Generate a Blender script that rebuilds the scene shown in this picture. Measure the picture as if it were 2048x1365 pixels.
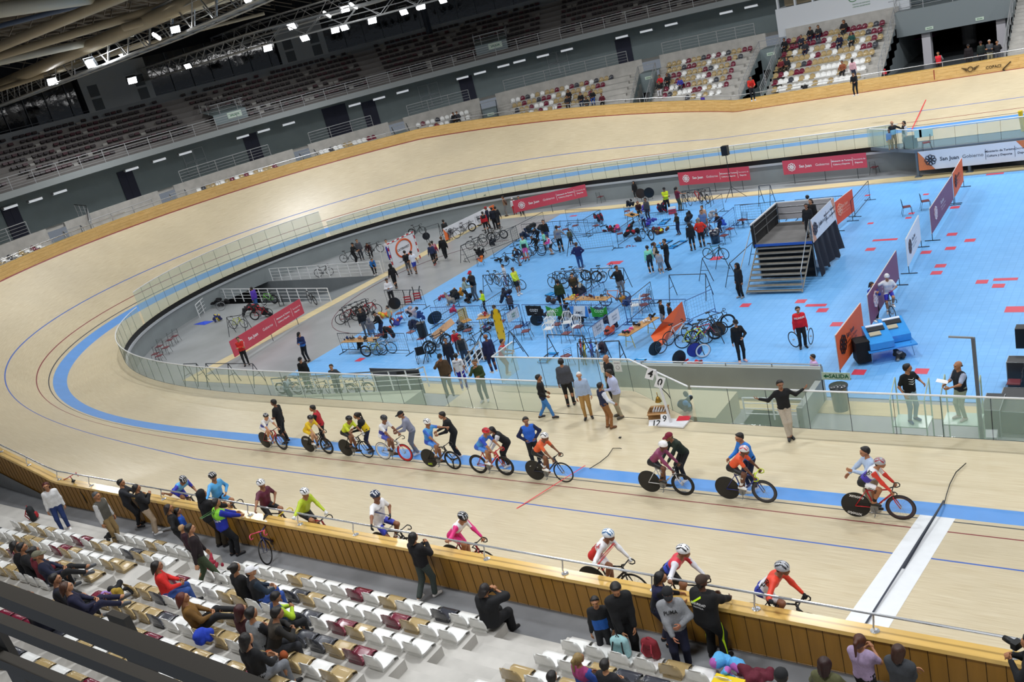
import bpy, math, random
import numpy as np
from mathutils import Vector, Matrix
from mathutils.bvhtree import BVHTree
for o in list(bpy.data.objects): bpy.data.objects.remove(o)
SC=bpy.context.scene; COL=SC.collection
R=random.Random(7)
# ---------------------------------------------------------------- camera
CAM=np.array([14.69878516,-19.30772988,12.94974554]); YAW,PIT,ROL=.68198739,.33113961,-.25320336; FPX=1830.38943
f_=np.array([-math.sin(YAW)*math.cos(PIT),math.cos(YAW)*math.cos(PIT),-math.sin(PIT)])
r0=np.array([math.cos(YAW),math.sin(YAW),0]); u0=np.cross(r0,f_)
r_=math.cos(ROL)*r0+math.sin(ROL)*u0; u_=-math.sin(ROL)*r0+math.cos(ROL)*u0
cd=bpy.data.cameras.new('camera'); cam=bpy.data.objects.new('camera',cd); COL.objects.link(cam)
cam.matrix_world=Matrix([[r_[0],u_[0],-f_[0],CAM[0]],[r_[1],u_[1],-f_[1],CAM[1]],[r_[2],u_[2],-f_[2],CAM[2]],[0,0,0,1]])
cd.sensor_width=36; cd.lens=FPX*36/2048; cd.clip_end=400; cd.clip_start=.3
SC.camera=cam
# ---------------------------------------------------------------- light
SC.view_settings.view_transform='Standard'; SC.view_settings.look='None'; SC.view_settings.gamma=1; SC.view_settings.exposure=0
w=bpy.data.worlds.new('world'); SC.world=w; w.use_nodes=True
w.node_tree.nodes['Background'].inputs[0].default_value=(.6,.68,.8,1); w.node_tree.nodes['Background'].inputs[1].default_value=.25
def area(x,y,z,sx,sy,e,aim=(0,0,-1),col=(.96,.98,1),spread=150):
  l=bpy.data.lights.new('flood_or_fill_light','AREA'); l.shape='RECTANGLE'; l.size=sx; l.size_y=sy; l.energy=e; l.color=col; l.spread=math.radians(spread)
  o=bpy.data.objects.new('flood_or_fill_light',l); COL.objects.link(o); o.location=(x,y,z)
  o.rotation_euler=Vector(aim).to_track_quat('-Z','Y').to_euler(); o.visible_glossy=True
  return o
LE=1.0
for (x,y,e) in [(-46,8,1),(-34,11,1.1),(-22,11.5,1.1),(-10,11.5,1.1),(2,11.5,1.15),(14,11.5,1.15),(26,11.5,1),
        (-46,36,.9),(-34,34,1),(-22,34,1),(-10,34,1),(2,34,1),(14,34,1),(26,34,.8),(-52,22,.9)]:
  area(x,y,16.6,2.4,.8,900*e*LE,spread=168)
for x in (-12,2,16): area(x,-7.5,16.5,2.4,.8,540*LE,aim=(0,.05,-1),spread=140)  # fill added over the near stand, for lamps assumed above it
for x in (-4,10): area(x,-14.5,17,2.4,.8,380*LE,aim=(0,.35,-1),spread=120)  # unseen fill added from the camera side to lift the near fence
for x,e in ((-24,.8),(-8,1),(6,1.25),(20,1.3)): area(x,46,16.6,2.4,.8,1250*e*LE,aim=(0,.05,-1),spread=160)  # extra lights added to brighten the far straight
area(22,24,16.6,2.4,.8,1000*LE,spread=165)
for x in (-30,-12,4,20): area(x,-2.,15.8,2.,.8,230*LE,aim=(0,-.25,-1),spread=140)
# ---------------------------------------------------------------- helpers
def at(u,v,z):
  d=f_+r_*(u-1024)/FPX-u_*(v-682.5)/FPX
  return CAM+d*(z-CAM[2])/d[2]
def proj(P):
  d=np.asarray(P,float)-CAM; z=d@f_; return 1024+FPX*(d@r_)/z,682.5-FPX*(d@u_)/z
AS=.2318276
def at_track(u,v):
  d=f_+r_*(u-1024)/FPX-u_*(v-682.5)/FPX; t=math.tan(AS)   # plane z=-y*t
  k=-(CAM[2]+CAM[1]*t)/(d[2]+d[1]*t); P=CAM+d*k
  if P[1]>0: P=at(u,v,-.05)
  return P
def zt(y): return -y*math.tan(AS) if y<0 else -.02*min(1,y)-.06*min(1,y/3.9)
MATS={}
def srgb(c):
  if isinstance(c,str): c=tuple(int(c[i:i+2],16)/255 for i in (0,2,4))
  return tuple((x/12.92 if x<.04045 else ((x+.055)/1.055)**2.4) for x in c)
def mat(name,c,rough=.6,metal=0,noise=0,scale=8,coat=0,spec=.5,bump=0,emit=0,alpha=1,c2=None,stretch=(1,1,1)):
  if name in MATS: return MATS[name]
  m=bpy.data.materials.new(name); m.use_nodes=True; nt=m.node_tree; b=nt.nodes['Principled BSDF']; c=srgb(c)
  b.inputs['Base Color'].default_value=(*c,1); b.inputs['Roughness'].default_value=rough; b.inputs['Metallic'].default_value=metal
  b.inputs['Coat Weight'].default_value=coat; b.inputs['Coat Roughness'].default_value=.15; b.inputs['Specular IOR Level'].default_value=spec
  if emit: b.inputs['Emission Color'].default_value=(*c,1); b.inputs['Emission Strength'].default_value=emit
  if alpha<1: b.inputs['Alpha'].default_value=alpha
  if noise or bump:
    tc=nt.nodes.new('ShaderNodeTexCoord'); mp=nt.nodes.new('ShaderNodeMapping'); nz=nt.nodes.new('ShaderNodeTexNoise')
    mp.inputs['Scale'].default_value=stretch; nz.inputs['Scale'].default_value=scale; nz.inputs['Detail'].default_value=4
    nt.links.new(tc.outputs['Object'],mp.inputs[0]); nt.links.new(mp.outputs[0],nz.inputs['Vector'])
    if noise:
      mx=nt.nodes.new('ShaderNodeMix'); mx.data_type='RGBA'
      d=srgb(c2) if c2 else tuple(x*(1-noise) for x in c); l=tuple(min(1,x*(1+noise*.6)) for x in c)
      mx.inputs[6].default_value=(*d,1); mx.inputs[7].default_value=(*(c if c2 else l),1)
      cr=nt.nodes.new('ShaderNodeMapRange'); cr.inputs[1].default_value=.3; cr.inputs[2].default_value=.7
      nt.links.new(nz.outputs['Fac'],cr.inputs[0]); nt.links.new(cr.outputs[0],mx.inputs[0]); nt.links.new(mx.outputs[2],b.inputs['Base Color'])
    if bump:
      bp=nt.nodes.new('ShaderNodeBump'); bp.inputs['Strength'].default_value=bump; bp.inputs['Distance'].default_value=.02
      nt.links.new(nz.outputs['Fac'],bp.inputs['Height']); nt.links.new(bp.outputs[0],b.inputs['Normal'])
  MATS[name]=m; return m
def cm(c,kind='cloth'):      # a plain colour material of one of a few finishes
  if isinstance(c,bpy.types.Material): return c
  n=kind+'_'+c
  if kind=='cloth': return mat(n,c,.85,noise=.12,scale=30,bump=.15)
  if kind=='gloss': return mat(n,c,.25,coat=.4)
  if kind=='metal': return mat(n,c,.35,metal=.7)
  if kind=='paint': return mat(n,c,.45)
  if kind=='skin': return mat(n,c,.55,noise=.06,scale=14)
  if kind=='hair': return mat(n,c,.5,noise=.3,scale=60,stretch=(1,1,.2),bump=.3)
  if kind=='lycra': return mat(n,c,.5,noise=.06,scale=20)
  if kind=='plastic': return mat(n,c,.22,coat=.5,noise=.05,scale=6)
  return mat(n,c)
class MB:
  def __init__(s): s.v=[];s.f=[];s.m=[];s.mi=0;s.smooth=False;s.sm=[]
  def add(s,vs,fs,M=None):
    o=len(s.v); s.v+= [tuple(M@Vector(v)) for v in vs] if M is not None else [tuple(v) for v in vs]
    for f in fs: s.f.append([i+o for i in f]); s.m.append(s.mi); s.sm.append(s.smooth)
    return s
  def box(s,c,d,M=None,rz=0,taper=1):
    x,y,z=[k/2 for k in d]; P=[]
    for Z in (-1,1):
      t=taper if Z>0 else 1
      for X,Y in ((-1,-1),(1,-1),(1,1),(-1,1)):
        a,b=X*x*t,Y*y*t
        if rz: a,b=a*math.cos(rz)-b*math.sin(rz),a*math.sin(rz)+b*math.cos(rz)
        P.append((c[0]+a,c[1]+b,c[2]+Z*z))
    return s.add(P,[[3,2,1,0],[4,5,6,7],[0,1,5,4],[1,2,6,5],[2,3,7,6],[3,0,4,7]],M)
  def tube(s,pts,r,n=6,M=None,cap=True,closed=False):
    pts=[Vector(p) for p in pts]; L=len(pts); rr=r if isinstance(r,(list,tuple)) else [r]*L; P=[];F=[]
    up=None
    for i,p in enumerate(pts):
      a=pts[i-1] if (i>0 or closed) else p; b=pts[(i+1)%L] if (i<L-1 or closed) else p
      t=(b-a); t=t.normalized() if t.length>1e-9 else Vector((0,0,1))
      if up is None:
        up=Vector((0,0,1)) if abs(t.z)<.9 else Vector((1,0,0))
      x=up.cross(t)
      if x.length<1e-4: x=Vector((1,0,0)).cross(t)
      x.normalize(); y=t.cross(x).normalized(); up=y
      for k in range(n):
        q=2*math.pi*(k+.5)/n; P.append(p+x*math.cos(q)*rr[i]+y*math.sin(q)*rr[i])
    for i in range(L if closed else L-1):
      j=(i+1)%L
      for k in range(n): F.append([i*n+k,i*n+(k+1)%n,j*n+(k+1)%n,j*n+k])
    if cap and not closed: F.append(list(range(n))[::-1]); F.append([(L-1)*n+k for k in range(n)])
    return s.add(P,F,M)
  def strip(s,A,B,flip=False,closed=False):
    n=len(A); o=len(s.v); s.v+=[tuple(a) for a in A]+[tuple(b) for b in B]
    for i in range(n if closed else n-1):
      j=(i+1)%n; f=[o+i,o+j,o+n+j,o+n+i]; s.f.append(f[::-1] if flip else f); s.m.append(s.mi); s.sm.append(s.smooth)
    return s
  def lathe(s,prof,n=16,M=None,cap=True):   # prof: (r,z)
    P=[];F=[]
    for r,z in prof:
      for k in range(n): q=2*math.pi*k/n; P.append((r*math.cos(q),r*math.sin(q),z))
    for i in range(len(prof)-1):
      for k in range(n): F.append([i*n+k,i*n+(k+1)%n,(i+1)*n+(k+1)%n,(i+1)*n+k])
    if cap: F.append(list(range(n))[::-1]); F.append([(len(prof)-1)*n+k for k in range(n)])
    return s.add(P,F,M)
  def mesh(s,name,mats):
    me=bpy.data.meshes.new(name); me.from_pydata(s.v,[],s.f)
    if not isinstance(mats,(list,tuple)): mats=[mats]
    for m in mats: me.materials.append(m)
    me.polygons.foreach_set('material_index',s.m); me.polygons.foreach_set('use_smooth',s.sm); me.update(); return me
  def build(s,name,mats,parent=None,loc=None,rz=0,kind=None):
    return ob(name,s.mesh(name,mats),parent,loc,rz,kind)
def ob(name,me,parent=None,loc=None,rz=0,kind=None):
  o=bpy.data.objects.new(name,me); COL.objects.link(o)
  if parent is not None: o.parent=parent
  if loc is not None: o.location=loc
  if rz: o.rotation_euler=(0,0,rz)
  if kind: o['kind']=kind
  return o
def empty(name,loc=(0,0,0),rz=0): return ob(name,None,None,loc,rz)
def tag(o,label,cat=None,group=None):
  o['label']=' '.join(label.split()[:16])
  if cat: o['category']=cat
  if group: o['group']=group
  return o
def dup(o,parent=None):
  c=o.copy(); COL.objects.link(c); c.parent=parent
  for k in ('label','group'):
    if parent is None and k in c: pass
  for ch in o.children: dup(ch,c)
  return c
def setmat(o,i,m): o.material_slots[i].link='OBJECT'; o.material_slots[i].material=m
TXT={}
def text_mesh(s,size,bold=False,align='CENTER'):
  key=(s,round(size,4),bold,align)
  if key in TXT: return TXT[key]
  c=bpy.data.curves.new('t','FONT'); c.body=s; c.size=size; c.align_x=align; c.align_y='CENTER'; c.resolution_u=2
  if bold: c.offset=size*.022
  o=bpy.data.objects.new('t',c); COL.objects.link(o); dg=bpy.context.evaluated_depsgraph_get()
  me=bpy.data.meshes.new_from_object(o.evaluated_get(dg)); bpy.data.objects.remove(o); bpy.data.curves.remove(c)
  r=(np.array([v.co[:] for v in me.vertices]).reshape(-1,3),[list(p.vertices) for p in me.polygons]); bpy.data.meshes.remove(me); TXT[key]=r; return r
def frame(o,x,n):  # matrix with local x, normal n (z) at origin o
  x=Vector(x).normalized(); n=Vector(n).normalized(); y=n.cross(x).normalized(); x=y.cross(n)
  return Matrix(((x[0],y[0],n[0],o[0]),(x[1],y[1],n[1],o[1]),(x[2],y[2],n[2],o[2]),(0,0,0,1)))
def write(mb,s,size,M,bold=False,align='CENTER'):
  v,f=text_mesh(s,size,bold,align); mb.add([tuple(a) for a in v],f,M)
# ---------------------------------------------------------------- track geometry
AT,SL,TL,TR,XF,WB,BB,WT,KE=.70616981,30.21019608,24.74382821,21.27854592,9.9946088,.72942848,.58843032,7.22786652,.88210052
CY=22.463
def centre():
  C=math.pi*TR-TL; L=SL+2*TL+C; n=300; s=(np.arange(n)+.5)*L/n; d=L/n; k=np.zeros(n); a=SL/2
  m=(s>a)&(s<a+TL); k[m]=(s[m]-a)/TL/TR
  m=(s>=a+TL)&(s<=a+TL+C); k[m]=1/TR
  m=(s>a+TL+C)&(s<a+2*TL+C); k[m]=(a+2*TL+C-s[m])/TL/TR
  th=np.cumsum(k)*d-k*d/2; hx=-np.cos(th); hy=np.sin(th)
  x=np.cumsum(hx)*d; y=np.cumsum(hy)*d; return x,y,-hy,hx,k*TR,s
cx,cy,nx,ny,ck,cs=centre()
CY=float(cy[-1])/2
# full closed loop: left half then mirrored right half
X=np.concatenate([cx,-cx[::-1]]); Y=np.concatenate([cy,cy[::-1]]); NX=np.concatenate([nx,-nx[::-1]]); NY=np.concatenate([ny,ny[::-1]]); K=np.concatenate([ck,ck[::-1]])
AL=AS+(AT-AS)*K**KE
def ring(s,dz=0,lean=0,h=0):
  if s>=0: o=s*np.cos(AL); z=s*np.sin(AL)
  elif s>=-WB: b=AL*BB; o=s*np.cos(b); z=s*np.sin(b)
  else:
    b=AL*BB; o0=-WB*np.cos(b); z0=-WB*np.sin(b); t=(s+WB)/(-3.95+WB); o=o0*(1-t)+(-3.95)*t; z=z0*(1-t)+(-.1)*t
  return np.stack([X+NX*(o+lean),Y+NY*(o+lean),z+dz+h],-1)
NB=len(X)
def track_uv_mesh(name,brk,mats,idx,dz=0):
  mb=MB(); mb.smooth=True
  rs=[ring(s,dz) for s in brk]
  for i in range(len(brk)-1):
    mb.mi=idx[i]; mb.strip(rs[i],rs[i+1],flip=True,closed=True)
  o=mb.build(name,mats,kind='structure'); me=o.data; uv=me.uv_layers.new(name='UVMap')
  d=np.hypot(np.diff(np.append(X,X[0])),np.diff(np.append(Y,Y[0]))); arc=np.concatenate([[0],np.cumsum(d)])
  data=[]
  for i in range(len(brk)-1):
    for j in range(NB):
      q=[(arc[j],brk[i]),(arc[j+1],brk[i]),(arc[j+1],brk[i+1]),(arc[j],brk[i+1])]
      data+=[c for p in q[::-1] for c in p]
  uv.data.foreach_set('uv',data); return o
def wood(name,c1,c2,rough,vs,us,coat=0,spec=.5,plank=None):
  m=bpy.data.materials.new(name); m.use_nodes=True; nt=m.node_tree; b=nt.nodes['Principled BSDF']
  tc=nt.nodes.new('ShaderNodeTexCoord'); mp=nt.nodes.new('ShaderNodeMapping'); nz=nt.nodes.new('ShaderNodeTexNoise')
  mp.inputs['Scale'].default_value=(us,vs,1); nz.inputs['Scale'].default_value=1; nz.inputs['Detail'].default_value=5; nz.inputs['Roughness'].default_value=.65
  nt.links.new(tc.outputs['UV'],mp.inputs[0]); nt.links.new(mp.outputs[0],nz.inputs['Vector'])
  mr=nt.nodes.new('ShaderNodeMapRange'); mr.inputs[1].default_value=.32; mr.inputs[2].default_value=.68
  nt.links.new(nz.outputs['Fac'],mr.inputs[0])
  n2=nt.nodes.new('ShaderNodeTexNoise'); n2.inputs['Scale'].default_value=.35; n2.inputs['Detail'].default_value=3; nt.links.new(tc.outputs['UV'],n2.inputs['Vector'])
  mx=nt.nodes.new('ShaderNodeMix'); mx.data_type='RGBA'; mx.inputs[6].default_value=(*srgb(c2),1); mx.inputs[7].default_value=(*srgb(c1),1)
  nt.links.new(mr.outputs[0],mx.inputs[0]); last=mx.outputs[2]
  m2=nt.nodes.new('ShaderNodeMix'); m2.data_type='RGBA'; m2.blend_type='MULTIPLY'; m2.inputs[0].default_value=1
  r2=nt.nodes.new('ShaderNodeMapRange'); r2.inputs[1].default_value=.3; r2.inputs[2].default_value=.7; r2.inputs[3].default_value=.93; r2.inputs[4].default_value=1.04
  nt.links.new(n2.outputs['Fac'],r2.inputs[0]); nt.links.new(last,m2.inputs[6]); nt.links.new(r2.outputs[0],m2.inputs[7]); last=m2.outputs[2]
  if plank:
    br=nt.nodes.new('ShaderNodeTexBrick'); br.inputs['Scale'].default_value=1; br.inputs['Brick Width'].default_value=plank[0]; br.inputs['Row Height'].default_value=plank[1]
    br.inputs['Mortar Size'].default_value=plank[2]; br.inputs['Color1'].default_value=(1,1,1,1); br.inputs['Color2'].default_value=(.9,.88,.85,1); br.inputs['Mortar'].default_value=(.45,.38,.3,1)
    nt.links.new(tc.outputs['UV'],br.inputs['Vector'])
    m3=nt.nodes.new('ShaderNodeMix'); m3.data_type='RGBA'; m3.blend_type='MULTIPLY'; m3.inputs[0].default_value=1
    nt.links.new(last,m3.inputs[6]); nt.links.new(br.outputs[0],m3.inputs[7]); last=m3.outputs[2]
  nt.links.new(last,b.inputs['Base Color']); b.inputs['Roughness'].default_value=rough; b.inputs['Coat Weight'].default_value=coat; b.inputs['Coat Roughness'].default_value=.2; b.inputs['Specular IOR Level'].default_value=spec
  MATS[name]=m; return m
M_TR=wood('pale_track_wood','d8ccb0','c2b18f',.33,28,1.2,spec=.45)
M_SZ=wood('pale_apron_wood','dacfb2','cab997',.36,22,1.0,spec=.45)
M_BLUE=mat('blue_band_paint','5b97dc',.38,noise=.06,scale=1.5)
M_BK=mat('dark_line_paint','2c3340',.5); M_RD=mat('red_line_paint','7e1f2c',.5); M_BL=mat('blue_line_paint','3b62b4',.5); M_WH=mat('white_paint','e9ecef',.4,noise=.03,scale=4)
M_GLASS=bpy.data.materials.new('balustrade_glass'); M_GLASS.use_nodes=True
_n=M_GLASS.node_tree; _b=_n.nodes['Principled BSDF']; _b.inputs['Base Color'].default_value=(.5,.68,.60,1); _b.inputs['Roughness'].default_value=.06; _b.inputs['Alpha'].default_value=.26
M_GREY=mat('light_grey_paint','b9bec4',.5); M_WHT=mat('white_rail_paint','e8eaec',.35); M_BLACK=mat('black_rubber','0c0d0f',.5)
M_CONC=mat('concrete_grey','8d8f92',.7,noise=.16,scale=1.3,bump=.1); M_CONCL=mat('pale_concrete','bab7b1',.75,noise=.15,scale=1.6,bump=.1); M_CONCD=mat('walkway_concrete','77797c',.45,noise=.28,scale=.9)
M_WALLG=mat('grey_green_wall_paint','7f8c8e',.7,noise=.05,scale=1); M_DOOR=mat('dark_blue_door_paint','20233a',.6)
M_STEEL=mat('brushed_steel_rail','a8abad',.3,metal=.85); M_RAILG=mat('galvanised_rail','b4b6b8',.4,metal=.4)
M_WIN=mat('dark_window_glass','04070c',.05,spec=.8,noise=.2,scale=2,bump=.25)
# the track itself
track_uv_mesh('velodrome_track',[-3.95,-WB,0,.19,.25,.84,.9,2.44,2.51,4.0,5.6,7.12,WT],[M_SZ,M_BLUE,M_TR,M_BK,M_RD,M_BL],[0,1,2,3,2,4,2,5,2,2,2,4])
# outer timber boards leaning out
def outer(h,off): 
  r=ring(WT); r=r.copy(); r[:,0]+=NX*off; r[:,1]+=NY*off; r[:,2]+=h; return r
M_BOARD=wood('knotty_pine_boards','e6c485','cfa35e',.5,14,1.5,plank=(3.2,.24,.006))
M_CAP=mat('varnished_plywood_cap','d4ae62',.25,noise=.12,scale=3,coat=.5,stretch=(.3,1,1))
M_PANEL=mat('varnished_plywood_panel','b07f2e',.4,noise=.14,scale=2,coat=.2,stretch=(3,3,.4))
def loop_uv(name,rows,mats,idx,flip=False):
  mb=MB(); mb.smooth=False
  for i in range(len(rows)-1): mb.mi=idx[i]; mb.strip(rows[i],rows[i+1],flip=flip,closed=True)
  o=mb.build(name,mats,kind='structure'); uv=o.data.uv_layers.new(name='UVMap'); d=np.hypot(np.diff(np.append(X,X[0])),np.diff(np.append(Y,Y[0]))); arc=np.concatenate([[0],np.cumsum(d)])*1.25
  data=[];h=0
  for i in range(len(rows)-1):
    dh=float(np.linalg.norm(rows[i][0]-rows[i+1][0]))
    for j in range(NB):
      q=[(arc[j],h),(arc[j+1],h),(arc[j+1],h+dh),(arc[j],h+dh)]
      if flip: q=q[::-1]
      data+=[c for p in q for c in p]
    h+=dh
  uv.data.foreach_set('uv',data); return o
loop_uv('trim_1',[outer(0,.0),outer(.82,.04),outer(.87,.04),outer(.87,.32),outer(.81,.34),outer(.81,.30),outer(-.2,.27)],[M_BOARD,M_CAP,M_PANEL],[0,1,1,1,1,2],flip=True)
# seams of the back panels and outer skirt under the boards
mb=MB()
per=[0];d=np.hypot(np.diff(np.append(X,X[0])),np.diff(np.append(Y,Y[0])));arc=np.concatenate([[0],np.cumsum(d)])
A_=outer(.79,.305); B_=outer(-.12,.275)
def sample(P,a):
  j=int(np.searchsorted(arc,a))-1; j=max(0,min(NB-1,j)); t=(a-arc[j])/(arc[j+1]-arc[j]); return P[j]*(1-t)+P[(j+1)%NB]*t
for a in np.arange(0.1,arc[-1],.27):
  if a<60 or a>arc[-1]-20: mb.tube([sample(A_,a),sample(B_,a)],.006,3)
mb.build('trim_2',[mat('panel_seam','3a2609',.8)],kind='structure')
mb=MB(); mb.strip(outer(-.12,.31),outer(-3,.31)-np.array([0,0,1.5]),flip=True,closed=True); mb.build('wall_track_back',M_CONC,kind='structure')
# inner wall below the glass : black strip, pale lip, grey wall down to the infield
g0=ring(-3.95); 
def inner(off,z): return np.stack([X+NX*(-3.95-off),Y+NY*(-3.95-off),np.full(NB,z)],-1)
mb=MB(); mb.mi=0; mb.strip(inner(0,-.1),inner(0.03,-.1),closed=True,flip=False); mb.strip(inner(.03,-.1),inner(.03,-.42),closed=True)
mb.mi=1; mb.strip(inner(.03,-.42),inner(.14,-.42),closed=True); mb.strip(inner(.14,-.42),inner(.14,-.56),closed=True); mb.strip(inner(.14,-.56),inner(.02,-.56),closed=True)
mb.mi=2; mb.strip(inner(.02,-.56),inner(.02,-1.82),closed=True)
for f in mb.f: f.reverse()
wi=mb.build('wall_infield',[M_BLACK,M_GREY,mat('infield_wall_paint','8e9698',.6,noise=.08,scale=.8)],kind='structure')
# ---------------------------------------------------------------- markings on the track
ca,sa=math.cos(AS),math.sin(AS)
def tp(x,s,dz=0): return (x,-s*ca-dz*0,s*sa+dz) if s>0 else (x,-s,zt(-s)+dz)
def patch(name,pts,m,label,cat):
  mb=MB(); mb.add(pts,[list(range(len(pts)))[::-1]]); o=mb.build(name,m); return o
mb=MB(); mb.mi=0
mb.add([tp(XF-.38,.0,.004),tp(XF+.38,.0,.004),tp(XF+.38,7.15,.004),tp(XF-.38,7.15,.004)],[[3,2,1,0]])
mb.mi=1; mb.add([tp(XF-.02,-.75,.007),tp(XF+.02,-.75,.007),tp(XF+.02,7.15,.007),tp(XF-.02,7.15,.007)],[[3,2,1,0]])
mb.add([tp(XF-.025,-.75,.009),tp(XF+.025,-.75,.009),tp(XF+.035,3.2,.009),tp(XF-.02,3.2,.009)],[[3,2,1,0]])
mb.build('trim_3',[M_WH,M_BK],kind='structure')
mb=MB()
mb.add([tp(-.02,-.7,.006),tp(.02,-.7,.006),tp(.02,2.9,.006),tp(-.02,2.9,.006)],[[3,2,1,0]])
YB=2*CY
mb.add([(-.03,YB-.7,zt(.7)+.006),(.03,YB-.7,zt(.7)+.006),(.03,YB+4.2*ca,4.2*sa+.006),(-.03,YB+4.2*ca,4.2*sa+.006)],[[0,1,2,3]])
mb.build('trim_4',[mat('bright_red_line','e0283a',.5)],kind='structure')
tag(MB().tube([at_track(1888,1010),at_track(1893,990),at_track(1900,968),at_track(1912,945),at_track(1932,927)],.012,4).build('timing_cable',M_BLACK),'thin black cable running from the finish line over the apron','cable')
tag(MB().tube([at_track(1179,938),at_track(1200,925),at_track(1216,912),at_track(1226,897),at_track(1240,897),at_track(1243,898)],.012,4).build('timing_cable',M_BLACK),'thin black cable curling on the apron at the red pursuit line','cable')
# ---------------------------------------------------------------- infield floor
FZ=-1.8
g=inner(.02,FZ)
# floor with the ramp slot cut out: fan of quads around the slot
mb=MB(); hole=[(-46.5,20.6),(-32,20.6),(-32,25.5),(-46.5,25.5)]
def poly(mb,pts,z=FZ): mb.add([(a,b,z) for a,b in pts],[list(range(len(pts)))])
poly(mb,[(x,y) for x,y in [(-32,3.4),(34,3.4),(50,14),(50,31),(34,41.5),(-32,41.5)]])
poly(mb,[(-32,3.4),(-32,20.6),(-49,20.6),(-44,9)]); poly(mb,[(-32,25.5),(-32,41.5),(-44,36),(-49,25.5)])
mb.build('floor',[mat('polished_grey_concrete','9b9ea0',.35,noise=.2,scale=.35)],kind='structure')
mb=MB(); mb.add([(-32,20.6,FZ),(-32,25.5,FZ),(-49,25.5,-5),(-49,20.6,-5)],[[0,1,2,3]]); mb.add([(-32,20.6,FZ),(-49,20.6,FZ),(-49,20.6,-5)],[[0,1,2]]); mb.add([(-32,25.5,FZ),(-49,25.5,FZ),(-49,25.5,-5)],[[2,1,0]]); mb.add([(-47,20.6,-5),(-47,25.5,-5),(-47,25.5,-.6),(-47,20.6,-.6)],[[0,1,2,3]])
mb.build('trim_5',[mat('ramp_concrete','80868a',.6,noise=.1,scale=1)],kind='structure')
# tunnel mouth shading blocks (dark opening in the inner wall at the end of the ramp)
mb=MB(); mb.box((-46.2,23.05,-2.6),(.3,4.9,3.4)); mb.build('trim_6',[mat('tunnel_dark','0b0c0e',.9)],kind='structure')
# wooden margins + blue court
def slab(name,x0,y0,x1,y1,z,m,kind='structure'): 
  mb=MB(); mb.box(((x0+x1)/2,(y0+y1)/2,z/2+FZ/2),(x1-x0,y1-y0,z-FZ)); return mb.build(name,m,kind=kind)
M_YW=mat('pale_court_wood','dac89a',.45,noise=.12,scale=2,stretch=(.3,3,1))
def rectring(name,x0,y0,x1,y1,w,z,m):
  mb=MB()
  for a in ((x0,y0,x1,y0+w),(x0,y1-w,x1,y1),(x0,y0+w,x0+w,y1-w),(x1-w,y0+w,x1,y1-w)):
    mb.box(((a[0]+a[2])/2,(a[1]+a[3])/2,(z+FZ)/2),(a[2]-a[0],a[3]-a[1],z-FZ))
  return mb.build(name,m,kind='structure')
rectring('trim_7',-32,8.1,34,39.2,.95,FZ+.012,M_YW)
mbf=MB()
for x0,x1 in ((-31,-30),):
  pass
# blue modular tiles
mt=bpy.data.materials.new('blue_court_tiles'); mt.use_nodes=True; nt=mt.node_tree; b=nt.nodes['Principled BSDF']; tc=nt.nodes.new('ShaderNodeTexCoord')
br=nt.nodes.new('ShaderNodeTexBrick'); br.offset=0; br.inputs['Scale'].default_value=1; br.inputs['Brick Width'].default_value=.3; br.inputs['Row Height'].default_value=.3; br.inputs['Mortar Size'].default_value=.006
br.inputs['Color1'].default_value=(*srgb('6fb2ee'),1); br.inputs['Color2'].default_value=(*srgb('76b8f2'),1); br.inputs['Mortar'].default_value=(*srgb('5a9cdc'),1)
nz=nt.nodes.new('ShaderNodeTexNoise'); nz.inputs['Scale'].default_value=.4; nz.inputs['Detail'].default_value=4
mr=nt.nodes.new('ShaderNodeMapRange'); mr.inputs[3].default_value=.82; mr.inputs[4].default_value=1.12
mm=nt.nodes.new('ShaderNodeMix'); mm.data_type='RGBA'; mm.blend_type='MULTIPLY'; mm.inputs[0].default_value=1
nt.links.new(tc.outputs['Object'],br.inputs['Vector']); nt.links.new(tc.outputs['Object'],nz.inputs['Vector']); nt.links.new(nz.outputs['Fac'],mr.inputs[0]); nt.links.new(br.outputs[0],mm.inputs[6]); nt.links.new(mr.outputs[0],mm.inputs[7]); nt.links.new(mm.outputs[2],b.inputs['Base Color']); b.inputs['Roughness'].default_value=.42
slab('sports_court',-24,9.3,34,37.9,FZ+.025,mt)
CZ=FZ+.025
mrd=mat('red_court_tile','d2455a',.45)
rt=[(1315,0,0,0)]
RT=[]
def redtile(u,v,w=.6,h=.3):
  P=at(u,v,CZ); RT.append((P[0],P[1],w,h))
for (u,v) in [(1823,427),(1741,447),(1852,389),(1817,436),(1735,391)]: redtile(u,v,.3,.3)
redtile(1770,480,1.2,.3)
for (u,v) in [(1741,499),(1904,469),(1940,481),(1901,497),(1852,505),(1881,532),(1873,546),(1964,564),(1997,572),(1602,603),(1645,621),(1673,649),(1491,611),(1718,745),(1843,743),(720,720),(1910,415),(1887,386)]: redtile(u,v,.45,.45)
for (u,v) in [(2011,559),(1632,611)]: redtile(u,v,.9,.3)
redtile(2037,619,.9,.6); redtile(1230,526,.9,.6); redtile(1990,348,.9,.3); redtile(1433,517,.6,.6); redtile(1147,432,.6,.3); redtile(1050,516,.5,.5)
mb=MB()
for x,y,w_,h_ in RT: mb.add([(x-w_/2,y-h_/2,CZ+.004),(x+w_/2,y-h_/2,CZ+.004),(x+w_/2,y+h_/2,CZ+.004),(x-w_/2,y+h_/2,CZ+.004)],[[0,1,2,3]])
mb.build('trim_8',mrd,kind='structure')
# court lines curve (handball arc)
mb=MB(); 
pts=[(-24.5-6*math.cos(a)*1.0,23.5+8.5*math.sin(a),FZ+.006) for a in np.linspace(-1.5,1.5,24)]
mb.tube(pts,.02,4); mb.build('trim_9',mat('dark_arc_line','6b3b44',.6),kind='structure')
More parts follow.
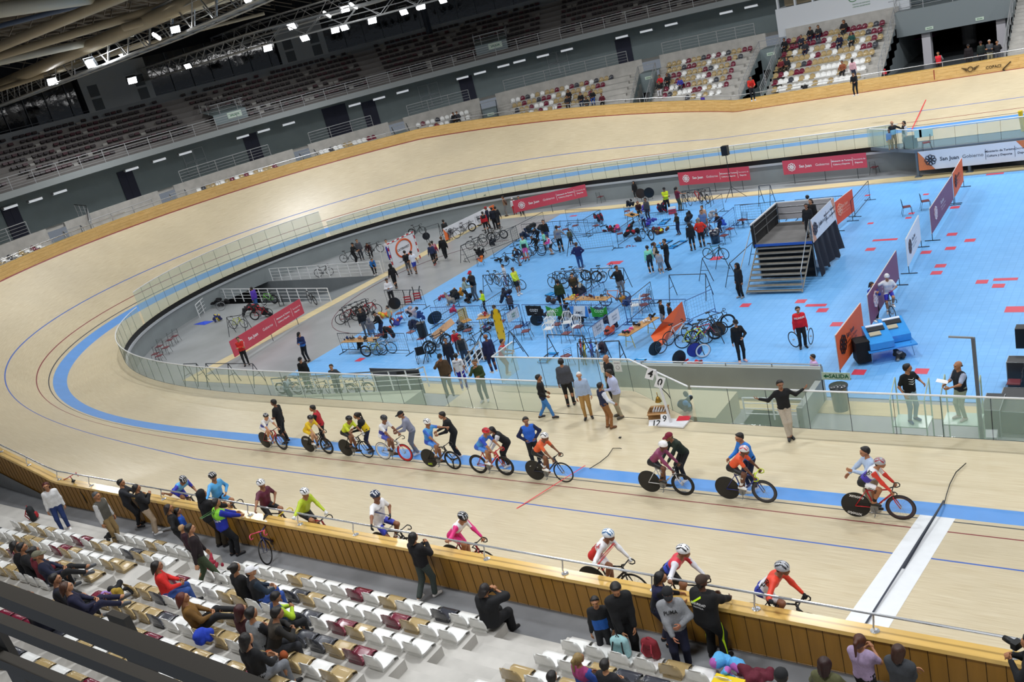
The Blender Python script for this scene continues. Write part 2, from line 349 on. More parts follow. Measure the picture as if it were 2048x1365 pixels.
# ---------------------------------------------------------------- glass balustrades
def arcpos(i): return i
def balustrade(name,label,pts,h=1.22,z0=-.1,step=1.15,rail=True,dense=None,railm=None):
  P=[np.array([a,b,0.]) for a,b in pts]; seg=[np.linalg.norm(P[i+1]-P[i]) for i in range(len(P)-1)]; L=sum(seg); cum=np.concatenate([[0],np.cumsum(seg)])
  def pa(a):
    j=max(0,min(len(seg)-1,int(np.searchsorted(cum,a))-1)); t=(a-cum[j])/seg[j]; return P[j]*(1-t)+P[j+1]*t
  e=empty(name,(0,0,0)); tag(e,label,'balustrade')
  n=max(1,int(L/step)); jm=MB().tube([(0,0,z0),(0,0,z0+h)],.009,4).mesh('panel_joint',mat('dark_joint','2a2f33',.5))
  for k in range(n):
    a=pa(L*k/n); b=pa(L*(k+1)/n); t=(b-a)/np.linalg.norm(b-a); a=a+t*.012; b=b-t*.012; nr=np.array([-t[1],t[0],0])*.006
    q=[a-nr,b-nr,b+nr,a+nr]; MB().add([tuple(v+[0,0,z0+.02]) for v in q]+[tuple(v+[0,0,z0+h]) for v in q],[[3,2,1,0],[4,5,6,7],[0,1,5,4],[1,2,6,5],[2,3,7,6],[3,0,4,7]]).build('glass_panel',M_GLASS,e)
    if k: ob('panel_joint',jm,e,pa(L*k/n))
  if rail:
    m2=MB(); m2.tube([p+[0,0,z0+h+.02] for p in P],.03,6); m2.build('top_rail',railm or M_WHT,e)
  return e
def gpath(i0,i1,off=3.95):
  return [(X[i]-NX[i]*off,Y[i]-NY[i]*off) for i in range(i0,i1)]
iA=int(np.argmin(np.hypot(X[:300]-NX[:300]*3.95+41.4,Y[:300]-NY[:300]*3.95-13.1))); iB=int(np.argmin(np.hypot(X[:300]-NX[:300]*3.95+41.6,Y[:300]-NY[:300]*3.95-30.6)))
i8=int(np.argmin(np.abs(X[:150]+8.1)))
xe=3.95
balustrade('glass_balustrade','glass balustrade along the home straight right of the number board stand',[(32,xe),(2.25,xe)])
balustrade('glass_balustrade','glass balustrade bending in to the judges deck in front of the blue court',[(2.15,xe),(-.9,5.85),(-6.9,5.85),(-6.9,7.3)])
balustrade('glass_balustrade','glass balustrade sweeping round the turn on the left of the infield',[(-3.3,xe),(-8,xe)]+gpath(i8,iA))
balustrade('glass_balustrade','taller glass balustrade above the ramp tunnel in the turn',gpath(iA,iB+1),h=2.2)
balustrade('glass_balustrade','glass balustrade along the far straight behind the infield',gpath(iB+1,300)+[(-1.9,YB-xe)])
# judges deck
mb=MB(); 
mb.add([(-8.2,3.96,-.1),(2.15,3.96,-.1),(-.9,5.86,-.1),(-8.2,5.86,-.1)],[[0,1,2,3]]); 
mb.strip([(2.15,3.98,-.1),(-.9,5.87,-.1),(-8.2,5.87,-.1)],[(2.15,3.98,-.5),(-.9,5.87,-.5),(-8.2,5.87,-.5)])
mb.build('trim_10',[M_SZ],kind='structure')
# ---------------------------------------------------------------- bowl (stands)
R0=41.
def bowl(u,r,z,side=1):
  if u<18: x,y=-u,r
  else: a=(u-18)/R0; x,y=-18-r*math.sin(a),r*math.cos(a)
  return (x,CY+side*y,z)
ZW=1.6
ZT=lambda k: 1.95+.42*k
RF=lambda k: 30.75+.88*k     # front edge of tread k
def fence_r(u):
  # radius of the board back for this u
  best=0
  P=outer(0,.4)[:300]
  c=np.array(bowl(u,0,0)[:2]); d=np.array(bowl(u,1,0)[:2])-c
  rel=P[:,:2]-c; al=rel@d; pe=np.abs(rel@np.array([-d[1],d[0]]))
  j=np.argmin(np.where(al>10,pe,1e9)); return al[j]
US=np.arange(-36,100.01,1.0); FR={float(u):fence_r(float(u)) for u in US}
def fr(u): return float(np.interp(abs(u) if u<0 else u,US,[FR[float(x)] for x in US]))
UEND=82.4  # (half way round) beyond it belongs to the other side mirror
def stand(side,u0,u1,gaps,name,kmax=9):
  mb=MB()
  us=[u for u in np.arange(u0,u1+.01,1.)]
  for g0_,g1_ in gaps: us+= [g0_,g1_]
  us=sorted(set(round(float(u),3) for u in us))
  for a,b in zip(us[:-1],us[1:]):
    m=(a+b)/2
    if any(g0_<m<g1_ for g0_,g1_ in gaps): continue
    f=max(fr(a),fr(b))
    first=True
    for k in range(kmax):
      r0_,r1_=RF(k),RF(k+1)
      if r1_<f+.05: continue
      r0_=max(r0_,f+.02)
      z=ZT(k); zp=(ZT(k-1) if not first else z-3)
      if k==0: zp=ZW
      q=[bowl(a,r0_,z,side),bowl(b,r0_,z,side),bowl(b,r1_,z,side),bowl(a,r1_,z,side),bowl(a,r0_,zp,side),bowl(b,r0_,zp,side)]
      mb.add(q,[[0,1,2,3],[4,5,1,0]]); first=False
  return mb.build(name,[M_CONCL],kind='structure')
# ---------------------------------------------------------------- far stand, near stand
PORT=[(13.1,14.9),(25.2,27.0),(42.3,44.0),(52.1,53.7),(62.2,63.8),(76.2,77.8),(87.2,89.0)]
TUN=(-4.3,4.0)
GAPS=PORT+[TUN]
AISF=[(a-1.25,a) for a,b in PORT]+[(b,b+1.25) for a,b in PORT]+[(4.0,5.3),(-16,-4.3)]
AISN=[(4.35,5.45),(-5.25,-3.8),(20,22)]
stand(1,-36,112,GAPS+AISF,'wall_far_stand_steps')
stand(-1,-36,50,AISN,'wall_near_stand_steps')
def aisle(mb,u0,u1,side,k0=0,k1=9):
  f=max(fr(u0),fr(u1))+.1
  n=max(1,int((u1-u0)/2)); us=np.linspace(u0,u1,n+1)
  for a,b in zip(us[:-1],us[1:]):
    for k in range(k0,k1):
      for h in (0,1):
        ra=RF(k)+.44*h; rb_=ra+.44; z=ZT(k)-.21*(1-h)
        if rb_<f: continue
        ra=max(ra,f); q=[bowl(a,ra,z,side),bowl(b,ra,z,side),bowl(b,rb_,z,side),bowl(a,rb_,z,side)]
        mb.add(q+[(x,y,zz-.22) for x,y,zz in q],[[0,1,2,3],[4,5,1,0]])
  for u in (u0,u1):   # cheek walls of the neighbouring rows
    for k in range(k0,k1):
      ra=max(RF(k),f); 
      if RF(k+1)<f: continue
      q=[bowl(u,ra,ZT(k),side),bowl(u,RF(k+1),ZT(k),side),bowl(u,RF(k+1),ZT(k)-1.1,side),bowl(u,ra,ZT(k)-1.1,side)]; mb.add(q,[[0,1,2,3]])
def wallstrip(name,u0,u1,prof,m,side=1,gaps=(),kind='structure',close=False):
  mb=MB(); us=sorted(set([round(float(u),3) for u in np.arange(u0,u1+.01,1.)]+[g for q in gaps for g in q if u0<=g<=u1]))
  for a,b in zip(us[:-1],us[1:]):
    if any(g0_<(a+b)/2<g1_ for g0_,g1_ in gaps): continue
    for (ra,za),(rb,zb) in zip(prof[:-1],prof[1:]):
      mb.add([bowl(a,ra,za,side),bowl(b,ra,za,side),bowl(b,rb,zb,side),bowl(a,rb,zb,side)],[[0,1,2,3]])
  return mb.build(name,m,kind=kind)
RP=RF(9)
# walkway behind the boards
def walkway(side,u0,u1,name,m,gaps=()):
  mb=MB()
  us=np.arange(u0,u1+.01,1.)
  for a,b in zip(us[:-1],us[1:]):
    fa,fb=fr(a)-.3,fr(b)-.3
    if min(fa,fb)>RF(0): continue
    mb.add([bowl(a,min(fa,30.9),ZW,side),bowl(b,min(fb,30.9),ZW,side),bowl(b,31,ZW,side),bowl(a,31,ZW,side)],[[0,1,2,3]])
  return mb.build(name,m,kind='structure')
walkway(1,-36,40,'trim_11',M_CONCL); walkway(-1,-36,45,'trim_12',M_CONCD)
# kerb ledges along the foot of the near panels
def follow(side,u0,u1,d0,z0,d1,z1,name,m,step=1.):
  mb=MB(); us=np.arange(u0,u1+.01,step)
  A=[bowl(u,fr(u)+d0,z0,side) for u in us]; B=[bowl(u,fr(u)+d1,z1,side) for u in us]
  mb.strip(A,B,flip=True)
  return mb
mb=follow(-1,-36,28,-.62,ZW+.16,-.32,ZW+.16,'',None); m2=follow(-1,-36,28,-.32,ZW+.16,-.32,ZW,'',None); o=len(mb.v); mb.v+=m2.v; mb.f+=[[i+o for i in f] for f in m2.f]; mb.m+=m2.m; mb.sm+=m2.sm
mb.build('baseboard_near',mat('grey_ledge_paint','7e8082',.5),kind='structure')
follow(-1,-36,28,-.32,ZW+.02,-.12,ZW+.02,'',None).build('trim_13',mat('pale_kerb_paint','b5b3ae',.6,noise=.1,scale=2),kind='structure')
# parapet, concourse, back wall, balcony, upper tier
RW,RFa,RU=42.5,38.8,47.
wallstrip('wall_parapet',-36,112,[(RP,ZT(8)),(RP,6.45),(RP+.22,6.45),(RP+.22,6.12)],M_CONCL,gaps=GAPS+[(RP_,RP_+1.3) for RP_ in (11.8,28.,44.2,54.8,65,79,84)][:0])
wallstrip('trim_14',-36,112,[(RP+.2,6.12),(RW,6.12)],M_CONCL,gaps=[TUN])
wallstrip('wall_far',-36,112,[(RW,6.12),(RW,9.9)],M_WALLG)
wallstrip('ceiling_soffit',-36,112,[(RW,9.42),(RFa+.1,9.42),(RFa,9.36),(RFa,9.86),(RFa+.35,9.86),(RFa+.35,9.7),(40.,9.7)],mat('fascia_grey_paint','8d9394',.6))
pr=[]; 
for j in range(8): r_a=39.9+.88*j; z_a=9.75+.44*j; pr+=[(r_a,z_a),(r_a,z_a+.44),(r_a+.88,z_a+.44)]
wallstrip('wall_upper_tier_steps',-36,112,pr,mat('dark_stand_concrete','75716e',.8,noise=.1,scale=1))
# upper back wall: solid portal towers and dark windows
wallstrip('wall_upper_far',-36,112,[(RU,13.2),(RU,14.0)],mat('upper_wall_paint','7c8082',.7),gaps=[])
towers=[(56.2,60.4),(71.6,77.2),(18,24)]
wallstrip('window_1',-36,112,[(RU+.6,13.4),(RU+.6,17.6)],M_WIN,gaps=towers)
mb=MB()
for a,b in towers:
  us=np.linspace(a,b,4); mb.strip([bowl(u,RU-.05,13.9) for u in us],[bowl(u,RU-.05,17.6) for u in us])
mb.build('wall_tower',mat('tower_wall_paint','8b8f90',.7),kind='structure')
mb=MB()
for a,b in towers[:2]:
  for uu in (a+.5,b-1.3):
    for z in (14.0,15.2): 
      P=[bowl(uu,RU-.09,z),bowl(uu+.8,RU-.09,z),bowl(uu+.8,RU-.09,z+1),bowl(uu,RU-.09,z+1)]; mb.add(P,[[0,1,2,3]])
mb.build('window_2',mat('dark_louvre','3c4144',.6),kind='structure')
mb=MB()
for u in np.arange(-34,112,1.7):
  if any(a-.3<u<b+.3 for a,b in towers): continue
  mb.tube([bowl(u,RU+.5,13.4),bowl(u,RU+.5,17.6)],.035,4)
for z in (14.2,): mb.tube([bowl(u,RU+.5,z) for u in np.arange(-34,112,2)],.03,4)
mb.build('trim_15',mat('window_mullion','4b5054',.5),kind='structure')
mb=MB()
for u in (47.0,15.3,34.):
  mb.box((0,0,15.4),(.35,.5,4.4),Matrix.Translation(Vector(bowl(u,RU-.2,0))) ); 
mb.build('trim_16',mat('steel_column_paint','3d434d',.5),kind='structure')
# railings
def railing(name,label,pts,h=1.1,bars=4,post=2.0,r=.026,m=None,cat='railing',group=None,handm=None,dbl=0):
  P=[Vector(p) for p in pts]; e=empty(name); tag(e,label,cat,group); m=m or M_RAILG
  mb=MB(); L=0; cum=[0]
  for a,b in zip(P[:-1],P[1:]): L+=(b-a).length; cum.append(L)
  def pa(t):
    for j in range(len(P)-1):
      if t<=cum[j+1]+1e-6: return P[j].lerp(P[j+1],(t-cum[j])/max(1e-6,cum[j+1]-cum[j]))
    return P[-1]
  n=max(1,round(L/post)); mb2=MB().tube([(0,0,0),(0,0,h)],r*1.15,4).mesh('post',m)
  for k in range(n+1): ob('post',mb2,e,pa(L*k/n))
  for b in range(1,bars): MB().tube([p+Vector((0,0,h*b/bars)) for p in P],r*.6,4).build('bar',m,e)
  m3=MB(); m3.tube([p+Vector((0,0,h)) for p in P],r*1.2,5); m3.build('handrail',handm or m,e); return e
railing('balcony_railing','long pale metal railing along the edge of the upper tier across the hall',[bowl(u,RFa+.15,9.86) for u in np.arange(-34,110,2)],h=1.02,bars=5,post=2.1)
BLK=[(3.6,12.6),(15.9,24.6),(28.2,41.6),(45.4,51.2),(55.4,61.6),(66,75.),(90.2,100)]
for i,(a,b) in enumerate([(15.8,24.8),(28.4,41.2),(44.9,51.4),(55.2,61.8),(66.0,75.2),(90.4,104)]):
  nm=['left of the press booth','second from the press booth','third from the press booth','behind the white seats of the far turn','above the bending boards','at the far left edge'][i]
  railing('parapet_railing','pale metal railing on the parapet, '+nm,[bowl(u,RP+.1,6.45) for u in np.linspace(a,b,6)],bars=4,post=1.9,h=1.)
P_=outer(.74,.2)[:300]
fp=[tuple(P_[j]) for j in range(0,300,5)]
for i,(a,b) in enumerate([(110,300)]):
  railing('boards_handrail','thin pale handrail on top of the far timber boards',[tuple(P_[j]+np.array([NX[j]*.25,NY[j]*.25,0])) for j in list(range(112,300,6))+[299]]+[(36,CY+29.9,2.45)],h=.42,bars=1,post=4)
railing('stair_railing','pale sloping stair railing with dark handrail beside the far left portal',[bowl(84.2,41,6.2),bowl(84.6,38.8,6.0),bowl(86.3,36.9,5.0)],handm=M_BLACK,bars=4,post=.8)
railing('ledge_railing','low pale railing on the bare ledge above the boards in the far turn',[bowl(86.3,36.9,5.0),bowl(81.6,36.9,5.0),bowl(79.5,37.2,5.0)],bars=3,post=2)
# portals
M_DARK=mat('portal_dark','050507',.95)  # near-black sheet paints the darkness inside the portal openings
SAL=0
def plate(parent,name,M,w,h,m,t=.02):
  mb=MB(); mb.box((0,0,-t/2),(w,h,t),M); return mb.build(name,m,parent)
def salida(u,r,z,size=.16,side=1,txt='SALIDA'):
  c=Vector(bowl(u,r,z,side)); n=(Vector(bowl(u,r-1,z,side))-c).normalized(); x=Vector((0,0,1)).cross(n); M=frame(c,x,n)
  e=plate(None,'exit_sign',M,size*5.2,size*2,mat('exit_sign_face','cfe0cf',.4)); 
  mb=MB(); write(mb,txt,size*1.05,M@Matrix.Translation((0,0,.01)),True); mb.build('lettering',mat('exit_green','1e6b46',.5),e); return e
names=['beside the press booth','second from the booth','third from the booth','fourth from the booth','fifth from the booth','above the bending boards','at the far left']
for i,(a,b) in enumerate(PORT):
  zb=max(ZW,4.45 if i>=4 else (3.0 if i==3 else 2.4 if i==2 else ZW)); f=max(fr(a),fr(b)); rb=36.9; zt_=ZT(7)+.0
  mb=MB(); mb.mi=0
  for u in (a,b): # side walls
    mb.add([bowl(u,f+.1,zb),bowl(u,rb,zb),bowl(u,rb,zt_+.42),bowl(u,f+.1,max(zb,ZT(0)) if f<31 else ZT(6))],[[0,1,2,3]])
  mb.add([bowl(a,rb,zt_-.5 if i>3 else zt_-1.3),bowl(b,rb,zt_-.5 if i>3 else zt_-1.3),bowl(b,rb,ZT(8)),bowl(a,rb,ZT(8))],[[0,1,2,3]])
  mb.add([bowl(a,rb,ZT(8)),bowl(b,rb,ZT(8)),bowl(b,RP+.2,ZT(8)),bowl(a,RP+.2,ZT(8))],[[0,1,2,3]])
  mb.add([bowl(a,f,zb),bowl(b,f,zb),bowl(b,rb+.2,zb),bowl(a,rb+.2,zb)],[[0,1,2,3]])
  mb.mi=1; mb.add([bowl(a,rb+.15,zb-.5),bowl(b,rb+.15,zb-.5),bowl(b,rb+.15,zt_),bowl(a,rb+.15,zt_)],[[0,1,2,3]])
  o=mb.build('door_%d'%(i+1),[M_WALLG,M_DARK],kind='structure')
  if i<6: tag(salida((a+b)/2,rb-.03,zt_-.05 if i<4 else zt_+.1,.13),'small green exit sign over the portal '+names[i],'sign')
  zs=lambda r: ZT(max(0,min(8,(r-30.75)/.88)))
  ru=max(f+.25,31)
  for u,sd in ((a,'left' ),(b,'right')):
    sd='right' if u==a else 'left'
    railing('portal_railing','pale sloping railing on the %s side of the portal '%sd+names[i],[bowl(u,ru,zs(ru)),bowl(u,rb,ZT(8)-.3)],bars=4,post=1.5,h=1.,handm=M_BLACK if i>1 else None)
  railing('portal_railing','short level pale railing over the portal '+names[i],[bowl(a,rb+.05,ZT(8)-.3),bowl(b,rb+.05,ZT(8)-.3)],bars=4,post=1.6,h=1.)
# half steps in the aisles
mb=MB()
for a,b in AISF: aisle(mb,a,b,1)
mb.build('trim_17',M_CONCL,kind='structure')
mb=MB()
for a,b in AISN: aisle(mb,a,b,-1)
mb.build('trim_18',M_CONCL,kind='structure')
# doors in the far wall
def wdoor(n,u,w,h,m=M_DOOR,z=6.12):
  mb=MB(); 
  mb.box((0,0,h/2),(w,.08,h),Matrix.Translation(Vector(bowl(u,RW-.06,z)))@Matrix.Rotation((math.radians(0) if u<18 else (u-18)/R0),4,'Z'))
  mb.box((0,-.05,h/2),(.02,.02,h*.98),Matrix.Translation(Vector(bowl(u,RW-.06,z)))@Matrix.Rotation((0 if u<18 else (u-18)/R0),4,'Z'))
  mb.build('door_%d'%n,m,kind='structure')
for i,(u,w_,h_) in enumerate([(29.4,1.5,2.3),(44.9,1.4,2.4),(54.6,1.4,2.5),(57.9,2.4,2.9),(66.3,1.4,2.5),(78.2,1.4,2.5),(88.6,1.4,2.6)]): wdoor(i+8,u,w_,h_)
mb=MB()
for u in (35.8,48.6,71.8):
  M=Matrix.Translation(Vector(bowl(u,RW-.1,6.6)))@Matrix.Rotation((u-18)/R0,4,'Z')
  for dx in (-1.,.05):
    for z in (0,1.1):
      a=.95
      mb.tube([(dx,0,z),(dx+a,0,z),(dx+a,0,z+1),(dx,0,z+1)],.03,4,M,closed=True)
mb.build('window_3',M_GREY,kind='structure')
# press booth at the right block
mb=MB(); mb.box((-8.5,CY+RP+.4,7.0),(10.6,.5,2.3)); mb.box((-13.7,CY+RP+2,7.),(.2,3.4,2.3)); mb.box((-8.5,CY+RP+.4,9.35),(10.6,.5,.12))
for x in np.linspace(-13.6,-3.3,8): mb.box((x,CY+RP+.4,8.7),(.14,.3,1.2))
bo=mb.build('press_booth',mat('booth_white_paint','d5d9de',.5)); tag(bo,'white press booth with a window strip above the right far seats','booth')
mb=MB(); mb.box((-8.5,CY+RP+2.4,8.7),(10.4,.1,1.2)); mb.build('back_panel',mat('booth_tan','8c7f66',.7),bo)
mb=MB()
for x in (-12.9,-10.4): mb.box((x,CY+RP+1.4,9.2),(1.3,.08,.06))
mb.build('tube_light',mat('tube_emit','f4f8ff',.4,emit=6),bo)
Mb=frame((-4.6,CY+RP+.13,7.6),(1,0,0),(0,-1,0))
mb=MB(); 
mb.tube([(-1.9+.32*math.cos(a)-.9,.1+.2*math.sin(a),.01) for a in np.linspace(.3,5.6,12)],.03,4,Mb); mb.tube([(-2.8,.1,.01),(-2.5,.55,.01)],.03,4,Mb)
write(mb,'astro',.3,Mb@Matrix.Translation((-2.05,.1,.01)))
for k in range(2): write(mb,'CENTRO DE DEPORTES',.13,Mb@Matrix.Translation((-2.2,-.35-.2*k,.01)))
mb.build('green_logo',mat('logo_green','2f7d45',.5),bo)
mb=MB(); 
for k in range(5): mb.tube([((k-2)*.12,-.3+.12*0,.01),((k-2)*.17,.0,.01),((k-2)*.12,.32,.01)],.035,4,Mb@Matrix.Translation((.35,.1,0)))
for s_ in (-1,1): mb.tube([(s_*.42,-.25,.01),(s_*.55,.05,.01),(s_*.42,.3,.01)],.05,4,Mb@Matrix.Translation((.35,.1,0)))
mb.build('round_emblem',mat('emblem_brown','8a4a2c',.5),bo)
mb=MB(); write(mb,'GOBIERNO',.12,Mb@Matrix.Translation((.35,.85,.01))); write(mb,'SJ',.16,Mb@Matrix.Translation((.35,.65,.01)),True); write(mb,'SAN JUAN',.15,Mb@Matrix.Translation((.35,-.5,.01)),True); write(mb,'MINISTERIO DE DEPORTE',.09,Mb@Matrix.Translation((.35,-.72,.01)))
mb.build('lettering',mat('logo_navy','2c3654',.5),bo)
# tunnel in the far stand
mb=MB(); z0=1.75; x0,x1=-TUN[1],-TUN[0]; ya=CY+30.2; yb=CY+52; 
mb.mi=0; mb.add([(x0,ya,z0),(x1,ya,z0),(x1,yb,z0),(x0,yb,z0)],[[0,1,2,3]])
mb.mi=1
for x in (x0,x1): mb.add([(x,ya,z0-.5),(x,yb,z0-.5),(x,yb,4.4),(x,CY+RP,4.4),(x,CY+RP,6.0),(x,CY+31.2,2.1)],[[0,1,2,3,4,5]])
mb.add([(x0,CY+RP-1.4,4.2),(x1,CY+RP-1.4,4.2),(x1,CY+RP-1.4,6.1),(x0,CY+RP-1.4,6.1)],[[0,1,2,3]]); mb.add([(x0,CY+RP-1.4,6.1),(x1,CY+RP-1.4,6.1),(x1,CY+RW,6.1),(x0,CY+RW,6.1)],[[0,1,2,3]]); mb.add([(x0,CY+RP-1.4,4.2),(x1,CY+RP-1.4,4.2),(x1,yb,4.2),(x0,yb,4.2)],[[3,2,1,0]])
mb.mi=2; mb.add([(x0,yb,z0),(x1,yb,z0),(x1,yb,4.2),(x0,yb,4.2)],[[0,1,2,3]])
mb.build('wall_tunnel',[mat('tunnel_floor','4b4f52',.35),mat('tunnel_wall_paint','7f888b',.6),mat('tunnel_back','241a12',.9)],kind='structure')
for x,lab in ((-2.0,'left of the men'),(3.2,'right of the men')):
  mb=MB(); mb.box((x,CY+RP-.6,3.),(.62,.7,2.5)); tag(mb.build('concrete_column',mat('column_white_paint','c3c0c6',.6)),'square white column in the far tunnel, '+lab,'column')
mb=MB(); mb.lathe([(.55,0),(.55,2.5)],16,Matrix.Translation((-.4,CY+46,1.75))); tag(mb.build('round_column',mat('round_column_paint','a9a9ab',.6)),'round grey column deep inside the far tunnel','column')
mb=MB(); mb.box((1.5,CY+50,3.2),(3.6,.1,1.2)); tag(mb.build('blue_banner',mat('banner_navy','14205a',.7)),'dark blue banner hanging at the back of the far tunnel','banner')
mb=MB(); mb.box((-3.4,CY+44,3.2),(1.8,2.4,.05)); tag(mb.build('magenta_awning',mat('awning_magenta','b01a9c',.6)),'magenta awning in the back left of the far tunnel','awning')
for u,l in ((1.6,'left'),(-1.9,'right')): tag(salida(u,RP-1.44,4.5,.11),'small green exit sign on the tunnel lintel, the %s one of two'%l,'sign')
railing('lintel_railing','pale railing on top of the tunnel lintel',[(x0,CY+RP-1.3,6.1),(x1,CY+RP-1.3,6.1)],bars=4)
for x,l in ((x0,'left'),(x1,'right')): railing('tunnel_stair_railing','steep pale stair railing on the %s edge of the far tunnel'%l,[(x-.05,CY+31.1,2.05),(x-.05,CY+RP-.2,5.9)],bars=4,post=1.3)
# wall lamps under the balcony
M_LF=mat('lamp_face','d5dadf',.3,emit=.55); M_LH=mat('lamp_housing','8b8f92',.5)
lamps=[(1901,0)]
UL=[]
for (x,y) in [(24,75.6),(0,0)]: pass
pr_lamp=None
for i,(u,v) in enumerate([(20,415),(70,401),(119,385),(263,339),(318,321),(370,307),(527,262),(577,248),(709,210),(758,197),(805,184),(925,156),(960,146),(1007,132),(1039,123),(1086,112),(1134,100),(1244,74),(1293,62),(1343,49),(1453,25),(1503,13),(485,274)]):
  # intersect ray with cylinder r=RW-.5
  best=None
  for z in np.arange(7.4,10.4,.02):
    P=at(u,v,z); 
    if P[0]>-18: rr=P[1]-CY
    else: rr=math.hypot(P[0]+18,P[1]-CY)
    if best is None or abs(rr-(RFa+2.2))<best[0]: best=(abs(rr-(RFa+2.2)),P)
  P=best[1]; a=0 if P[0]>-18 else math.atan2(-(P[0]+18),P[1]-CY)
  if pr_lamp is None:
    mb=MB(); mb.box((0,.06,.06),(1.25,.34,.2)); pr_lamp=mb.build('wall_lamp',M_LH); m2=MB(); m2.box((0,-.13,.02),(1.2,.03,.16)); m2.box((0,-.05,-.06),(1.2,.18,.03)); m2.build('lamp_face',M_LF,pr_lamp); o=pr_lamp
  else: o=dup(pr_lamp)
  o.location=P; o.rotation_euler=(0,0,a); tag(o,'slim boxy lamp under the balcony edge of the far wall','lamp','lamps under the far balcony')
# ---------------------------------------------------------------- ceiling, beams, catwalks, floodlights
mb=MB(); mb.add([(-75,-35,21),(45,-35,21),(45,85,21),(-75,85,21)],[[3,2,1,0]]); mb.build('ceiling',mat('ceiling_panel','6b5f4c',.9,noise=.5,scale=.25,c2='2a261f'),kind='structure')
M_PUR=mat('purlin_paint','7d7466',.6)
mb=MB()
for x in np.arange(-74,45,2.4): mb.tube([(x,-30,20.2),(x,84,20.2)],.07,4)
for k,x in enumerate(np.arange(-74,44,2.4)):
  for y in np.arange(-30,60,4.8): mb.tube([(x,y,20.2),(x+2.4,y+2.4,18.8),(x,y+4.8,20.2)],.05,4)
mb.build('trim_19',M_PUR,kind='structure')
mb=MB(); A=[bowl(u,51,13) for u in np.arange(-40,112,3)]; mb.strip(A,[(x,y,21.2) for x,y,z in A]); mb.build('wall_upper_back',mat('night_wall','15171b',.9),kind='structure')
M_BEAM=mat('pale_steel_beam_paint','b3a68c',.5,noise=.08,scale=.6); M_BEAMW=mat('offwhite_tube_paint','c2bfb0',.5); M_TRS=mat('catwalk_steel','9fa0a0',.4,metal=.2); M_BEAMB=mat('blue_grey_pipe_paint','55657f',.5)
def beam(q0,q1,z0,z1,wpx,lab,m,flat=False):
  A=at(*q0,z0); B=at(*q1,z1); D=np.linalg.norm(A-CAM); r=wpx/2*D/FPX*.92
  mb=MB(); mb.smooth=True; mb.tube([A+(A-B)*.25,B+(B-A)*.35],r,12); mb.smooth=False
  o=mb.build('roof_beam',m); tag(o,lab,'beam'); return o
beam((0,20),(205,-9),18,18,27,'thick pale tubular roof beam crossing the top left corner',M_BEAMW)
beam((0,52),(190,3),18.6,18.6,9,'thin blue-grey pipe under the top left beam',M_BEAMB)
beam((0,93),(225,0),17.6,17.6,17,'tan roof beam rising steeply to the right, second from the top left corner',M_BEAM)
beam((0,112),(300,22),17.4,17.4,14,'tan roof beam between the steep beam and the offwhite tube',M_BEAM)
beam((0,123),(200,80),17.2,17.2,14,'offwhite roof tube joining the long beam near its bolted joint',M_BEAMW)
beam((0,170),(300,40),17.0,17.0,18,'long tan roof beam running over the first catwalk',M_BEAM)
beam((0,178),(210,112),16.6,16.6,9,'slim tan roof beam just above the first row of floodlights',M_BEAM)
beam((300,40),(520,-22),17.,17.,15,'upper tan roof beam going out of the top of the frame',M_BEAM)
beam((30,155),(400,60),17.5,17.5,6,'thin tan roof tie in the dark gap of the roof',M_BEAM)
def truss(q,z,hgt,wid,lab,r=.045,step=1.5,walk=True):
  P=[Vector(at(u,v,z)) for u,v in q]
  P=[P[0]+(P[0]-P[1]).normalized()*12]+P+[P[-1]+(P[-1]-P[-2]).normalized()*14]
  e=empty('lighting_truss'); tag(e,lab,'truss'); L=0; cum=[0]
  for a,b in zip(P[:-1],P[1:]): L+=(b-a).length; cum.append(L)
  def pa(t):
    for j in range(len(P)-1):
      if t<=cum[j+1]+1e-6: return P[j].lerp(P[j+1],(t-cum[j])/(cum[j+1]-cum[j])),(P[j+1]-P[j]).normalized()
    return P[-1],(P[-1]-P[-2]).normalized()
  n=int(L/step); S=[]
  for k in range(n+1):
    p,t=pa(L*k/n); s=Vector((-t.y,t.x,0)); S.append((p-s*wid/2,p+s*wid/2,p-s*wid/2+Vector((0,0,hgt)),p+s*wid/2+Vector((0,0,hgt))))
  for c in range(4): MB().tube([s[c] for s in S],r*1.3,5).build('chord',M_TRS,e)
  mb=MB()
  for k in range(n):
    for a,b in ((0,2),(1,3)):
      mb.tube([S[k][a],S[k+1][b]] if k%2==0 else [S[k][b],S[k+1][a]],r*.8,4)
    mb.tube([S[k][0],S[k][1]],r*.7,4); mb.tube([S[k][2],S[k][3]],r*.7,4)
  mb.build('lattice',M_TRS,e,kind='stuff')
  if walk:
    mb=MB(); mb.strip([s[0]+Vector((0,0,.06)) for s in S],[s[1]+Vector((0,0,.06)) for s in S]); mb.build('walkway_grating',mat('grating_steel','8d8b84',.5,metal=.3),e)
    for c in (0,1):
      for hh in (.5,1.): MB().tube([s[c]+Vector((0,0,hh)) for s in S],r*.5,4).build('guard_rail',M_TRS,e)
  return e
truss([(0,212),(183,142),(349,78),(497,14),(560,-14)],15.9,1.5,1.2,'lighting catwalk truss with the large floodlights crossing the top left')
truss([(0,238),(240,178),(520,92),(760,30),(940,-18)],15.5,1.1,1.,'second lighting truss running in front of the far windows')
truss([(300,150),(520,72),(700,20),(800,-10)],16.8,1.3,1.2,'third lighting truss between the two others near the centre top',walk=True)
M_FL=mat('floodlight_lens','ffffff',.3,emit=30); M_FH=mat('floodlight_housing','4c5054',.4,metal=.4)
pfl=None
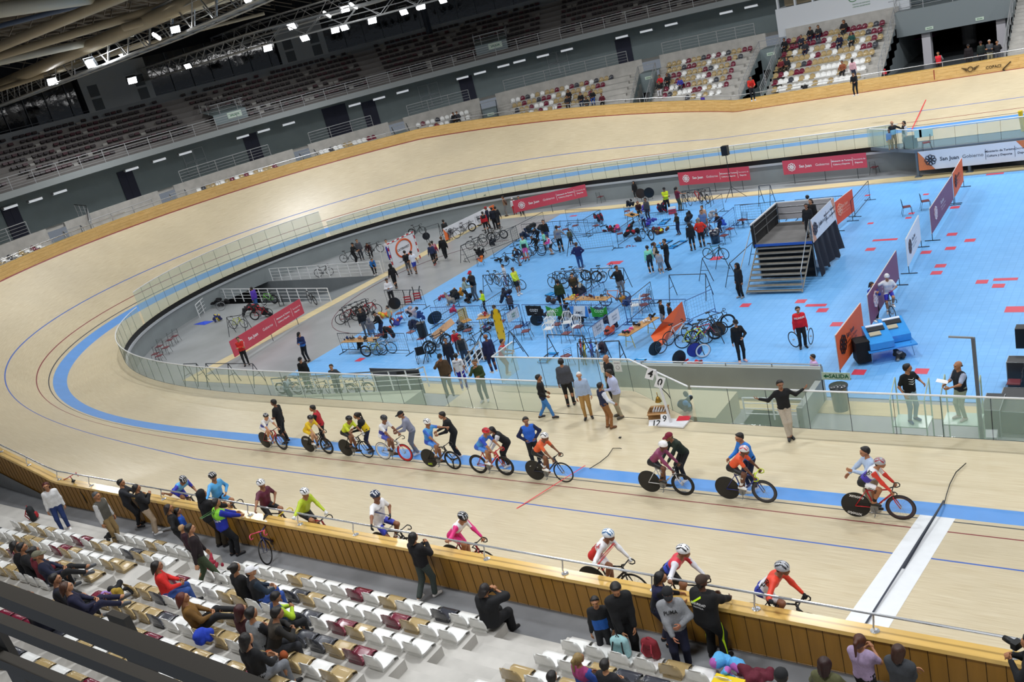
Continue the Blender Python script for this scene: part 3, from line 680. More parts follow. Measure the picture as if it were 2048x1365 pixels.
for i,(u,v,z,s,lab) in enumerate([(103,162,16.1,1.15,'large square floodlight, leftmost of the three big ones'),(183,127,16.1,1.1,'large square floodlight, middle of the three big ones'),(349,58,16.1,1.15,'large square floodlight, rightmost of the three big ones'),(497,-2,16.1,1.,'floodlight cut by the top edge of the frame above the first catwalk'),
  (263,160,15.6,1.05,'floodlight standing alone on the second truss over the pale tower wall'),(377,131,15.6,.8,'small floodlight on the second truss left of the exit signs'),(534,95,15.6,1.1,'floodlight on the second truss, left of the window with pale glints'),(611,74,15.6,1.1,'floodlight on the second truss, next right of the one by the tower'),(669,59,15.6,1.05,'left floodlight of the close pair on the second truss'),(690,53,15.6,1.05,'right floodlight of the close pair on the second truss'),(743,40,15.6,1.1,'floodlight on the second truss right of the close pair'),(809,22,15.6,1.05,'floodlight on the second truss, third from the right end'),(841,12,15.6,1.05,'floodlight on the second truss, second from the right end'),(887,-1,15.6,1.,'floodlight on the second truss cut by the top edge'),
  (689,17,16.6,1.1,'floodlight on the third truss beside the two tilted tube lights'),(585,51,16.6,1.1,'floodlight on the third truss shining through its lattice')]):
  P=at(u,v,z); s*=np.linalg.norm(P-CAM)/70*.9 if z<16 else np.linalg.norm(P-CAM)/60*.75
  d=Vector(CAM-P); ang=math.atan2(d.y,d.x)
  if pfl is None:
    mb=MB(); mb.box((0,0,.02),(.32,.62,.46)); 
    for k in range(5): mb.box((-.2,-.24+k*.12,.02),(.12,.02,.4))
    mb.tube([(0,-.36,.02),(0,-.36,.42),(0,.36,.42),(0,.36,.02)],.025,4)
    pfl=mb.build('floodlight',M_FH); m2=MB(); m2.box((.17,0,.02),(.03,.56,.4)); m2.build('lens',M_FL,pfl); o=pfl
  else: o=dup(pfl)
  o.location=P; o.rotation_euler=(0,.45,ang+(-.5 if i%2 else .25)); o.scale=(s*1.05,)*3; tag(o,lab,'floodlight')
for q,lab in (((706,11),'tilted bright tube light, upper one by the third truss'),((653,28),'tilted bright tube light, lower one by the third truss'),((312,72),'tilted tube light left of the rightmost big floodlight'),((236,105),'thin tilted tube light between the big floodlights')):
  P=at(*q,16.7); mb=MB(); Q=at(q[0]+7,q[1]+5,16.7); mb.tube([P-(Q-P)*.6,Q],.11,6); tag(mb.build('tube_light',mat('tube_light_emit','ffffff',.4,emit=8)),lab,'lamp')
# foreground rail of the upper tier below the camera
def thick(q0,q1,z,w_,h_,name,lab):
  pass
e=empty('upper_tier_rail'); tag(e,'thick grey-brown steel rail with plate posts across the bottom left foreground','railing')
M_FR=mat('brown_grey_rail_paint','6f6a63',.5)
def box_between(mb,A,B,w_,h_):
  A=Vector(A);B=Vector(B); t=(B-A).normalized(); s=Vector((-t.y,t.x,0)).normalized(); q=[]
  for P in (A,B):
    for i,j in ((-1,-1),(1,-1),(1,1),(-1,1)): q.append(P+s*i*w_/2+Vector((0,0,j*h_/2)))
  mb.add(q,[[0,1,2,3],[7,6,5,4],[0,4,5,1],[1,5,6,2],[2,6,7,3],[3,7,4,0]])
def ext(q0,q1,z,k0=.5,k1=.3): A=at(*q0,z);B=at(*q1,z); return A+(A-B)*k0,B+(B-A)*k1
mb=MB(); A,B=ext((0,1182),(590,1410),11.2); box_between(mb,A,B,.07,.03); box_between(mb,A-[0,0,.045],B-[0,0,.045],.05,.05); mb.build('top_rail',M_FR,e)
mb=MB(); A,B=ext((0,1245),(265,1350),11.,.5,.6); box_between(mb,A,B,.05,.06); A,B=ext((0,1318),(130,1372),10.8,.5,1.6); box_between(mb,A,B,.05,.06); mb.build('bar',M_FR,e)
for q in ((20,1310),(300,1360)):
  P=at(*q,10.75); mb=MB(); mb.add([(P[0]-.05,P[1],11.1),(P[0]+.08,P[1],11.1),(P[0]+.16,P[1]+.02,9.6),(P[0]-.12,P[1]+.02,9.6),(P[0]-.05,P[1]-.03,11.1),(P[0]+.08,P[1]-.03,11.1),(P[0]+.16,P[1]-.01,9.6),(P[0]-.12,P[1]-.01,9.6)],[[0,1,2,3],[7,6,5,4],[0,4,5,1],[1,5,6,2],[2,6,7,3],[3,7,4,0]]); mb.build('plate_post',M_FR,e)
# ---------------------------------------------------------------- figures: signed-distance bodies and clothes
_E=[((0,0,0),(1,0,0)),((0,1,0),(1,1,0)),((0,0,1),(1,0,1)),((0,1,1),(1,1,1)),((0,0,0),(0,1,0)),((1,0,0),(1,1,0)),((0,0,1),(0,1,1)),((1,0,1),(1,1,1)),((0,0,0),(0,0,1)),((1,0,0),(1,0,1)),((0,1,0),(0,1,1)),((1,1,0),(1,1,1))]
def nets(F,org,h):
  nx_,ny_,nz_=F.shape; I=F<0
  def sh(A,c): return A[c[0]:nx_-1+c[0],c[1]:ny_-1+c[1],c[2]:nz_-1+c[2]]
  cnt=np.zeros((nx_-1,ny_-1,nz_-1),np.float32); pos=np.zeros((nx_-1,ny_-1,nz_-1,3),np.float32)
  for a,b in _E:
    fa,fb=sh(F,a),sh(F,b); cr=(fa<0)!=(fb<0); t=np.where(cr,fa/(fa-fb+1e-12),0)
    for ax in range(3): pos[...,ax]+=np.where(cr,a[ax]+(b[ax]-a[ax])*t,0)
    cnt+=cr
  act=cnt>0; idx=-np.ones(cnt.shape,np.int64); idx[act]=np.arange(act.sum())
  ii=np.argwhere(act); V=(ii+pos[act]/cnt[act][:,None])*h+org
  Q=[]
  for ax in range(3):
    o1,o2=[(1,2),(2,0),(0,1)][ax]
    s0=[slice(1,-1)]*3; s1=[slice(1,-1)]*3; s0[ax]=slice(0,-1); s1[ax]=slice(1,None)
    a=I[tuple(s0)]; b=I[tuple(s1)]; ch=np.argwhere(a!=b)
    if len(ch)==0: continue
    base=ch.copy(); base[:,o1]+=1; base[:,o2]+=1
    def g(d1,d2): q=base.copy(); q[:,o1]-=d1; q[:,o2]-=d2; return idx[q[:,0],q[:,1],q[:,2]]
    q=np.stack([g(1,1),g(0,1),g(0,0),g(1,0)],1); fl=a[ch[:,0],ch[:,1],ch[:,2]]
    q[~fl]=q[~fl][:,::-1]; Q.append(q)
  return V,np.concatenate(Q)
def field(caps,h,k=.018,pad=None,cut=None):
  A=np.array([c[0] for c in caps],np.float32); B=np.array([c[1] for c in caps],np.float32); ra=np.array([c[2] for c in caps],np.float32); rb=np.array([c[3] for c in caps],np.float32)
  rm=max(ra.max(),rb.max())+2.5*h; lo=np.minimum(A,B).min(0)-rm; hi=np.maximum(A,B).max(0)+rm
  n=np.ceil((hi-lo)/h).astype(int)+1
  g=np.stack(np.meshgrid(*[np.arange(m,dtype=np.float32) for m in n],indexing='ij'),-1).reshape(-1,3)*h+lo.astype(np.float32)
  acc=np.zeros(len(g),np.float32)
  for i in range(len(caps)):
    r=max(ra[i],rb[i])+6*k; l=np.minimum(A[i],B[i])-r; u=np.maximum(A[i],B[i])+r
    # restrict to the box of this capsule
    i0=np.maximum(0,np.floor((l-lo)/h).astype(int)); i1=np.minimum(n,np.ceil((u-lo)/h).astype(int)+1)
    sl=acc.reshape(n)[i0[0]:i1[0],i0[1]:i1[1],i0[2]:i1[2]]
    gg=g.reshape(*n,3)[i0[0]:i1[0],i0[1]:i1[1],i0[2]:i1[2]]
    d=B[i]-A[i]; L=float(d@d)+1e-9; p=gg-A[i]; t=np.clip((p@d)/L,0,1); D=np.sqrt(((p-t[...,None]*d)**2).sum(-1))-(ra[i]+(rb[i]-ra[i])*t)
    sl+=np.exp(-D/k)
  F=-k*np.log(acc+1e-20); F=F.reshape(n)
  if cut is not None:
    G=g.reshape(*n,3)
    for (pt,nr) in cut: F=np.maximum(F,((G-np.array(pt,np.float32))@np.array(nr,np.float32)))
  return nets(F,lo,h)
def qmesh(name,V,Q,mats,mi=None,smooth=True):
  me=bpy.data.meshes.new(name); me.vertices.add(len(V)); me.vertices.foreach_set('co',np.asarray(V,np.float32).ravel())
  me.loops.add(Q.size); me.loops.foreach_set('vertex_index',Q.astype(np.int32).ravel()); me.polygons.add(len(Q))
  me.polygons.foreach_set('loop_start',np.arange(0,Q.size,4,dtype=np.int32))
  for m in mats: me.materials.append(m)
  if mi is not None: me.polygons.foreach_set('material_index',mi.astype(np.int32))
  me.polygons.foreach_set('use_smooth',np.ones(len(Q),bool) if smooth else np.zeros(len(Q),bool)); me.update(calc_edges=True); return me
V3=lambda *a: np.array(a,float)
def unit(v): return v/(np.linalg.norm(v)+1e-9)
# head (frame: face +Y, up +Z, origin = centre of skull)
def head_geo(h):
  c=[(V3(0,-.012,.02),V3(0,-.03,.025),.088,.086),(V3(0,.035,.0),V3(0,.045,-.05),.062,.05),(V3(0,.05,-.075),V3(0,.06,-.085),.036,.03),(V3(0,.09,.005),V3(0,.108,-.022),.008,.013),
   (V3(-.082,-.005,.005),V3(-.086,-.012,-.03),.012,.01),(V3(.082,-.005,.005),V3(.086,-.012,-.03),.012,.01),(V3(-.03,.088,.03),V3(.03,.088,.03),.012,.012),(V3(-.018,.09,-.052),V3(.018,.09,-.052),.01,.01)]
  V,Q=field(c,h,.012); mi=np.zeros(len(Q),int); C=V[Q].mean(1)
  for s in (-1,1):
    d=np.hypot(C[:,0]-s*.032,C[:,2]-.012); mi[(d<.0125+h*.2)&(C[:,1]>.06)]=1
  mi[(np.abs(C[:,0])<.026)&(np.abs(C[:,2]+.055)<.006+h*.15)&(C[:,1]>.07)]=2
  return V,Q,mi
def hand_geo(h,curl,side=1):  # wrist at origin, fingers along +Z, palm normal +Y, thumb toward side*X
  c=[(V3(-.022,0,.02),V3(-.026,0,.075),.015,.014),(V3(.0,0,.015),V3(0,0,.08),.017,.014),(V3(.022,0,.02),V3(.026,0,.075),.015,.014),(V3(0,0,-.03),V3(0,0,.02),.024,.019)]
  for i,(x,L) in enumerate(((-.030,.058),(-.010,.074),(.010,.078),(.030,.07))):
    x*=1 if side>0 else 1; xx=x*side if side>0 else -x; p=V3(xx,0,.08); a=.15+.3*curl
    for s_ in range(3):
      a+=curl*.75; q=p+V3(xx*.06,math.sin(a),math.cos(a))*L/3*1.05; c.append((p,q,.0088-.0008*s_,.008-.0008*s_)); p=q
  p=V3(side*.026,.004,.022)
  for s_,(dx,dy,dz) in enumerate(((.6,.35,.7),(.35,.5,.8),(.15,.5,.85))): q=p+unit(V3(dx*side,dy+curl*.5,dz))*.029; c.append((p,q,.0115-.001*s_,.0105-.001*s_)); p=q
  return field(c,h,.004)
GEO={}
def geo(kind,h,*a):
  k=(kind,h)+a
  if k not in GEO: GEO[k]=(head_geo if kind=='head' else hand_geo)(h,*a)
  return GEO[k]
def ik(a,b,l1,l2,pole):
  d=b-a; D=np.linalg.norm(d); mx=(l1+l2)*.998
  if D>mx: b=a+d/D*mx; D=mx; d=b-a
  D=max(D,abs(l1-l2)+.01); x=(l1*l1-l2*l2+D*D)/(2*D); y=math.sqrt(max(0,l1*l1-x*x)); u=d/np.linalg.norm(d); pp=pole-(pole@u)*u
  return a+u*x+unit(pp)*y,b
def rotm(yaw,pitch,roll=0): # local frame: forward +Y ; yaw about z (left +), pitch down +
  return np.array((Matrix.Rotation(yaw,3,'Z')@Matrix.Rotation(-pitch,3,'X')@Matrix.Rotation(roll,3,'Y')))
POSE={'stand':dict(),'walk':dict(la=(-.08,-.26,.13),ra=(.08,.24,.08),lw=(-.27,.16,.86),rw=(.27,-.12,.86),lean=.05),
'crossed':dict(lw=(.10,.2,1.15),rw=(-.10,.22,1.12),lp=(-1,-.4,-.3),rp=(1,-.4,-.3),curl=.3),
'phone':dict(lw=(-.05,.26,1.28),rw=(.06,.27,1.3),lp=(-.7,0,-1),rp=(.7,0,-1),curl=.8,hp=.15),
'lookphone':dict(lw=(-.06,.24,1.12),rw=(.07,.25,1.12),lp=(-.7,-.3,-1),rp=(.7,-.3,-1),curl=.8,hp=.55),
'hips':dict(lw=(-.17,.06,1.0),rw=(.17,.06,1.0),lp=(-1,-.5,0),rp=(1,-.5,0)),
'back':dict(lw=(-.05,-.16,.98),rw=(.06,-.17,.98),lp=(-1,-.4,0),rp=(1,-.4,0)),
'lean':dict(lean=.35,hip=(0,-.12,.9),lw=(-.15,.36,1.02),rw=(.15,.36,1.02),la=(-.1,-.1,.08),ra=(.1,-.02,.08)),
'bend':dict(lean=.95,hip=(0,-.2,.86),lw=(-.1,.42,.72),rw=(.12,.45,.75),la=(-.1,-.05,.08),ra=(.1,.08,.08),hp=-.1),
'spread':dict(lw=(-.62,-.1,1.28),rw=(.62,-.1,1.28),lp=(0,0,-1),rp=(0,0,-1),la=(-.04,.12,.08),ra=(.04,.2,.08),lean=-.05),
'sit':dict(hip=(0,-.02,.12),la=(-.11,.44,-.38),ra=(.11,.42,-.38),lw=(-.13,.30,.24),rw=(.13,.30,.24),lean=.06,lp=(-1,-.5,-.3),rp=(1,-.5,-.3),curl=.5),
'sitlean':dict(hip=(0,-.02,.12),la=(-.14,.40,-.38),ra=(.14,.37,-.38),lw=(-.06,.42,.30),rw=(.07,.42,.32),lean=.5,lp=(-1,0,-.3),rp=(1,0,-.3),curl=.7,hp=.1),
'sitphone':dict(hip=(0,-.02,.12),la=(-.11,.44,-.38),ra=(.11,.42,-.38),lw=(-.05,.3,.42),rw=(.06,.3,.42),lean=.16,lp=(-1,-.2,-.6),rp=(1,-.2,-.6),curl=.8,hp=.5),
'sitlegs':dict(hip=(0,-.02,.12),la=(-.06,.72,.06),ra=(.12,.66,.02),lw=(-.1,.25,.28),rw=(.12,.25,.28),lean=-.12,lp=(-1,-.3,-.3),rp=(1,-.3,-.3),curl=.5),
'chair':dict(hip=(0,-.02,.55),la=(-.11,.40,.08),ra=(.11,.38,.08),lw=(-.13,.30,.66),rw=(.13,.30,.66),lean=.1,lp=(-1,-.5,-.3),rp=(1,-.5,-.3),curl=.5),
'squat':dict(hip=(0,-.2,.35),la=(-.13,.02,.08),ra=(.13,.1,.08),lw=(-.1,.36,.4),rw=(.12,.38,.4),lean=.55,curl=.6),
'ride':dict(hip=(0,-.245,1.02),la=(-.11,-.06,.22),ra=(.11,-.03,.50),lw=(-.2,.40,.90),rw=(.2,.40,.90),lean=.83,lp=(-.5,-.6,-.6),rp=(.5,-.6,-.6),curl=1.15,hp=-.15,kp=(0,1,.4)),
'rideup':dict(hip=(0,-.245,1.02),la=(-.11,-.06,.22),ra=(.11,-.03,.50),lw=(-.2,.36,.95),rw=(.2,.36,.95),lean=.55,lp=(-.5,-.6,-.6),rp=(.5,-.6,-.6),curl=1.15,hp=.1,kp=(0,1,.4)),
'ridesit':dict(hip=(0,-.245,1.02),la=(-.11,-.03,.50),ra=(.11,-.06,.22),lw=(-.13,.02,1.12),rw=(.17,.02,1.08),lean=.25,lp=(-1,-.6,0),rp=(1,-.6,0),curl=.4,hp=0,kp=(0,1,.4)),
}
def skeleton(pose,H,o):
  P=dict(hip=(0,0,.93),la=(-.1,.0,.08),ra=(.1,.04,.08),lw=(-.25,.04,.83),rw=(.25,.04,.83),lean=.02,side=0,twist=0,hy=0,hp=.05,lp=(-.3,-1,0),rp=(.3,-1,0),curl=.35,kp=(0,1,0)); P.update(POSE[pose]); P.update(o)
  s=H/1.75; J={}; hip=V3(*P['hip'])*s; J['hip']=hip
  Rt=rotm(0,P['lean'],P['side']); up=Rt@V3(0,0,1); fw=Rt@V3(0,1,0); rt=Rt@V3(1,0,0); ct,st=math.cos(P['twist']),math.sin(P['twist']); rt2=rt*ct+fw*st; fw2=fw*ct-rt*st
  J['waist']=hip+up*.16*s+fw*.005; J['chest']=hip+up*.36*s-fw*.01*s; J['neck']=hip+up*.50*s-fw*.015*s
  J['up'],J['fw'],J['rt']=up,fw2,rt2
  yw=P['hy']; Rh=rotm(0,P['lean']*.35,0)@rotm(yw,P['hp']); J['Rh']=Rh
  J['head']=J['neck']+(up*.6+V3(0,0,.4)+fw*.05)*.165*s+Rh@V3(0,.01,.02)
  for n,sg in (('l',-1),('r',1)):
    hj=hip+rt*sg*.088*s-up*.02*s; an=V3(*P[n+'a'])*s; kn,an=ik(hj,an,.43*s,.42*s,V3(*P['kp'])+rt*sg*.12)
    sh=J['neck']-up*.055*s+rt2*sg*.168*s; wr=V3(*P[n+'w'])*s; el,wr=ik(sh,wr,.285*s,.255*s,V3(*P[n+'p']))
    toe=an+(V3(0,1,0)+V3(.25*sg,0,0))*.15*s-V3(0,0,.045)*s
    J[n]=dict(hip=hj,knee=kn,ank=an,toe=toe,heel=an-V3(0,.04,.04)*s,sh=sh,el=el,wr=wr,sg=sg)
  J['s']=s; J['curl']=P['curl']; return J
def caps_torso(J,f=1,inf=0,belly=0):
  s=J['s']; rt=J['rt']; fw=J['fw']; c=[]
  for sg in (-1,1):
    c.append((J['hip']+rt*sg*.07*s,J['waist']+rt*sg*.055*s,.105*s*f+inf,.098*s*f+inf)); c.append((J['waist']+rt*sg*.055*s,J['chest']+rt*sg*.075*s,.098*s*f+inf,.108*s*f+inf))
    c.append((J['chest']+rt*sg*.075*s,J['neck']-J['up']*.06*s+rt*sg*.09*s,.108*s*f+inf,.07*s*f+inf))
  c.append((J['neck']-J['up']*.06*s-rt*.15*s,J['neck']-J['up']*.06*s+rt*.15*s,.06*s+inf,.06*s+inf))
  if belly: c.append((J['waist']+fw*.06*s,J['waist']+fw*.07*s-J['up']*.05*s,.12*s+belly,.12*s+belly))
  return c
def person(name,loc,rz,label,pose='stand',H=1.74,top='333333',top2=None,slv=None,sleeve='long',bot='22242c',legs='long',shoe='e8e8e8',skin='b98562',hair='short',hc='1a1310',res=.03,fat=1.,loose=.012,group=None,hat=None,hatc='222222',bulk=0,acc=None,o=None,bot2=None,kind='cloth',glove=None,female=False,tilt=0,sock=None,cat='person',vent='222222'):
  o=o or {}; key=(pose,round(H,2),repr(sorted(o.items())),res,fat,bulk,sleeve,legs,loose)
  if key not in GEO:
    J=skeleton(pose,H,o); s=J['s']; body=caps_torso(J,.93*fat); 
    body.append((J['neck']-J['up']*.02*s,J['head']-J['Rh']@V3(0,.02,.05),.056*s,.052*s))
    for n in 'lr':
      q=J[n]; body+=[(q['sh'],q['el'],.048*s,.037*s),(q['el'],q['wr'],.038*s,.025*s),(q['hip'],q['knee'],.082*s*fat,.053*s),(q['knee'],q['ank'],.052*s,.034*s),(q['knee']+(q['ank']-q['knee'])*.2-J['fw']*.01,q['knee']+(q['ank']-q['knee'])*.5-J['fw']*.008,.05*s,.045*s),(q['ank'],q['toe'],.034*s,.028*s),(q['ank'],q['heel'],.034*s,.03*s)]
    V,Q=field(body,res,.016); mi=np.zeros(len(Q),int)
    hh=.011 if res<.026 else .017; Vh,Qh,mh=geo('head',hh); Vs=[V];Qs=[Q];Ms=[mi]; n0=len(V)
    Vs.append(Vh*s@J['Rh'].T+J['head']); Qs.append(Qh+n0); Ms.append(mh); n0+=len(Vh)
    for n in 'lr':
      q=J[n]; z=unit(q['wr']-q['el']); inn=-J['rt']*q['sg']; y=inn-(inn@z)*z
      if pose.startswith('ride') and J['curl']>.9: y=V3(0,-.3,-1)-(V3(0,-.3,-1)@z)*z
      y=unit(y); x=np.cross(y,z); M=np.stack([x,y,z],1); sd=1 if (x@(J['fw']))*1>0 else -1
      if pose.startswith('ride'): sd=1 if x@(-J['rt']*q['sg'])>0 else -1
      Vg,Qg=geo('hand',.007 if res<.026 else .011,round(J['curl'],2),sd); Vs.append((Vg*s)@M.T+q['wr']+z*.02*s); Qs.append(Qg+n0); Ms.append(np.full(len(Qg),3)); n0+=len(Vg)
    G={'J':J,'body':(np.concatenate(Vs),np.concatenate(Qs),np.concatenate(Ms))}
    # top
    lo=loose; c=caps_torso(J,fat,lo,bulk); 
    for n in 'lr':
      q=J[n]; c.append((q['sh'],q['el'] if sleeve!='tee' else q['sh']+(q['el']-q['sh'])*.72,.05*s+lo,(.04 if sleeve!='tee' else .046)*s+lo*1.2))
      if sleeve=='long': c.append((q['el'],q['wr']-unit(q['wr']-q['el'])*.01,.041*s+lo,.029*s+lo))
    if sleeve=='hood': pass
    c=[x for x in c]
    if sleeve=='vest': c=c[:-2]
    cut=[(J['neck']+J['up']*.035*s,J['up'])] 
    V,Q=field(c,res,.016,cut=cut); C=V[Q].mean(1)
    # regions: 0 lower torso, 1 upper torso, 2 sleeves
    mi=np.zeros(len(Q),int); hgt=(C-J['hip'])@J['up']/s; mi[hgt>.27]=1
    for n in 'lr':
      q=J[n]; 
      for a,b,rr in ((q['sh'],q['el'],.075),(q['el'],q['wr'],.07)):
        d=b-a; t=np.clip((C-a)@d/(d@d),0.08 if rr==.075 else 0,1); D=np.linalg.norm(C-a-t[:,None]*d,axis=1); lat=(C-J['neck'])@J['rt']*q['sg']/s
        mi[(D<(rr+lo)*s)&((lat>.165)|(rr==.07))]=2
    G['top']=(V,Q,mi)
    lb=max(.006,lo*.8); c=[]; rt=J['rt']
    for sg in (-1,1): c.append((J['hip']+rt*sg*.07*s+J['up']*.07*s,J['hip']+rt*sg*.06*s,.1*s*fat+lb,.103*s*fat+lb))
    for n in 'lr':
      q=J[n]; c.append((q['hip'],q['knee'] if legs!='short' else q['hip']+(q['knee']-q['hip'])*.72,.086*s*fat+lb,(.058 if legs!='short' else .064)*s+lb))
      if legs=='long': c.append((q['knee'],q['ank']+(q['knee']-q['ank'])*.06,.055*s+lb,.042*s+lb*1.3))
    V,Q=field(c,res,.014); C=V[Q].mean(1); mi=np.zeros(len(Q),int)
    for n in 'lr':
      q=J[n]; d=q['knee']-q['hip']; t=(C-q['hip'])@d/(d@d); sd=((C-J['hip'])@rt)*q['sg']>0; mi[sd&(t>.25)]=1
      k=q['ank']-q['knee']; 
    G['bot']=(V,Q,mi)
    for n in 'lr':
      q=J[n]; G['shoe'+n]=field([(q['ank']-V3(0,0,.01),q['toe'],.044*s,.036*s),(q['ank']-V3(0,0,.01),q['heel'],.044*s,.038*s),(q['heel']-V3(0,0,.01),q['toe']-V3(0,0,.008),.032*s,.03*s)],min(res,.02),.01)
      G['sock'+n]=field([(q['ank']+V3(0,0,0),q['ank']+(q['knee']-q['ank'])*.28,.039*s,.046*s)],res*.7,.01)
    G['me']={}
    GEO[key]=G
  G=GEO[key]; J=G['J']; s=J['s']; me=G['me']
  if not me:
    V,Q,mi=G['body']; D=cm('777777'); me['b']=qmesh('person',V,Q,[D,D,D,D],mi)
    for k in ('top','bot'): V,Q,mi=G[k]; me[k]=qmesh(k,V,Q,[D,D,D],mi)
    for k in ('shoel','shoer','sockl','sockr'): V,Q=G[k]; me[k]=qmesh(k,V,Q,[D])
  b=ob('person',me['b'],None,loc,0); b.rotation_euler=(0,0,rz) if not tilt else (Matrix.Rotation(rz,3,'Z')@Matrix.Rotation(tilt,3,'Y')).to_euler()
  tag(b,label,cat,group)
  sk=cm(skin,'skin'); setmat(b,0,sk); setmat(b,1,cm('1c1512','paint')); setmat(b,2,cm('7d4038','skin')); setmat(b,3,cm(glove,'cloth') if glove else sk)
  t=ob('vest' if sleeve=='vest' else 'shirt',me['top'],b); top2=top2 or top; slv=slv or top
  for i,c in enumerate((top,top2,slv)): setmat(t,i,cm(c,kind))
  q=ob('shorts' if legs=='short' else 'trousers',me['bot'],b); setmat(q,0,cm(bot,kind)); setmat(q,1,cm(bot2 or bot,kind)); setmat(q,2,cm(bot,kind))
  for n in 'lr':
    x=ob('shoe',me['shoe'+n],b); setmat(x,0,cm(shoe,'paint'))
    if sock: x=ob('sock',me['sock'+n],b); setmat(x,0,cm(sock,'cloth'))
  Mh=Matrix([[*(J['Rh'][i]*s),J['head'][i]] for i in range(3)]+[[0,0,0,1]])
  if hair: 
    x=ob('hair',hairmesh(hair if not (hat in('helmet','cap') and hair=='short') else 'under'),b); x.matrix_local=Mh; setmat(x,0,cm(hc,'hair'))
  if hat:
    x=ob(hat,hatmesh(hat),b); x.matrix_local=Mh; setmat(x,0,cm(hatc,'gloss' if hat=='helmet' else 'cloth'))
    if hat=='helmet': setmat(x,1,cm(vent,'paint'))
  if acc=='hood':
    x=ob('hood',hatmesh('hoodup'),b); x.matrix_local=Mh; setmat(x,0,cm(top,kind))
  b['_t']=0; del b['_t']
  return b,t,q
HM={}
def ell(n,m,f,t0=0,t1=math.pi):
  V=[];Q=[]
  for i in range(n+1):
    th=t0+(t1-t0)*i/n
    for j in range(m):
      ph=2*math.pi*j/m; V.append(f(th,ph))
  for i in range(n):
    for j in range(m): Q.append([i*m+j,(i+1)*m+j,(i+1)*m+(j+1)%m,i*m+(j+1)%m])
  return np.array(V),np.array(Q)
def hairmesh(k):
  if k in HM: return HM[k]
  c=[(V3(0,-.018,.034),V3(0,-.036,.03),.094,.092)]
  if k=='short': c+=[(V3(-.06,-.02,.03),V3(-.07,-.05,-.02),.035,.03),(V3(.06,-.02,.03),V3(.07,-.05,-.02),.035,.03),(V3(0,-.07,-.02),V3(0,-.07,-.05),.05,.04),(V3(-.03,.04,.085),V3(.03,.045,.085),.03,.03)]
  elif k=='under': c=[(V3(0,-.05,.0),V3(0,-.07,-.04),.075,.05)]
  elif k=='grey': c+=[(V3(0,-.07,-.02),V3(0,-.07,-.05),.05,.04)]
  elif k=='bald': c=[(V3(-.07,-.02,-.0),V3(-.05,-.08,-.02),.025,.03),(V3(.07,-.02,-.0),V3(.05,-.08,-.02),.025,.03)]
  elif k in('long','pony','bun'): c+=[(V3(0,-.07,0),V3(0,-.08,-.06),.06,.05),(V3(-.07,0,.03),V3(-.07,-.03,-.05),.035,.03),(V3(.07,0,.03),V3(.07,-.03,-.05),.035,.03)]
  if k=='long': c+=[(V3(-.05,-.07,-.05),V3(-.06,-.10,-.32),.05,.035),(V3(.05,-.07,-.05),V3(.06,-.10,-.32),.05,.035),(V3(0,-.09,-.05),V3(0,-.12,-.36),.05,.035),(V3(-.08,-.01,0),V3(-.09,.0,-.22),.03,.025),(V3(.08,-.01,0),V3(.09,0,-.22),.03,.025)]
  if k=='pony': c+=[(V3(0,-.12,.06),V3(0,-.17,.02),.03,.03),(V3(0,-.17,.02),V3(0,-.17,-.28),.032,.015)]
  if k=='bun': c+=[(V3(0,-.13,.07),V3(0,-.15,.07),.042,.042)]
  cut=[((0,.078,.06),(0,1,.25))]
  if k!='under': cut.append(((0,.03,.035),(0,.75,-.6)))
  V,Q=field(c,.015,.012,cut=cut if k not in('bald',) else None); me=qmesh('hair',V,Q,[cm('222222')]); HM[k]=me; return me
def hatmesh(k):
  if k in HM: return HM[k]
  if k=='helmet':
    f=lambda th,ph:(.108*math.sin(th)*math.cos(ph),(.145 if math.sin(ph)<0 else .125)*math.sin(th)*math.sin(ph)-.01,.035+.112*math.cos(th)+(.02 if math.sin(ph)<-.2 else 0)*0)
    V,Q=ell(9,28,f,.02,math.pi*.56); C=V[Q].mean(1); mi=np.zeros(len(Q),int); ph=np.arctan2(C[:,1]+.01,C[:,0]); th=np.arctan2(np.hypot(C[:,0],C[:,1]),C[:,2]-.035)
    str_=(np.abs(np.sin(C[:,0]/.108*7.2))>.78)&(th>.35)&(th<1.35); mi[str_]=1
    me=qmesh('helmet',V,Q,[cm('eeeeee'),cm('222222')],mi)
    # visor edge and lining
  elif k=='cap':
    mb=MB(); mb.smooth=True
    f=lambda th,ph:(.1*math.sin(th)*math.cos(ph),.115*math.sin(th)*math.sin(ph)-.012,.035+.095*math.cos(th))
    V,Q=ell(7,20,f,.02,math.pi*.5); mb.add([tuple(v) for v in V],[list(map(int,q)) for q in Q])
    n=9; a=[]; 
    for z in (.045,.037):
      for i in range(n): t=math.pi*(.12+.76*i/(n-1)); a.append((.095*math.cos(t),.095*math.sin(t)-.01,z)); 
      for i in range(n): t=math.pi*(.16+.68*i/(n-1)); a.append((.09*math.cos(t),.05+.145*math.sin(t),z-.022))
    F=[]
    for i in range(n-1): F+= [[i,i+1,n+i+1,n+i],[3*n+i,3*n+i+1,2*n+i+1,2*n+i],[n+i,n+i+1,3*n+i+1,3*n+i]]
    mb.add(a,F); me=mb.mesh('cap',[cm('222222')])
  elif k=='beanie':
    V,Q=field([(V3(0,-.015,.04),V3(0,-.03,.045),.104,.1)],.015,.01,cut=[((0,0,.0),(0,.25,-1))]); me=qmesh('beanie',V,Q,[cm('222222')])
  elif k=='hoodup':
    V,Q=field([(V3(0,-.02,.035),V3(0,-.045,.02),.118,.115),(V3(0,-.04,-.04),V3(0,-.05,-.12),.1,.11)],.018,.02,cut=[((0,.055,.0),(0,1,.1))]); me=qmesh('hood',V,Q,[cm('222222')])
  HM[k]=me; return me
def face_to(p,q): return math.atan2(q[1]-p[1],q[0]-p[0])-math.pi/2
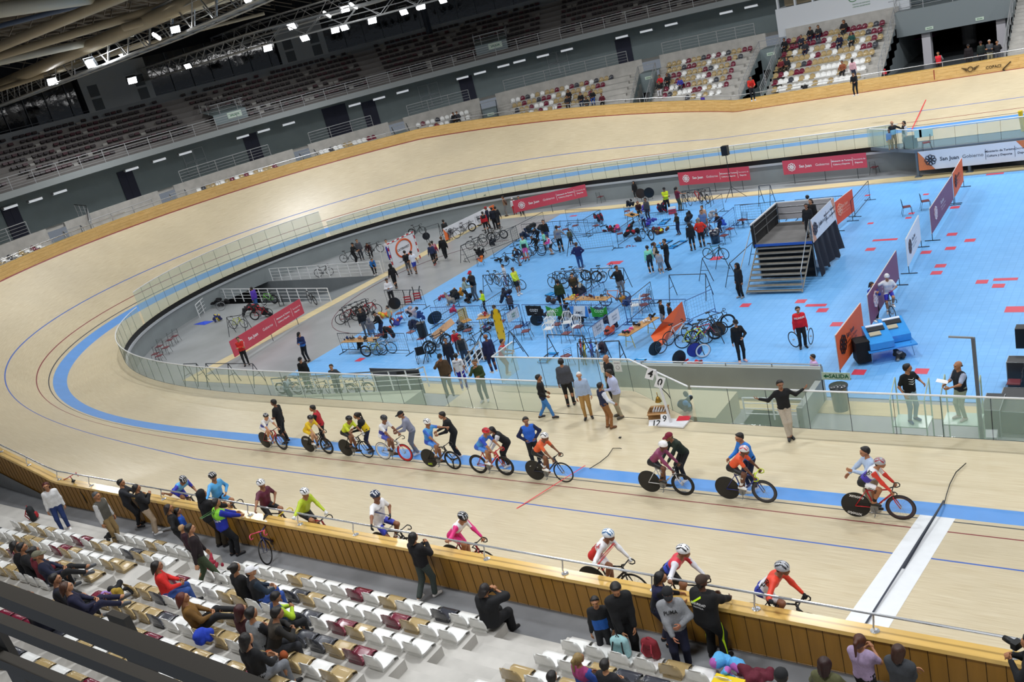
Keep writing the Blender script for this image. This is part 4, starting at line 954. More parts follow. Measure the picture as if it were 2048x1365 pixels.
def decal(obj,txt,size,origin,direction,xdir,col,parent=None,bold=True,name='lettering',off=.008):
  """lettering laid on the surface of a garment (all in the garment's local space)"""
  me=obj.data; bv=BVHTree.FromPolygons([v.co for v in me.vertices],[p.vertices for p in me.polygons])
  n=-Vector(direction).normalized(); M=frame(Vector(origin),xdir,n); v,f=text_mesh(txt,size,bold); P=[]
  for a in v:
    w_=M@Vector(a); h=bv.ray_cast(w_+n*.0,-n); P.append(h[0]+n*off if h[0] is not None else w_-n*.15)
  mb=MB(); mb.add(P,f); return mb.build(name,cm(col,'paint'),parent or obj)
# ---------------------------------------------------------------- stadium seats
def seatmesh():
  prof=[(.215,.0),(.22,.05),(.20,.085),(.12,.085),(.02,.07),(-.08,.07),(-.155,.10),(-.185,.17),(-.2,.26),(-.215,.34),(-.222,.385)]
  n=9; mb=MB(); mb.smooth=True; V=[];N=len(prof)
  for side in (0,1):
    for i,(y,z) in enumerate(prof):
      wd=.215 if i<7 else [.213,.203,.178,.115][i-7]
      for j in range(n):
        t=-1+2*j/(n-1); x=t*wd; yy=y; zz=z
        if i in (3,4,5): zz+=.018*t**4
        if i>=7: yy+=.035*t*t
        if i>=8: zz-=(.05 if i==10 else .015)*abs(t)**3.5
        if i<=1: pass
        if side: 
          if i>=6: yy-=.016
          zz-=.014 if i<8 else 0
        V.append((x,yy,zz))
  F=[]
  for i in range(N-1):
    for j in range(n-1):
      a=i*n+j; F.append([a,a+n,a+n+1,a+1]); b=N*n+a; F.append([b,b+1,b+n+1,b+n])
  for i in range(N-1):
    for j in (0,n-1): a=i*n+j; b=N*n+a; f=[a,b,b+n,a+n]; F.append(f if j==0 else f[::-1])
  for i in (0,N-1):
    for j in range(n-1): a=i*n+j; b=N*n+a; F.append([a,a+1,b+1,b])
  mb.add(V,F); mb.smooth=False; mb.box((0,0,.03),(.34,.3,.06)); return mb.mesh('stadium_seat',[cm('eeeeee','plastic')])
SM=seatmesh(); SCOL={'W':('white','e9e9e6'),'T':('tan','ad9668'),'M':('maroon','6e1730'),'B':('charcoal','3a3c44')}
NS=[0]
def seat(u,r,z,side,c,place):
  o=ob('stadium_seat',SM,None,bowl(u,r,z,side)); a=0 if u<18 else (u-18)/R0
  o.rotation_euler=(0,0,(math.pi+a) if side==1 else -a)
  setmat(o,0,cm(SCOL[c][1],'plastic')); nm=SCOL[c][0]
  tag(o,f'{nm} plastic stadium seat {place}','seat',f'{nm} seats {place}'); NS[0]+=1; return o
ORD=['front','second','third','fourth','fifth','sixth','seventh','eighth','ninth','tenth']
def nearrow(k,x0,cols,place,dx=.4987):
  for i,c in enumerate(cols):
    if c in SCOL: seat(-(x0+i*dx),RF(k)+.245,ZT(k),-1,c,f'in the {ORD[k]} row of the near {place}')
rs=lambda n,w_='WWWWTTTMMB': ''.join(R.choice(w_) for _ in range(n))
nearrow(0,-4.05,'WWWWTWWWMWTWWBWW','middle block')
nearrow(1,-4.0,'WWWTWWBTWWWWMTWW','middle block')
nearrow(2,-4.0,'MWWWTTWWWBWMTWWW','middle block')
nearrow(3,-4.0,'TTBWWWTTTTTBTMWW'[:12]+'BTMW','middle block')
nearrow(4,-4.0,'MTTTTBWWTTWWTTWT','middle block')
nearrow(5,-4.0,'TTWTWTTMWTTWTMTW','middle block'); nearrow(6,-4.0,'MMMTBWTWTTMWTWMT','middle block'); nearrow(7,-4.0,'TMMTTBWTWTMWTTWM','middle block')
nearrow(0,-9.45,'WWWTWWWW','left block')
nearrow(1,-13.45,'WTWTWWWMWTWWBTWW','left block')
nearrow(2,-14.2,'TMBWWWTTWWMTWWWTT'[:17],'left block')
nearrow(3,-15.4,'TWWMTWTTWTWTMTWWTTWT','left block')
nearrow(4,-14.9,rs(19),'left block'); nearrow(5,-13.9,rs(17),'left block'); nearrow(6,-12.4,rs(14),'left block'); nearrow(7,-10,rs(10),'left block')
nearrow(0,5.62,'WWWWTWWWWWTWWW','right block')
nearrow(1,5.7,'WWTBBWWTWWWMTW','right block')
nearrow(2,5.7,'TWTWWTBWWTWMTW','right block')
nearrow(3,5.7,'WTWTWTW','right block')
# far blocks: (block words, rows k -> (u range), colours)
FAR=[]
def farrow(k,ua,ub,cols,place,n=None):
  n=len(cols); 
  for i,c in enumerate(cols):
    if c in SCOL: FAR.append((ua+(ub-ua)*i/max(1,n-1),k,c,place))
P1='block right of the press booth stairs'
# right block under the booth (reading left to right, u falls)
rb=[(8,12.8,5.2,'MTMTMMMMTTTMMMMTBM'),(7,12.7,5.2,'TMMWMMBMWTTTMTTBMM'),(6,12.7,5.0,'MTWTMWTTWMWTWTWTMT'),(5,12.8,5.2,'TBTTTTWMTTWTTTWMMB'),(4,12.8,5.3,'TTBWTBMTTTTTWTWTTT'),(3,12.7,5.4,'TMWTMMTTTWWWWTWWWT'),(2,12.5,5.6,'MWWBWTWTWWWWTWWWW'),(1,12.3,5.8,'TWWTWWWWTWWTWWWWT')]
for k,a,b,s_ in rb: farrow(k,a,b,s_,'under the press booth across the track')
b2=[(8,24.2,16.2,'TTTWMTTBMWMWBTTMM'),(7,24.0,16.8,'TTTBMMTTWTTTMTB'),(6,23.9,17.2,'BMMWTTTMBWTTM'),(5,23.8,17.1,'WTMTTTWWMTTTM'),(4,23.7,17.0,'MWWMMTTTWBTM'),(3,23.6,17.0,'MBTWWWMMWTWWM'),(2,20.8,17.4,'BTWTWW')]
for k,a,b,s_ in b2: farrow(k,a,b,s_,'in the second block from the press booth')
b3=[(8,40.6,30.2,'WWMBWTWTTMTWMBTMWBTTB'),(7,40.5,31,'TTMTTBMMWTWTTTWTTMM'),(6,40.3,31.2,'BTTMWWMWTTTWTTTMTT'),(5,39.8,32,'TTWTMWTWMTWTTWTM')]
for k,a,b,s_ in b3: farrow(k,a,b,s_,'in the third block from the press booth')
farrow(8,50.8,45.6,'WMWWBWWWWWW','in the small block with white seats in the far turn'); farrow(7,49.6,45.6,'WMWWBWWW','in the small block with white seats in the far turn')
farrow(8,61.2,55.6,'WWBWWTTWWWMM','in the fifth block from the press booth'); farrow(7,60.8,55.4,'WTTWWWWMWWWT','in the fifth block from the press booth')
farrow(8,74.2,66.2,'WBTTWWTMWTMWTWTTM','above the bending boards'); farrow(7,74.,66.2,'WWMWTWBWWTTWMWTW','above the bending boards')
farrow(8,100,90.6,'TWWTBMWTWTWBWTWMW','at the far left edge'); farrow(7,98,90.6,'WTWTWWMTWMWTWW','at the far left edge')
CAP=300-NS[0]
for (u,k,c,pl) in FAR[:CAP]: seat(u,RF(k)+.245,ZT(k),1,c,pl)
for c in SCOL:
  rest=[f for f in FAR[CAP:] if f[2]==c]; 
  if not rest: continue
  vs=np.array([v.co[:] for v in SM.vertices]); fs=[list(p.vertices) for p in SM.polygons]; mb=MB(); mb.smooth=True
  for (u,k,_,pl) in rest:
    a=0 if u<18 else (u-18)/R0; mb.add([tuple(v) for v in vs],fs,Matrix.Translation(Vector(bowl(u,RF(k)+.245,ZT(k))))@Matrix.Rotation(math.pi+a,4,'Z'))
  tag(mb.build('stadium_seats',cm(SCOL[c][1],'plastic'),kind='stuff'),f'the many more distant {SCOL[c][0]} plastic seats of the far stand','seats')
# upper tier seats: rows of dark folding seats
for c,wt,lab in (('2a2024',.62,'dark'),('3c1420',.2,'dark maroon'),('8d8b86',.10,'pale grey')):
  mb=MB(); rr=random.Random(5+len(c)+int(wt*100))
  for j in range(8):
    for u in np.arange(-34,108,.5):
      um=u%17.5
      if um<1.6: continue
      q=random.Random(int(u*10)*31+j*7).random()
      if (lab=='dark' and q<.62) or (lab=='dark maroon' and .62<=q<.84) or (lab=='pale grey' and .84<=q<.93):
        a=0 if u<18 else (u-18)/R0; r=39.9+.88*j+.55 
        mb.box((0,0,.36 if lab!='pale grey' else .2),(.42,.14,.2),Matrix.Translation(Vector(bowl(float(u),r,9.75+.44*(j+1)-.12)))@Matrix.Rotation(a,4,'Z')@Matrix.Rotation(-.3,4,'X'))
  tag(mb.build('folding_seats',mat('upper_seat_'+lab,c,.5),kind='stuff'),f'rows of {lab} folding seats on the unlit upper tier','seats')
# stairs and portals of the upper tier
for i,(u,lab) in enumerate(((66.5,'upper tier portal with an exit sign left of the centre'),(40.,'upper tier portal with an exit sign near the middle'),(31.5,'x'))):
  if lab=='x': continue
  mb=MB(); mb.mi=0
  a,b=u,u+3.2
  mb.add([bowl(a,40.2,9.8),bowl(b,40.2,9.8),bowl(b,40.2,11.1),bowl(a,40.2,11.1)],[[0,1,2,3]]); mb.add([bowl(a,40.2,11.1),bowl(b,40.2,11.1),bowl(b,43.5,11.6),bowl(a,43.5,11.6)],[[0,1,2,3]])
  mb.build('wall_upper_portal_%d'%(i+1),M_WALLG,kind='structure')
  tag(salida(u+1.2,40.12,10.75,.26),'green-lettered exit sign on the '+lab.replace(' with an exit sign',''),'sign')
  railing('upper_portal_railing','pale railing around the '+lab.replace(' with an exit sign',''),[bowl(a,42.9,11.4),bowl(a,40.2,11.1),bowl(b,40.2,11.1),bowl(b,42.9,11.4)],bars=3,post=1.6,h=.9)
# ---------------------------------------------------------------- bicycles
def loop(y,z,r,n=36,x=0): return [(x,y+r*math.cos(2*math.pi*i/n),z+r*math.sin(2*math.pi*i/n)) for i in range(n)]
def wheelmesh(t):
  if ('w',t) in HM: return HM[('w',t)]
  mb=MB(); mb.smooth=True; mb.mi=0; mb.tube(loop(0,0,.322),.0125,6,closed=True)
  def disc(prof,mi,n=36):
    mb.mi=mi; P=[];F=[]
    for r,x in prof:
      for i in range(n): P.append((x,r*math.cos(2*math.pi*i/n),r*math.sin(2*math.pi*i/n)))
    for k in range(len(prof)-1):
      for i in range(n): F.append([k*n+i,k*n+(i+1)%n,(k+1)*n+(i+1)%n,(k+1)*n+i])
    mb.add(P,F)
  if t=='disc': disc([(.315,-.01),(.25,-.013),(.04,-.03),(.0,-.032)],1); disc([(.0,.032),(.04,.03),(.25,.013),(.315,.01)],1)
  else:
    d={'deep':.07,'road':.025,'tri':.05}[t]; disc([(.316,.0),(.312,-.011),(.316-d,-.008),(.313-d,0),(.316-d,.008),(.312,.011),(.316,0)],1)
    mb.mi=2; mb.tube([(-.045,0,0),(.045,0,0)],.02,8)
    if t=='tri':
      mb.mi=1
      for k in range(3):
        a=2*math.pi*k/3+.4; mb.tube([(0,.03*math.cos(a),.03*math.sin(a)),(0,.16*math.cos(a),.16*math.sin(a)),(0,.28*math.cos(a),.28*math.sin(a))],[.035,.02,.03],6)
    else:
      mb.smooth=False
      for k in range(18):
        a=2*math.pi*k/18; b=a+(.25 if k%2 else -.25); s=.03*(1 if k%4<2 else -1); mb.tube([(s,.018*math.cos(b),.018*math.sin(b)),(0,(.3-d)*math.cos(a),(.3-d)*math.sin(a))],.0021,3,cap=False)
  me=mb.mesh('wheel',[M_BLACK,cm('222222'),cm('aaaaaa')]); HM[('w',t)]=me; return me
def bikeparts():
  if 'bike' in HM: return HM['bike']
  B={}; bb=(0,-.045,.285); sc=(0,-.19,.78); ht=(0,.335,.80); hb=(0,.37,.69); rh=-.46
  mb=MB(); mb.smooth=True
  mb.tube([bb,sc],.018,8); mb.tube([(0,-.185,.74),ht],.018,8); mb.tube([bb,hb],.024,8); mb.tube([hb,ht],.024,8)
  for s in (-1,1): mb.tube([bb,(s*.05,rh,.335)],.011,6); mb.tube([(0,-.185,.74),(s*.05,rh,.335)],.009,6)
  mb.mi=1; mb.tube([sc,(0,-.215,.90)],.014,8); B['frame']=mb.mesh('frame',[cm('222222'),cm('111111')])
  mb=MB(); mb.smooth=True
  for s in (-1,1): mb.tube([(s*.02,.375,.67),(s*.05,.43,.52),(s*.05,.53,.335)],[.016,.014,.009],6)
  mb.tube([(-.03,.375,.675),(.03,.375,.675)],.018,6); B['fork']=mb.mesh('fork',[cm('222222')])
  mb=MB(); mb.smooth=True; mb.tube([ht,(0,.335,.84),(0,.41,.87)],.015,6); mb.tube([(-.2,.415,.87),(.2,.415,.87)],.013,6)
  for s in (-1,1): mb.tube([(s*.2,.415,.87),(s*.205,.49,.865),(s*.205,.525,.83),(s*.205,.515,.775),(s*.205,.46,.745),(s*.205,.39,.745)],.0135,6)
  B['handlebar']=mb.mesh('handlebar',[cm('111111')])
  V,Q=field([(V3(-.045,-.33,.918),V3(.045,-.33,.918),.022,.022),(V3(0,-.32,.92),V3(0,-.12,.925),.04,.016),(V3(-.03,-.3,.92),V3(0,-.16,.925),.02,.014),(V3(.03,-.3,.92),V3(0,-.16,.925),.02,.014)],.012,.01); B['saddle']=qmesh('saddle',V,Q,[cm('111111')])
  mb=MB(); mb.smooth=True
  for s,a in ((1,-.15),(-1,math.pi-.15)):
    px=bb[1]+.17*math.sin(a+.2); pz=bb[2]-.17*math.cos(a+.2); mb.tube([(s*.06,bb[1],bb[2]),(s*.07,px,pz)],.01,5); mb.tube([(s*.07,px,pz),(s*.14,px,pz)],.012,5)
  P=[];n=20
  for x in (.045,.05):
    for i in range(n): P.append((x,bb[1]+.095*math.cos(2*math.pi*i/n),bb[2]+.095*math.sin(2*math.pi*i/n)))
  mb.smooth=False; mb.add(P,[list(range(n))[::-1],list(range(n,2*n))]+[[i,(i+1)%n,n+(i+1)%n,n+i] for i in range(n)])
  B['crankset']=mb.mesh('crankset',[cm('8a8d90','metal')])
  mb=MB(); mb.tube([(.048,bb[1],bb[2]+.095),(.048,rh,.37),(.048,rh,.30),(.048,bb[1],bb[2]-.095)],.005,4,closed=True); B['chain']=mb.mesh('chain',[M_BLACK])
  HM['bike']=B; return B
def bike(loc,rz,label,fc='1a1a1c',fork=None,rw='road',fw='road',rim='18181a',rim2=None,bar='111113',tilt=0,group=None,steer=0,pitch=0,full=True,saddle='111113',cat='bicycle'):
  B=bikeparts(); e=empty('bicycle',loc); tag(e,label,cat,group)
  e.rotation_euler=(Matrix.Rotation(rz,3,'Z')@Matrix.Rotation(tilt,3,'Y')@Matrix.Rotation(pitch,3,'X')).to_euler()
  f=ob('frame',B['frame'],e); setmat(f,0,cm(fc,'gloss'))
  x=ob('fork',B['fork'],e); setmat(x,0,cm(fork or fc,'gloss'))
  x=ob('handlebar',B['handlebar'],e); setmat(x,0,cm(bar,'paint')); x=ob('saddle',B['saddle'],e); setmat(x,0,cm(saddle,'paint'))
  ob('crankset',B['crankset'],e); ob('chain',B['chain'],e)
  for n,t,y,c in (('rear_wheel',rw,-.46,rim),('front_wheel',fw,.53,rim2 or rim)):
    x=ob(n,wheelmesh(t),e,(0,y,.335)); setmat(x,1,cm(c,'paint')); setmat(x,2,cm('9a9ca0','metal'))
    if n=='front_wheel' and steer: x.rotation_euler=(0,0,steer)
  return e
def wheeltext(e,which,txt,col,size=.09,ang=0,rad=.2,x=.02):
  # text painted on the right face of a disc wheel
  y=-.46 if which=='rear' else .53; c=Vector((x,y+rad*math.sin(ang),.335+rad*math.cos(ang)))
  M=frame(c,(0,math.cos(ang),-math.sin(ang)),(1,0,0)); mb=MB(); write(mb,txt,size,M,True); mb.build('wheel_lettering',cm(col,'paint'),e)
# ---------------------------------------------------------------- placing helpers
def rzd(deg): return math.radians(deg-90)
def foot(u,v,z): return at(u,v,z)
def head(u,v,z0,H): P=at(u,v,z0+H); P[2]=z0; return P
def onplane_y(u,v,y):
  d=f_+r_*(u-1024)/FPX-u_*(v-682.5)/FPX; k=(y-CAM[1])/d[1]; return CAM+d*k
NR=.022; MR=.028; FRS=.036
# ---------------------------------------------------------------- the ten riders held on the blue band
def rider(px0,px1,lab,blab,pose='ride',fc='1a1a1c',rw='disc',fw='deep',rim='121214',rim2=None,bar='111113',fork=None,H=1.72,deg=0,txt=(),**k):
  a=at_track(*px0); b=at_track(*px1); P=(a+b)/2; P[2]=zt(P[1])+.012; deg=math.degrees(math.atan2(b[1]-a[1],b[0]-a[0]))*.6
  e=bike(P,rzd(deg),blab,fc,fork,rw,fw,rim,rim2,bar)
  for t in txt: wheeltext(e,*t)
  k.setdefault('sleeve','tee'); k.setdefault('legs','short'); k.setdefault('shoe','e8e8e8'); k.setdefault('sock','e8e8e8')
  b_,t_,q_=person('p',P,rzd(deg),lab,pose=pose,H=H,res=NR,loose=.005,kind='lycra',hat='helmet',hair='under',fat=.93,**k)
  return e,b_,t_,q_,P
def side_txt(gm,txt,size,o,col,d=(-1,0,0),x=(0,1,0),**k): return decal(gm,txt,size,o,d,x,col,**k)
# person local: +Y forward, right side is +X ; a thigh decal sits on the right (+X) side
e,b,t,q,P=rider((533,896),(568,901),'person on a red track bike in a white jersey, leftmost held rider','red track bicycle with a black rear disc, leftmost in the line',fc='b3202c',rw='disc',top='3a45b0',top2='f0f0f2',slv='f0f0f2',bot='e8e8ee',bot2='f0f0f2',hatc='16171a',vent='c8c8cc',H=1.6,skin='c9916c',rim2='2a2a2e')
e,b,t,q,P=rider((621,905),(657,909),'person in an all-yellow kit and black helmet leaning on a dark bike','dark track bicycle with white-lettered disc wheel under the yellow-kit rider',top='f0c818',top2='f2cc20',slv='f0c818',bot='f0c818',bot2='f2cc20',hatc='121316',vent='3a3a3e',sock='16171a',H=1.64,skin='c99a78',txt=(('rear','SPEED','e8e8e8',.09,.0,.2),))
e,b,t,q,P=rider((694,913),(738,917),'person in a lime jersey and black shorts on a black bike','black track bicycle with plain disc under the lime-jersey rider',top='cfdc2a',top2='d6e22e',slv='d4e02c',bot='1a1b20',hatc='141518',vent='2e2e32',skin='8a5a40',glove='e0e0e0',H=1.72,fw='road',shoe='17181b',sock='1a1a1a')
e,b,t,q,P=rider((769,920),(815,924),'person in a white and blue jersey on a white bike with red-lettered wheel','white track bicycle with white-ringed rear disc and red and white front rim',fc='e6e6ea',rw='deep',top='3440a8',top2='eeeef2',slv='eeeef2',bot='eeeef2',bot2='4a56b8',hatc='3a3d42',vent='121316',skin='8a5a40',rim='dadade',rim2='c8202c',pose='rideup',shoe='17181b')
e,b,t,q,P=rider((861,935),(910,940),'person in a light blue jersey sitting up on a bike with a three-spoke front wheel','black track bicycle with three-spoke front wheel and lime-lettered disc',fc='17181b',fw='tri',top='3f8ede',top2='57a8ea',slv='2f66cc',bot='2c4fc0',bot2='4f8ee2',hatc='f0f0f2',vent='1a1b20',skin='9a6a4c',pose='rideup',txt=(('rear','ZIPP','c8e832',.1,math.pi,.2),),o=dict(lean=.3,lw=(-.3,.5,1.38),lp=(-.6,0,-.8)),shoe='17181b')
decal(q,'SAN JUAN',.06,(.4,.02,.86),(-1,0,0),(0,.85,-.35),'f0f0f2')
e,b,t,q,P=rider((959,948),(1014,952),'person in a blue jersey and red helmet on a red bike with deep black wheels','red track bicycle with deep black wheels and red bar tape',fc='c41e28',rw='deep',fw='deep',bar='c01c28',top='4a9ae0',top2='3a78d8',slv='2c4ec4',bot='3462c8',bot2='4b8ee6',hatc='cc2030',vent='7a1018',skin='a87450',rim='101012')
decal(q,'SAN JUAN',.06,(.4,.0,.88),(-1,0,0),(0,.85,-.4),'f0f0f2')
e,b,t,q,P=rider((1073,961),(1130,966),'person in an orange jersey with striped helmet, left of the red pursuit line','black track bicycle with lettered rear disc beside the red pursuit line',fc='1b2440',fw='road',top='e86030',top2='ea6534',slv='ea6534',bot='17181c',bot2='17181c',hatc='f0f0f2',vent='15161a',skin='7d5238',txt=(('rear','9WAY','e0e0e0',.1,.1,.1),),shoe='eeeeee')
decal(q,'GUARANI',.06,(.4,.0,.86),(-1,0,0),(0,.85,-.4),'e8e8e8')
e,b,t,q,P=rider((1300,985),(1369,992),'person in a maroon jersey and plain white helmet on a white bike','white track bicycle with black disc and yellow-ringed front wheel',fc='e9e9ec',top='84365c',top2='8c3c64',slv='84365c',bot='191a1f',hatc='f2f2f4',vent='e2e2e4',skin='6d4531',sleeve='long',rim2='0f0f10',shoe='17181b',sock='17181b')
decal(e.children[0],'CORVA',.055,(.3,.16,.5),(-1,0,0),(0,.65,.75),'121212',off=.004)
decal(q,'MENDOZA',.06,(.4,.0,.86),(-1,0,0),(0,.85,-.4),'8a8a92')
e,b,t,q,P=rider((1456,999),(1530,1007),'person in an orange jersey and red and white helmet with yellow bar tape','dark blue track bicycle with yellow bar tape and red-marked disc',fc='26307c',bar='c8dc30',top='e4562c',top2='e85a30',slv='e4562c',bot='17181c',bot2='17181c',hatc='d8dade',vent='c4203a',skin='6d4531',rim2='3a3a40')
decal(q,'GUARANI',.065,(.4,.0,.86),(-1,0,0),(0,.85,-.4),'e8e8e8')
e,b,t,q,P=rider((1713,1035),(1800,1041),'person in a red, white and blue kit on a red bike nearest the finish line','red track bicycle with lettered black disc nearest the finish line',fc='c41c26',top='4434a8',top2='f0f0f2',slv='dc3c2e',bot='17181c',bot2='f0f0f2',hatc='a8aab0',vent='a01c28',skin='a9714e',sleeve='long',hc='17100d',txt=(('rear','xmoto','e8e8e8',.12,.2,.24),('rear','xmoto','e8e8e8',.12,math.pi+.2,.24)),rim2='3a2a30',shoe='15161a',sock='17181b')
decal(t,'COS',.12,(.5,-.02,1.4),(-1,0,0),(0,.62,.6),'15161a'); decal(q,'ICOS',.085,(.4,.0,.88),(-1,0,0),(0,.85,-.4),'15161a')
decal(e.children[0],'DOLAN',.06,(.3,.16,.5),(-1,0,0),(0,.65,.75),'f0f0f0',off=.004)
# ---------------------------------------------------------------- helpers holding them
def pf(u,v,z,deg,lab,**k):
  P=at(u,v,z); return person('p',P,rzd(deg),lab,**k)
def pt(u,v,deg,lab,**k):
  P=at_track(u,v); P[2]=zt(P[1])+.005; return person('p',P,rzd(deg),lab,**k)
H_=dict(res=NR)
pt(577,887,200,'person in a black t-shirt standing behind the leftmost rider',pose='stand',top='121214',sleeve='tee',bot='15161a',shoe='17181b',hc='140f0d',skin='8a5c42',o=dict(lw=(-.2,.3,1.05)),H=1.85,hair='short',**H_)
decal(bpy.data.objects[-1] if False else COL.objects[-1],'x',.01,(0,1,1),(0,-1,0),(1,0,0),'121214') if False else None
pt(655,897,215,'person in a red and black t-shirt holding the yellow-kit rider',pose='lean',top='b8202c',slv='17181b',sleeve='tee',bot='17181b',shoe='17181b',hair='short',hc='140f0d',skin='a87450',H=1.76,o=dict(hip=(0,-.05,.93),lean=.15),**H_)
pt(742,906,220,'woman in a yellow and black top pushing against the lime-jersey rider',pose='lean',top='e8c81c',top2='17181b',slv='17181b',bot='1c2340',hair='pony',hc='1c1310',skin='b07a58',H=1.64,shoe='202228',**H_)
pt(832,911,225,'person in a plaid shirt and black cap steadying the white bike rider',pose='lean',top='8f93a8',bot='6d7686',hat='cap',hatc='15161a',hair='short',skin='9a6a4c',H=1.76,shoe='c8c8cc',**H_)
pt(915,917,228,'person in black reaching out to the light blue rider',pose='lean',top='131417',bot='15161a',skin='b07a58',H=1.8,shoe='c8c8cc',hair='short',**H_)
pt(1015,935,228,'woman in black and white sleeves bending behind the blue-jersey rider',pose='bend',top='131417',slv='ececee',bot='15161a',hair='long',hc='140f0d',skin='b07a58',H=1.66,shoe='e0e0e0',o=dict(lean=.7),**H_)
pt(1076,936,310,'person in a blue vest over navy sleeves behind the orange rider at the pursuit line',pose='hips',top='2c66d0',slv='1a2348',sleeve='long',bot='17181b',skin='9a6a4c',H=1.74,hair='short',hc='140f0d',**H_)
pt(1366,965,235,'person in a maroon cap and dark green sweater behind the maroon-jersey rider',pose='bend',top='1c2a20',bot='17181b',hat='cap',hatc='7a1c34',skin='9a6a4c',H=1.76,o=dict(lean=.6),**H_)
pt(1502,982,235,'person in a blue jacket behind the orange rider with yellow bar tape',pose='lean',top='2f7fd8',bot='1b2440',skin='b07a58',H=1.78,hair='short',hc='140f0d',o=dict(lean=.3),**H_)
pt(1745,1022,215,'person in a pale blue shirt and khaki trousers holding the rider by the finish line',pose='lean',top='b8cce8',bot='a89a80',shoe='e0e0e0',hair='short',hc='140f0d',skin='b07a58',H=1.8,o=dict(lean=.2,lw=(-.1,.35,1.2),rw=(.25,.35,.95)),**H_)
# ---------------------------------------------------------------- riders along the near rail
def railrider(u,v,lab,blab,pose,y=-6.25,fc='17181b',rw='disc',fw='road',bar='111113',hold=True,H=1.72,rim='141416',rim2=None,bt=(),**k):
  hz={'ride':1.5,'rideup':1.66,'ridesit':1.78}[pose]*H/1.72; dy={'ride':.25,'rideup':.12,'ridesit':-.08}[pose]
  d=f_+r_*(u-1024)/FPX-u_*(v-682.5)/FPX; tt=math.tan(AS); k_=-(CAM[2]+CAM[1]*tt-hz)/(d[2]+d[1]*tt); Q=CAM+d*k_
  y=max(Q[1],-6.8); Q=onplane_y(u,v,y); z0=zt(y)+.012; P=np.array([Q[0]-dy,y,z0]); dz=0
  e=bike(P,rzd(0),blab,fc,None,rw,fw,rim,rim2,bar); 
  for t in bt: wheeltext(e,*t)
  o=dict(k.pop('o',{})); 
  if hold: o.setdefault('rw',(.6,.16,1.3)); o.setdefault('rp',(.4,-.4,-.9))
  k.setdefault('sleeve','tee'); k.setdefault('legs','short'); k.setdefault('sock','e8e8e8')
  return (e,)+person('p',P,rzd(0),lab,pose=pose,H=H,res=NR,loose=.005,kind='lycra',hat='helmet',hair='under',fat=.93,o=o,**k)+(P,dz)
r=railrider(368,968,'person in a light blue jersey bending low over the rail, leftmost of the riders along it','dark track bicycle of the rider bending low over the rail','ride',top='4a9ade',top2='58b0ee',slv='3a40c0',bot='3038b0',hatc='121316',vent='c8c8cc',skin='9a6a4c',o=dict(hp=.5,lean=1.05),hold=True)
r=railrider(425,950,'person in a light blue jersey sitting upright with one hand on the hip by the rail','dark track bicycle with curved bars of the upright light blue rider','ridesit',top='4ea6e6',top2='5ab4f0',slv='4ea6e6',sleeve='long',bot='17181b',bot2='4ea6e6',hatc='121316',vent='c8c8cc',skin='a87450')
r=railrider(524,970,'person in a maroon jersey and white helmet sitting by the rail','dark track bicycle with yellow bar tape of the maroon rider by the rail','ridesit',top='5c1a34',slv='5c1a34',bot='17181b',hatc='eeeef2',vent='1a1b20',skin='9a6a4c',bar='d8c020')
r=railrider(615,993,'person in a lime long-sleeved jersey and striped white helmet by the rail','red and black track bicycle of the lime-sleeved rider','rideup',top='b4c828',slv='bcd02c',sleeve='long',bot='17181b',hatc='f0f0f2',vent='15161a',skin='a87450',fc='8a1820',glove='e0e0e0')
r=railrider(750,984,'person in a white and blue jersey sitting tall with one hand on the rail','black track bicycle with yellow-lettered disc of the tall white and blue rider','ridesit',top='e8e8f0',top2='f0f0f4',slv='f0f0f4',bot='ececf4',bot2='3a44b8',hatc='1c2c48',vent='dcdce0',skin='8a5a40',H=1.8,glove='17181b',bt=(('rear','xmoto','e0d060',.1,.2,.24),))
decal(r[3],'SAN LUIS',.075,(.4,.05,.93),(-1,0,0),(0,.85,-.35),'2c3450'); decal(r[2],'SAN LUIS',.06,(.1,.6,1.4),(0,-1,0),(-1,0,0),'3a4060')
r=railrider(929,1036,'person in a pink and white kit and black helmet leaning on the rail','dark red track bicycle of the pink-kit rider','ride',top='e03080',top2='eeeef2',slv='e03080',sleeve='long',bot='d82c78',bot2='e03080',hatc='121316',vent='b8b8bc',skin='b07a58',fc='8a1020',fw='road',o=dict(hp=.3))
decal(r[3],'F.C.S.F',.075,(.4,.0,.9),(-1,0,0),(0,.85,-.4),'f0f0f2')
r=railrider(1222,1072,'person in a red and white kit with long lettered sleeves and pale blue helmet by the rail','black track bicycle of the red and white rider with lettered sleeves','ride',top='d02c2c',top2='ececf0',slv='ececf0',sleeve='long',bot='c82828',bot2='ececf0',hatc='e4ecf4',vent='1f5f94',skin='8a5a40',glove='e8e8e8',H=1.76)
decal(r[3],'A.C.J.',.09,(.4,.0,.9),(-1,0,0),(0,.85,-.4),'c02028'); decal(r[2],'C.J.',.12,(.5,.0,1.38),(-1,0,0),(0,.62,.7),'c02028'); decal(r[2],'ORBAI',.075,(.8,.25,1.22),(-1,0,0),(.2,.75,-.45),'c02028')
r=railrider(1372,1104,'person in a white, red and blue jersey and white helmet beside the security guard','black track bicycle of the white, red and blue rider beside the guard','ride',top='2f4cc0',top2='e04050',slv='e8e8f0',sleeve='long',bot='17181b',hatc='f2f2f4',vent='15161a',skin='9a6a4c',H=1.78)
decal(r[2],'3',.12,(.5,-.12,1.22),(-1,0,0),(0,.62,.7),'15161a')
r=railrider(1571,1139,'person in an orange and white jersey and grey helmet, rightmost rider along the rail','black track bicycle of the rightmost rider along the rail','ride',top='e8e8f0',top2='e8442c',slv='e8442c',sleeve='long',bot='2c3a9c',bot2='ececf0',hatc='b0b2b8',vent='1f2024',skin='8a5a40',glove='15161a',H=1.76)
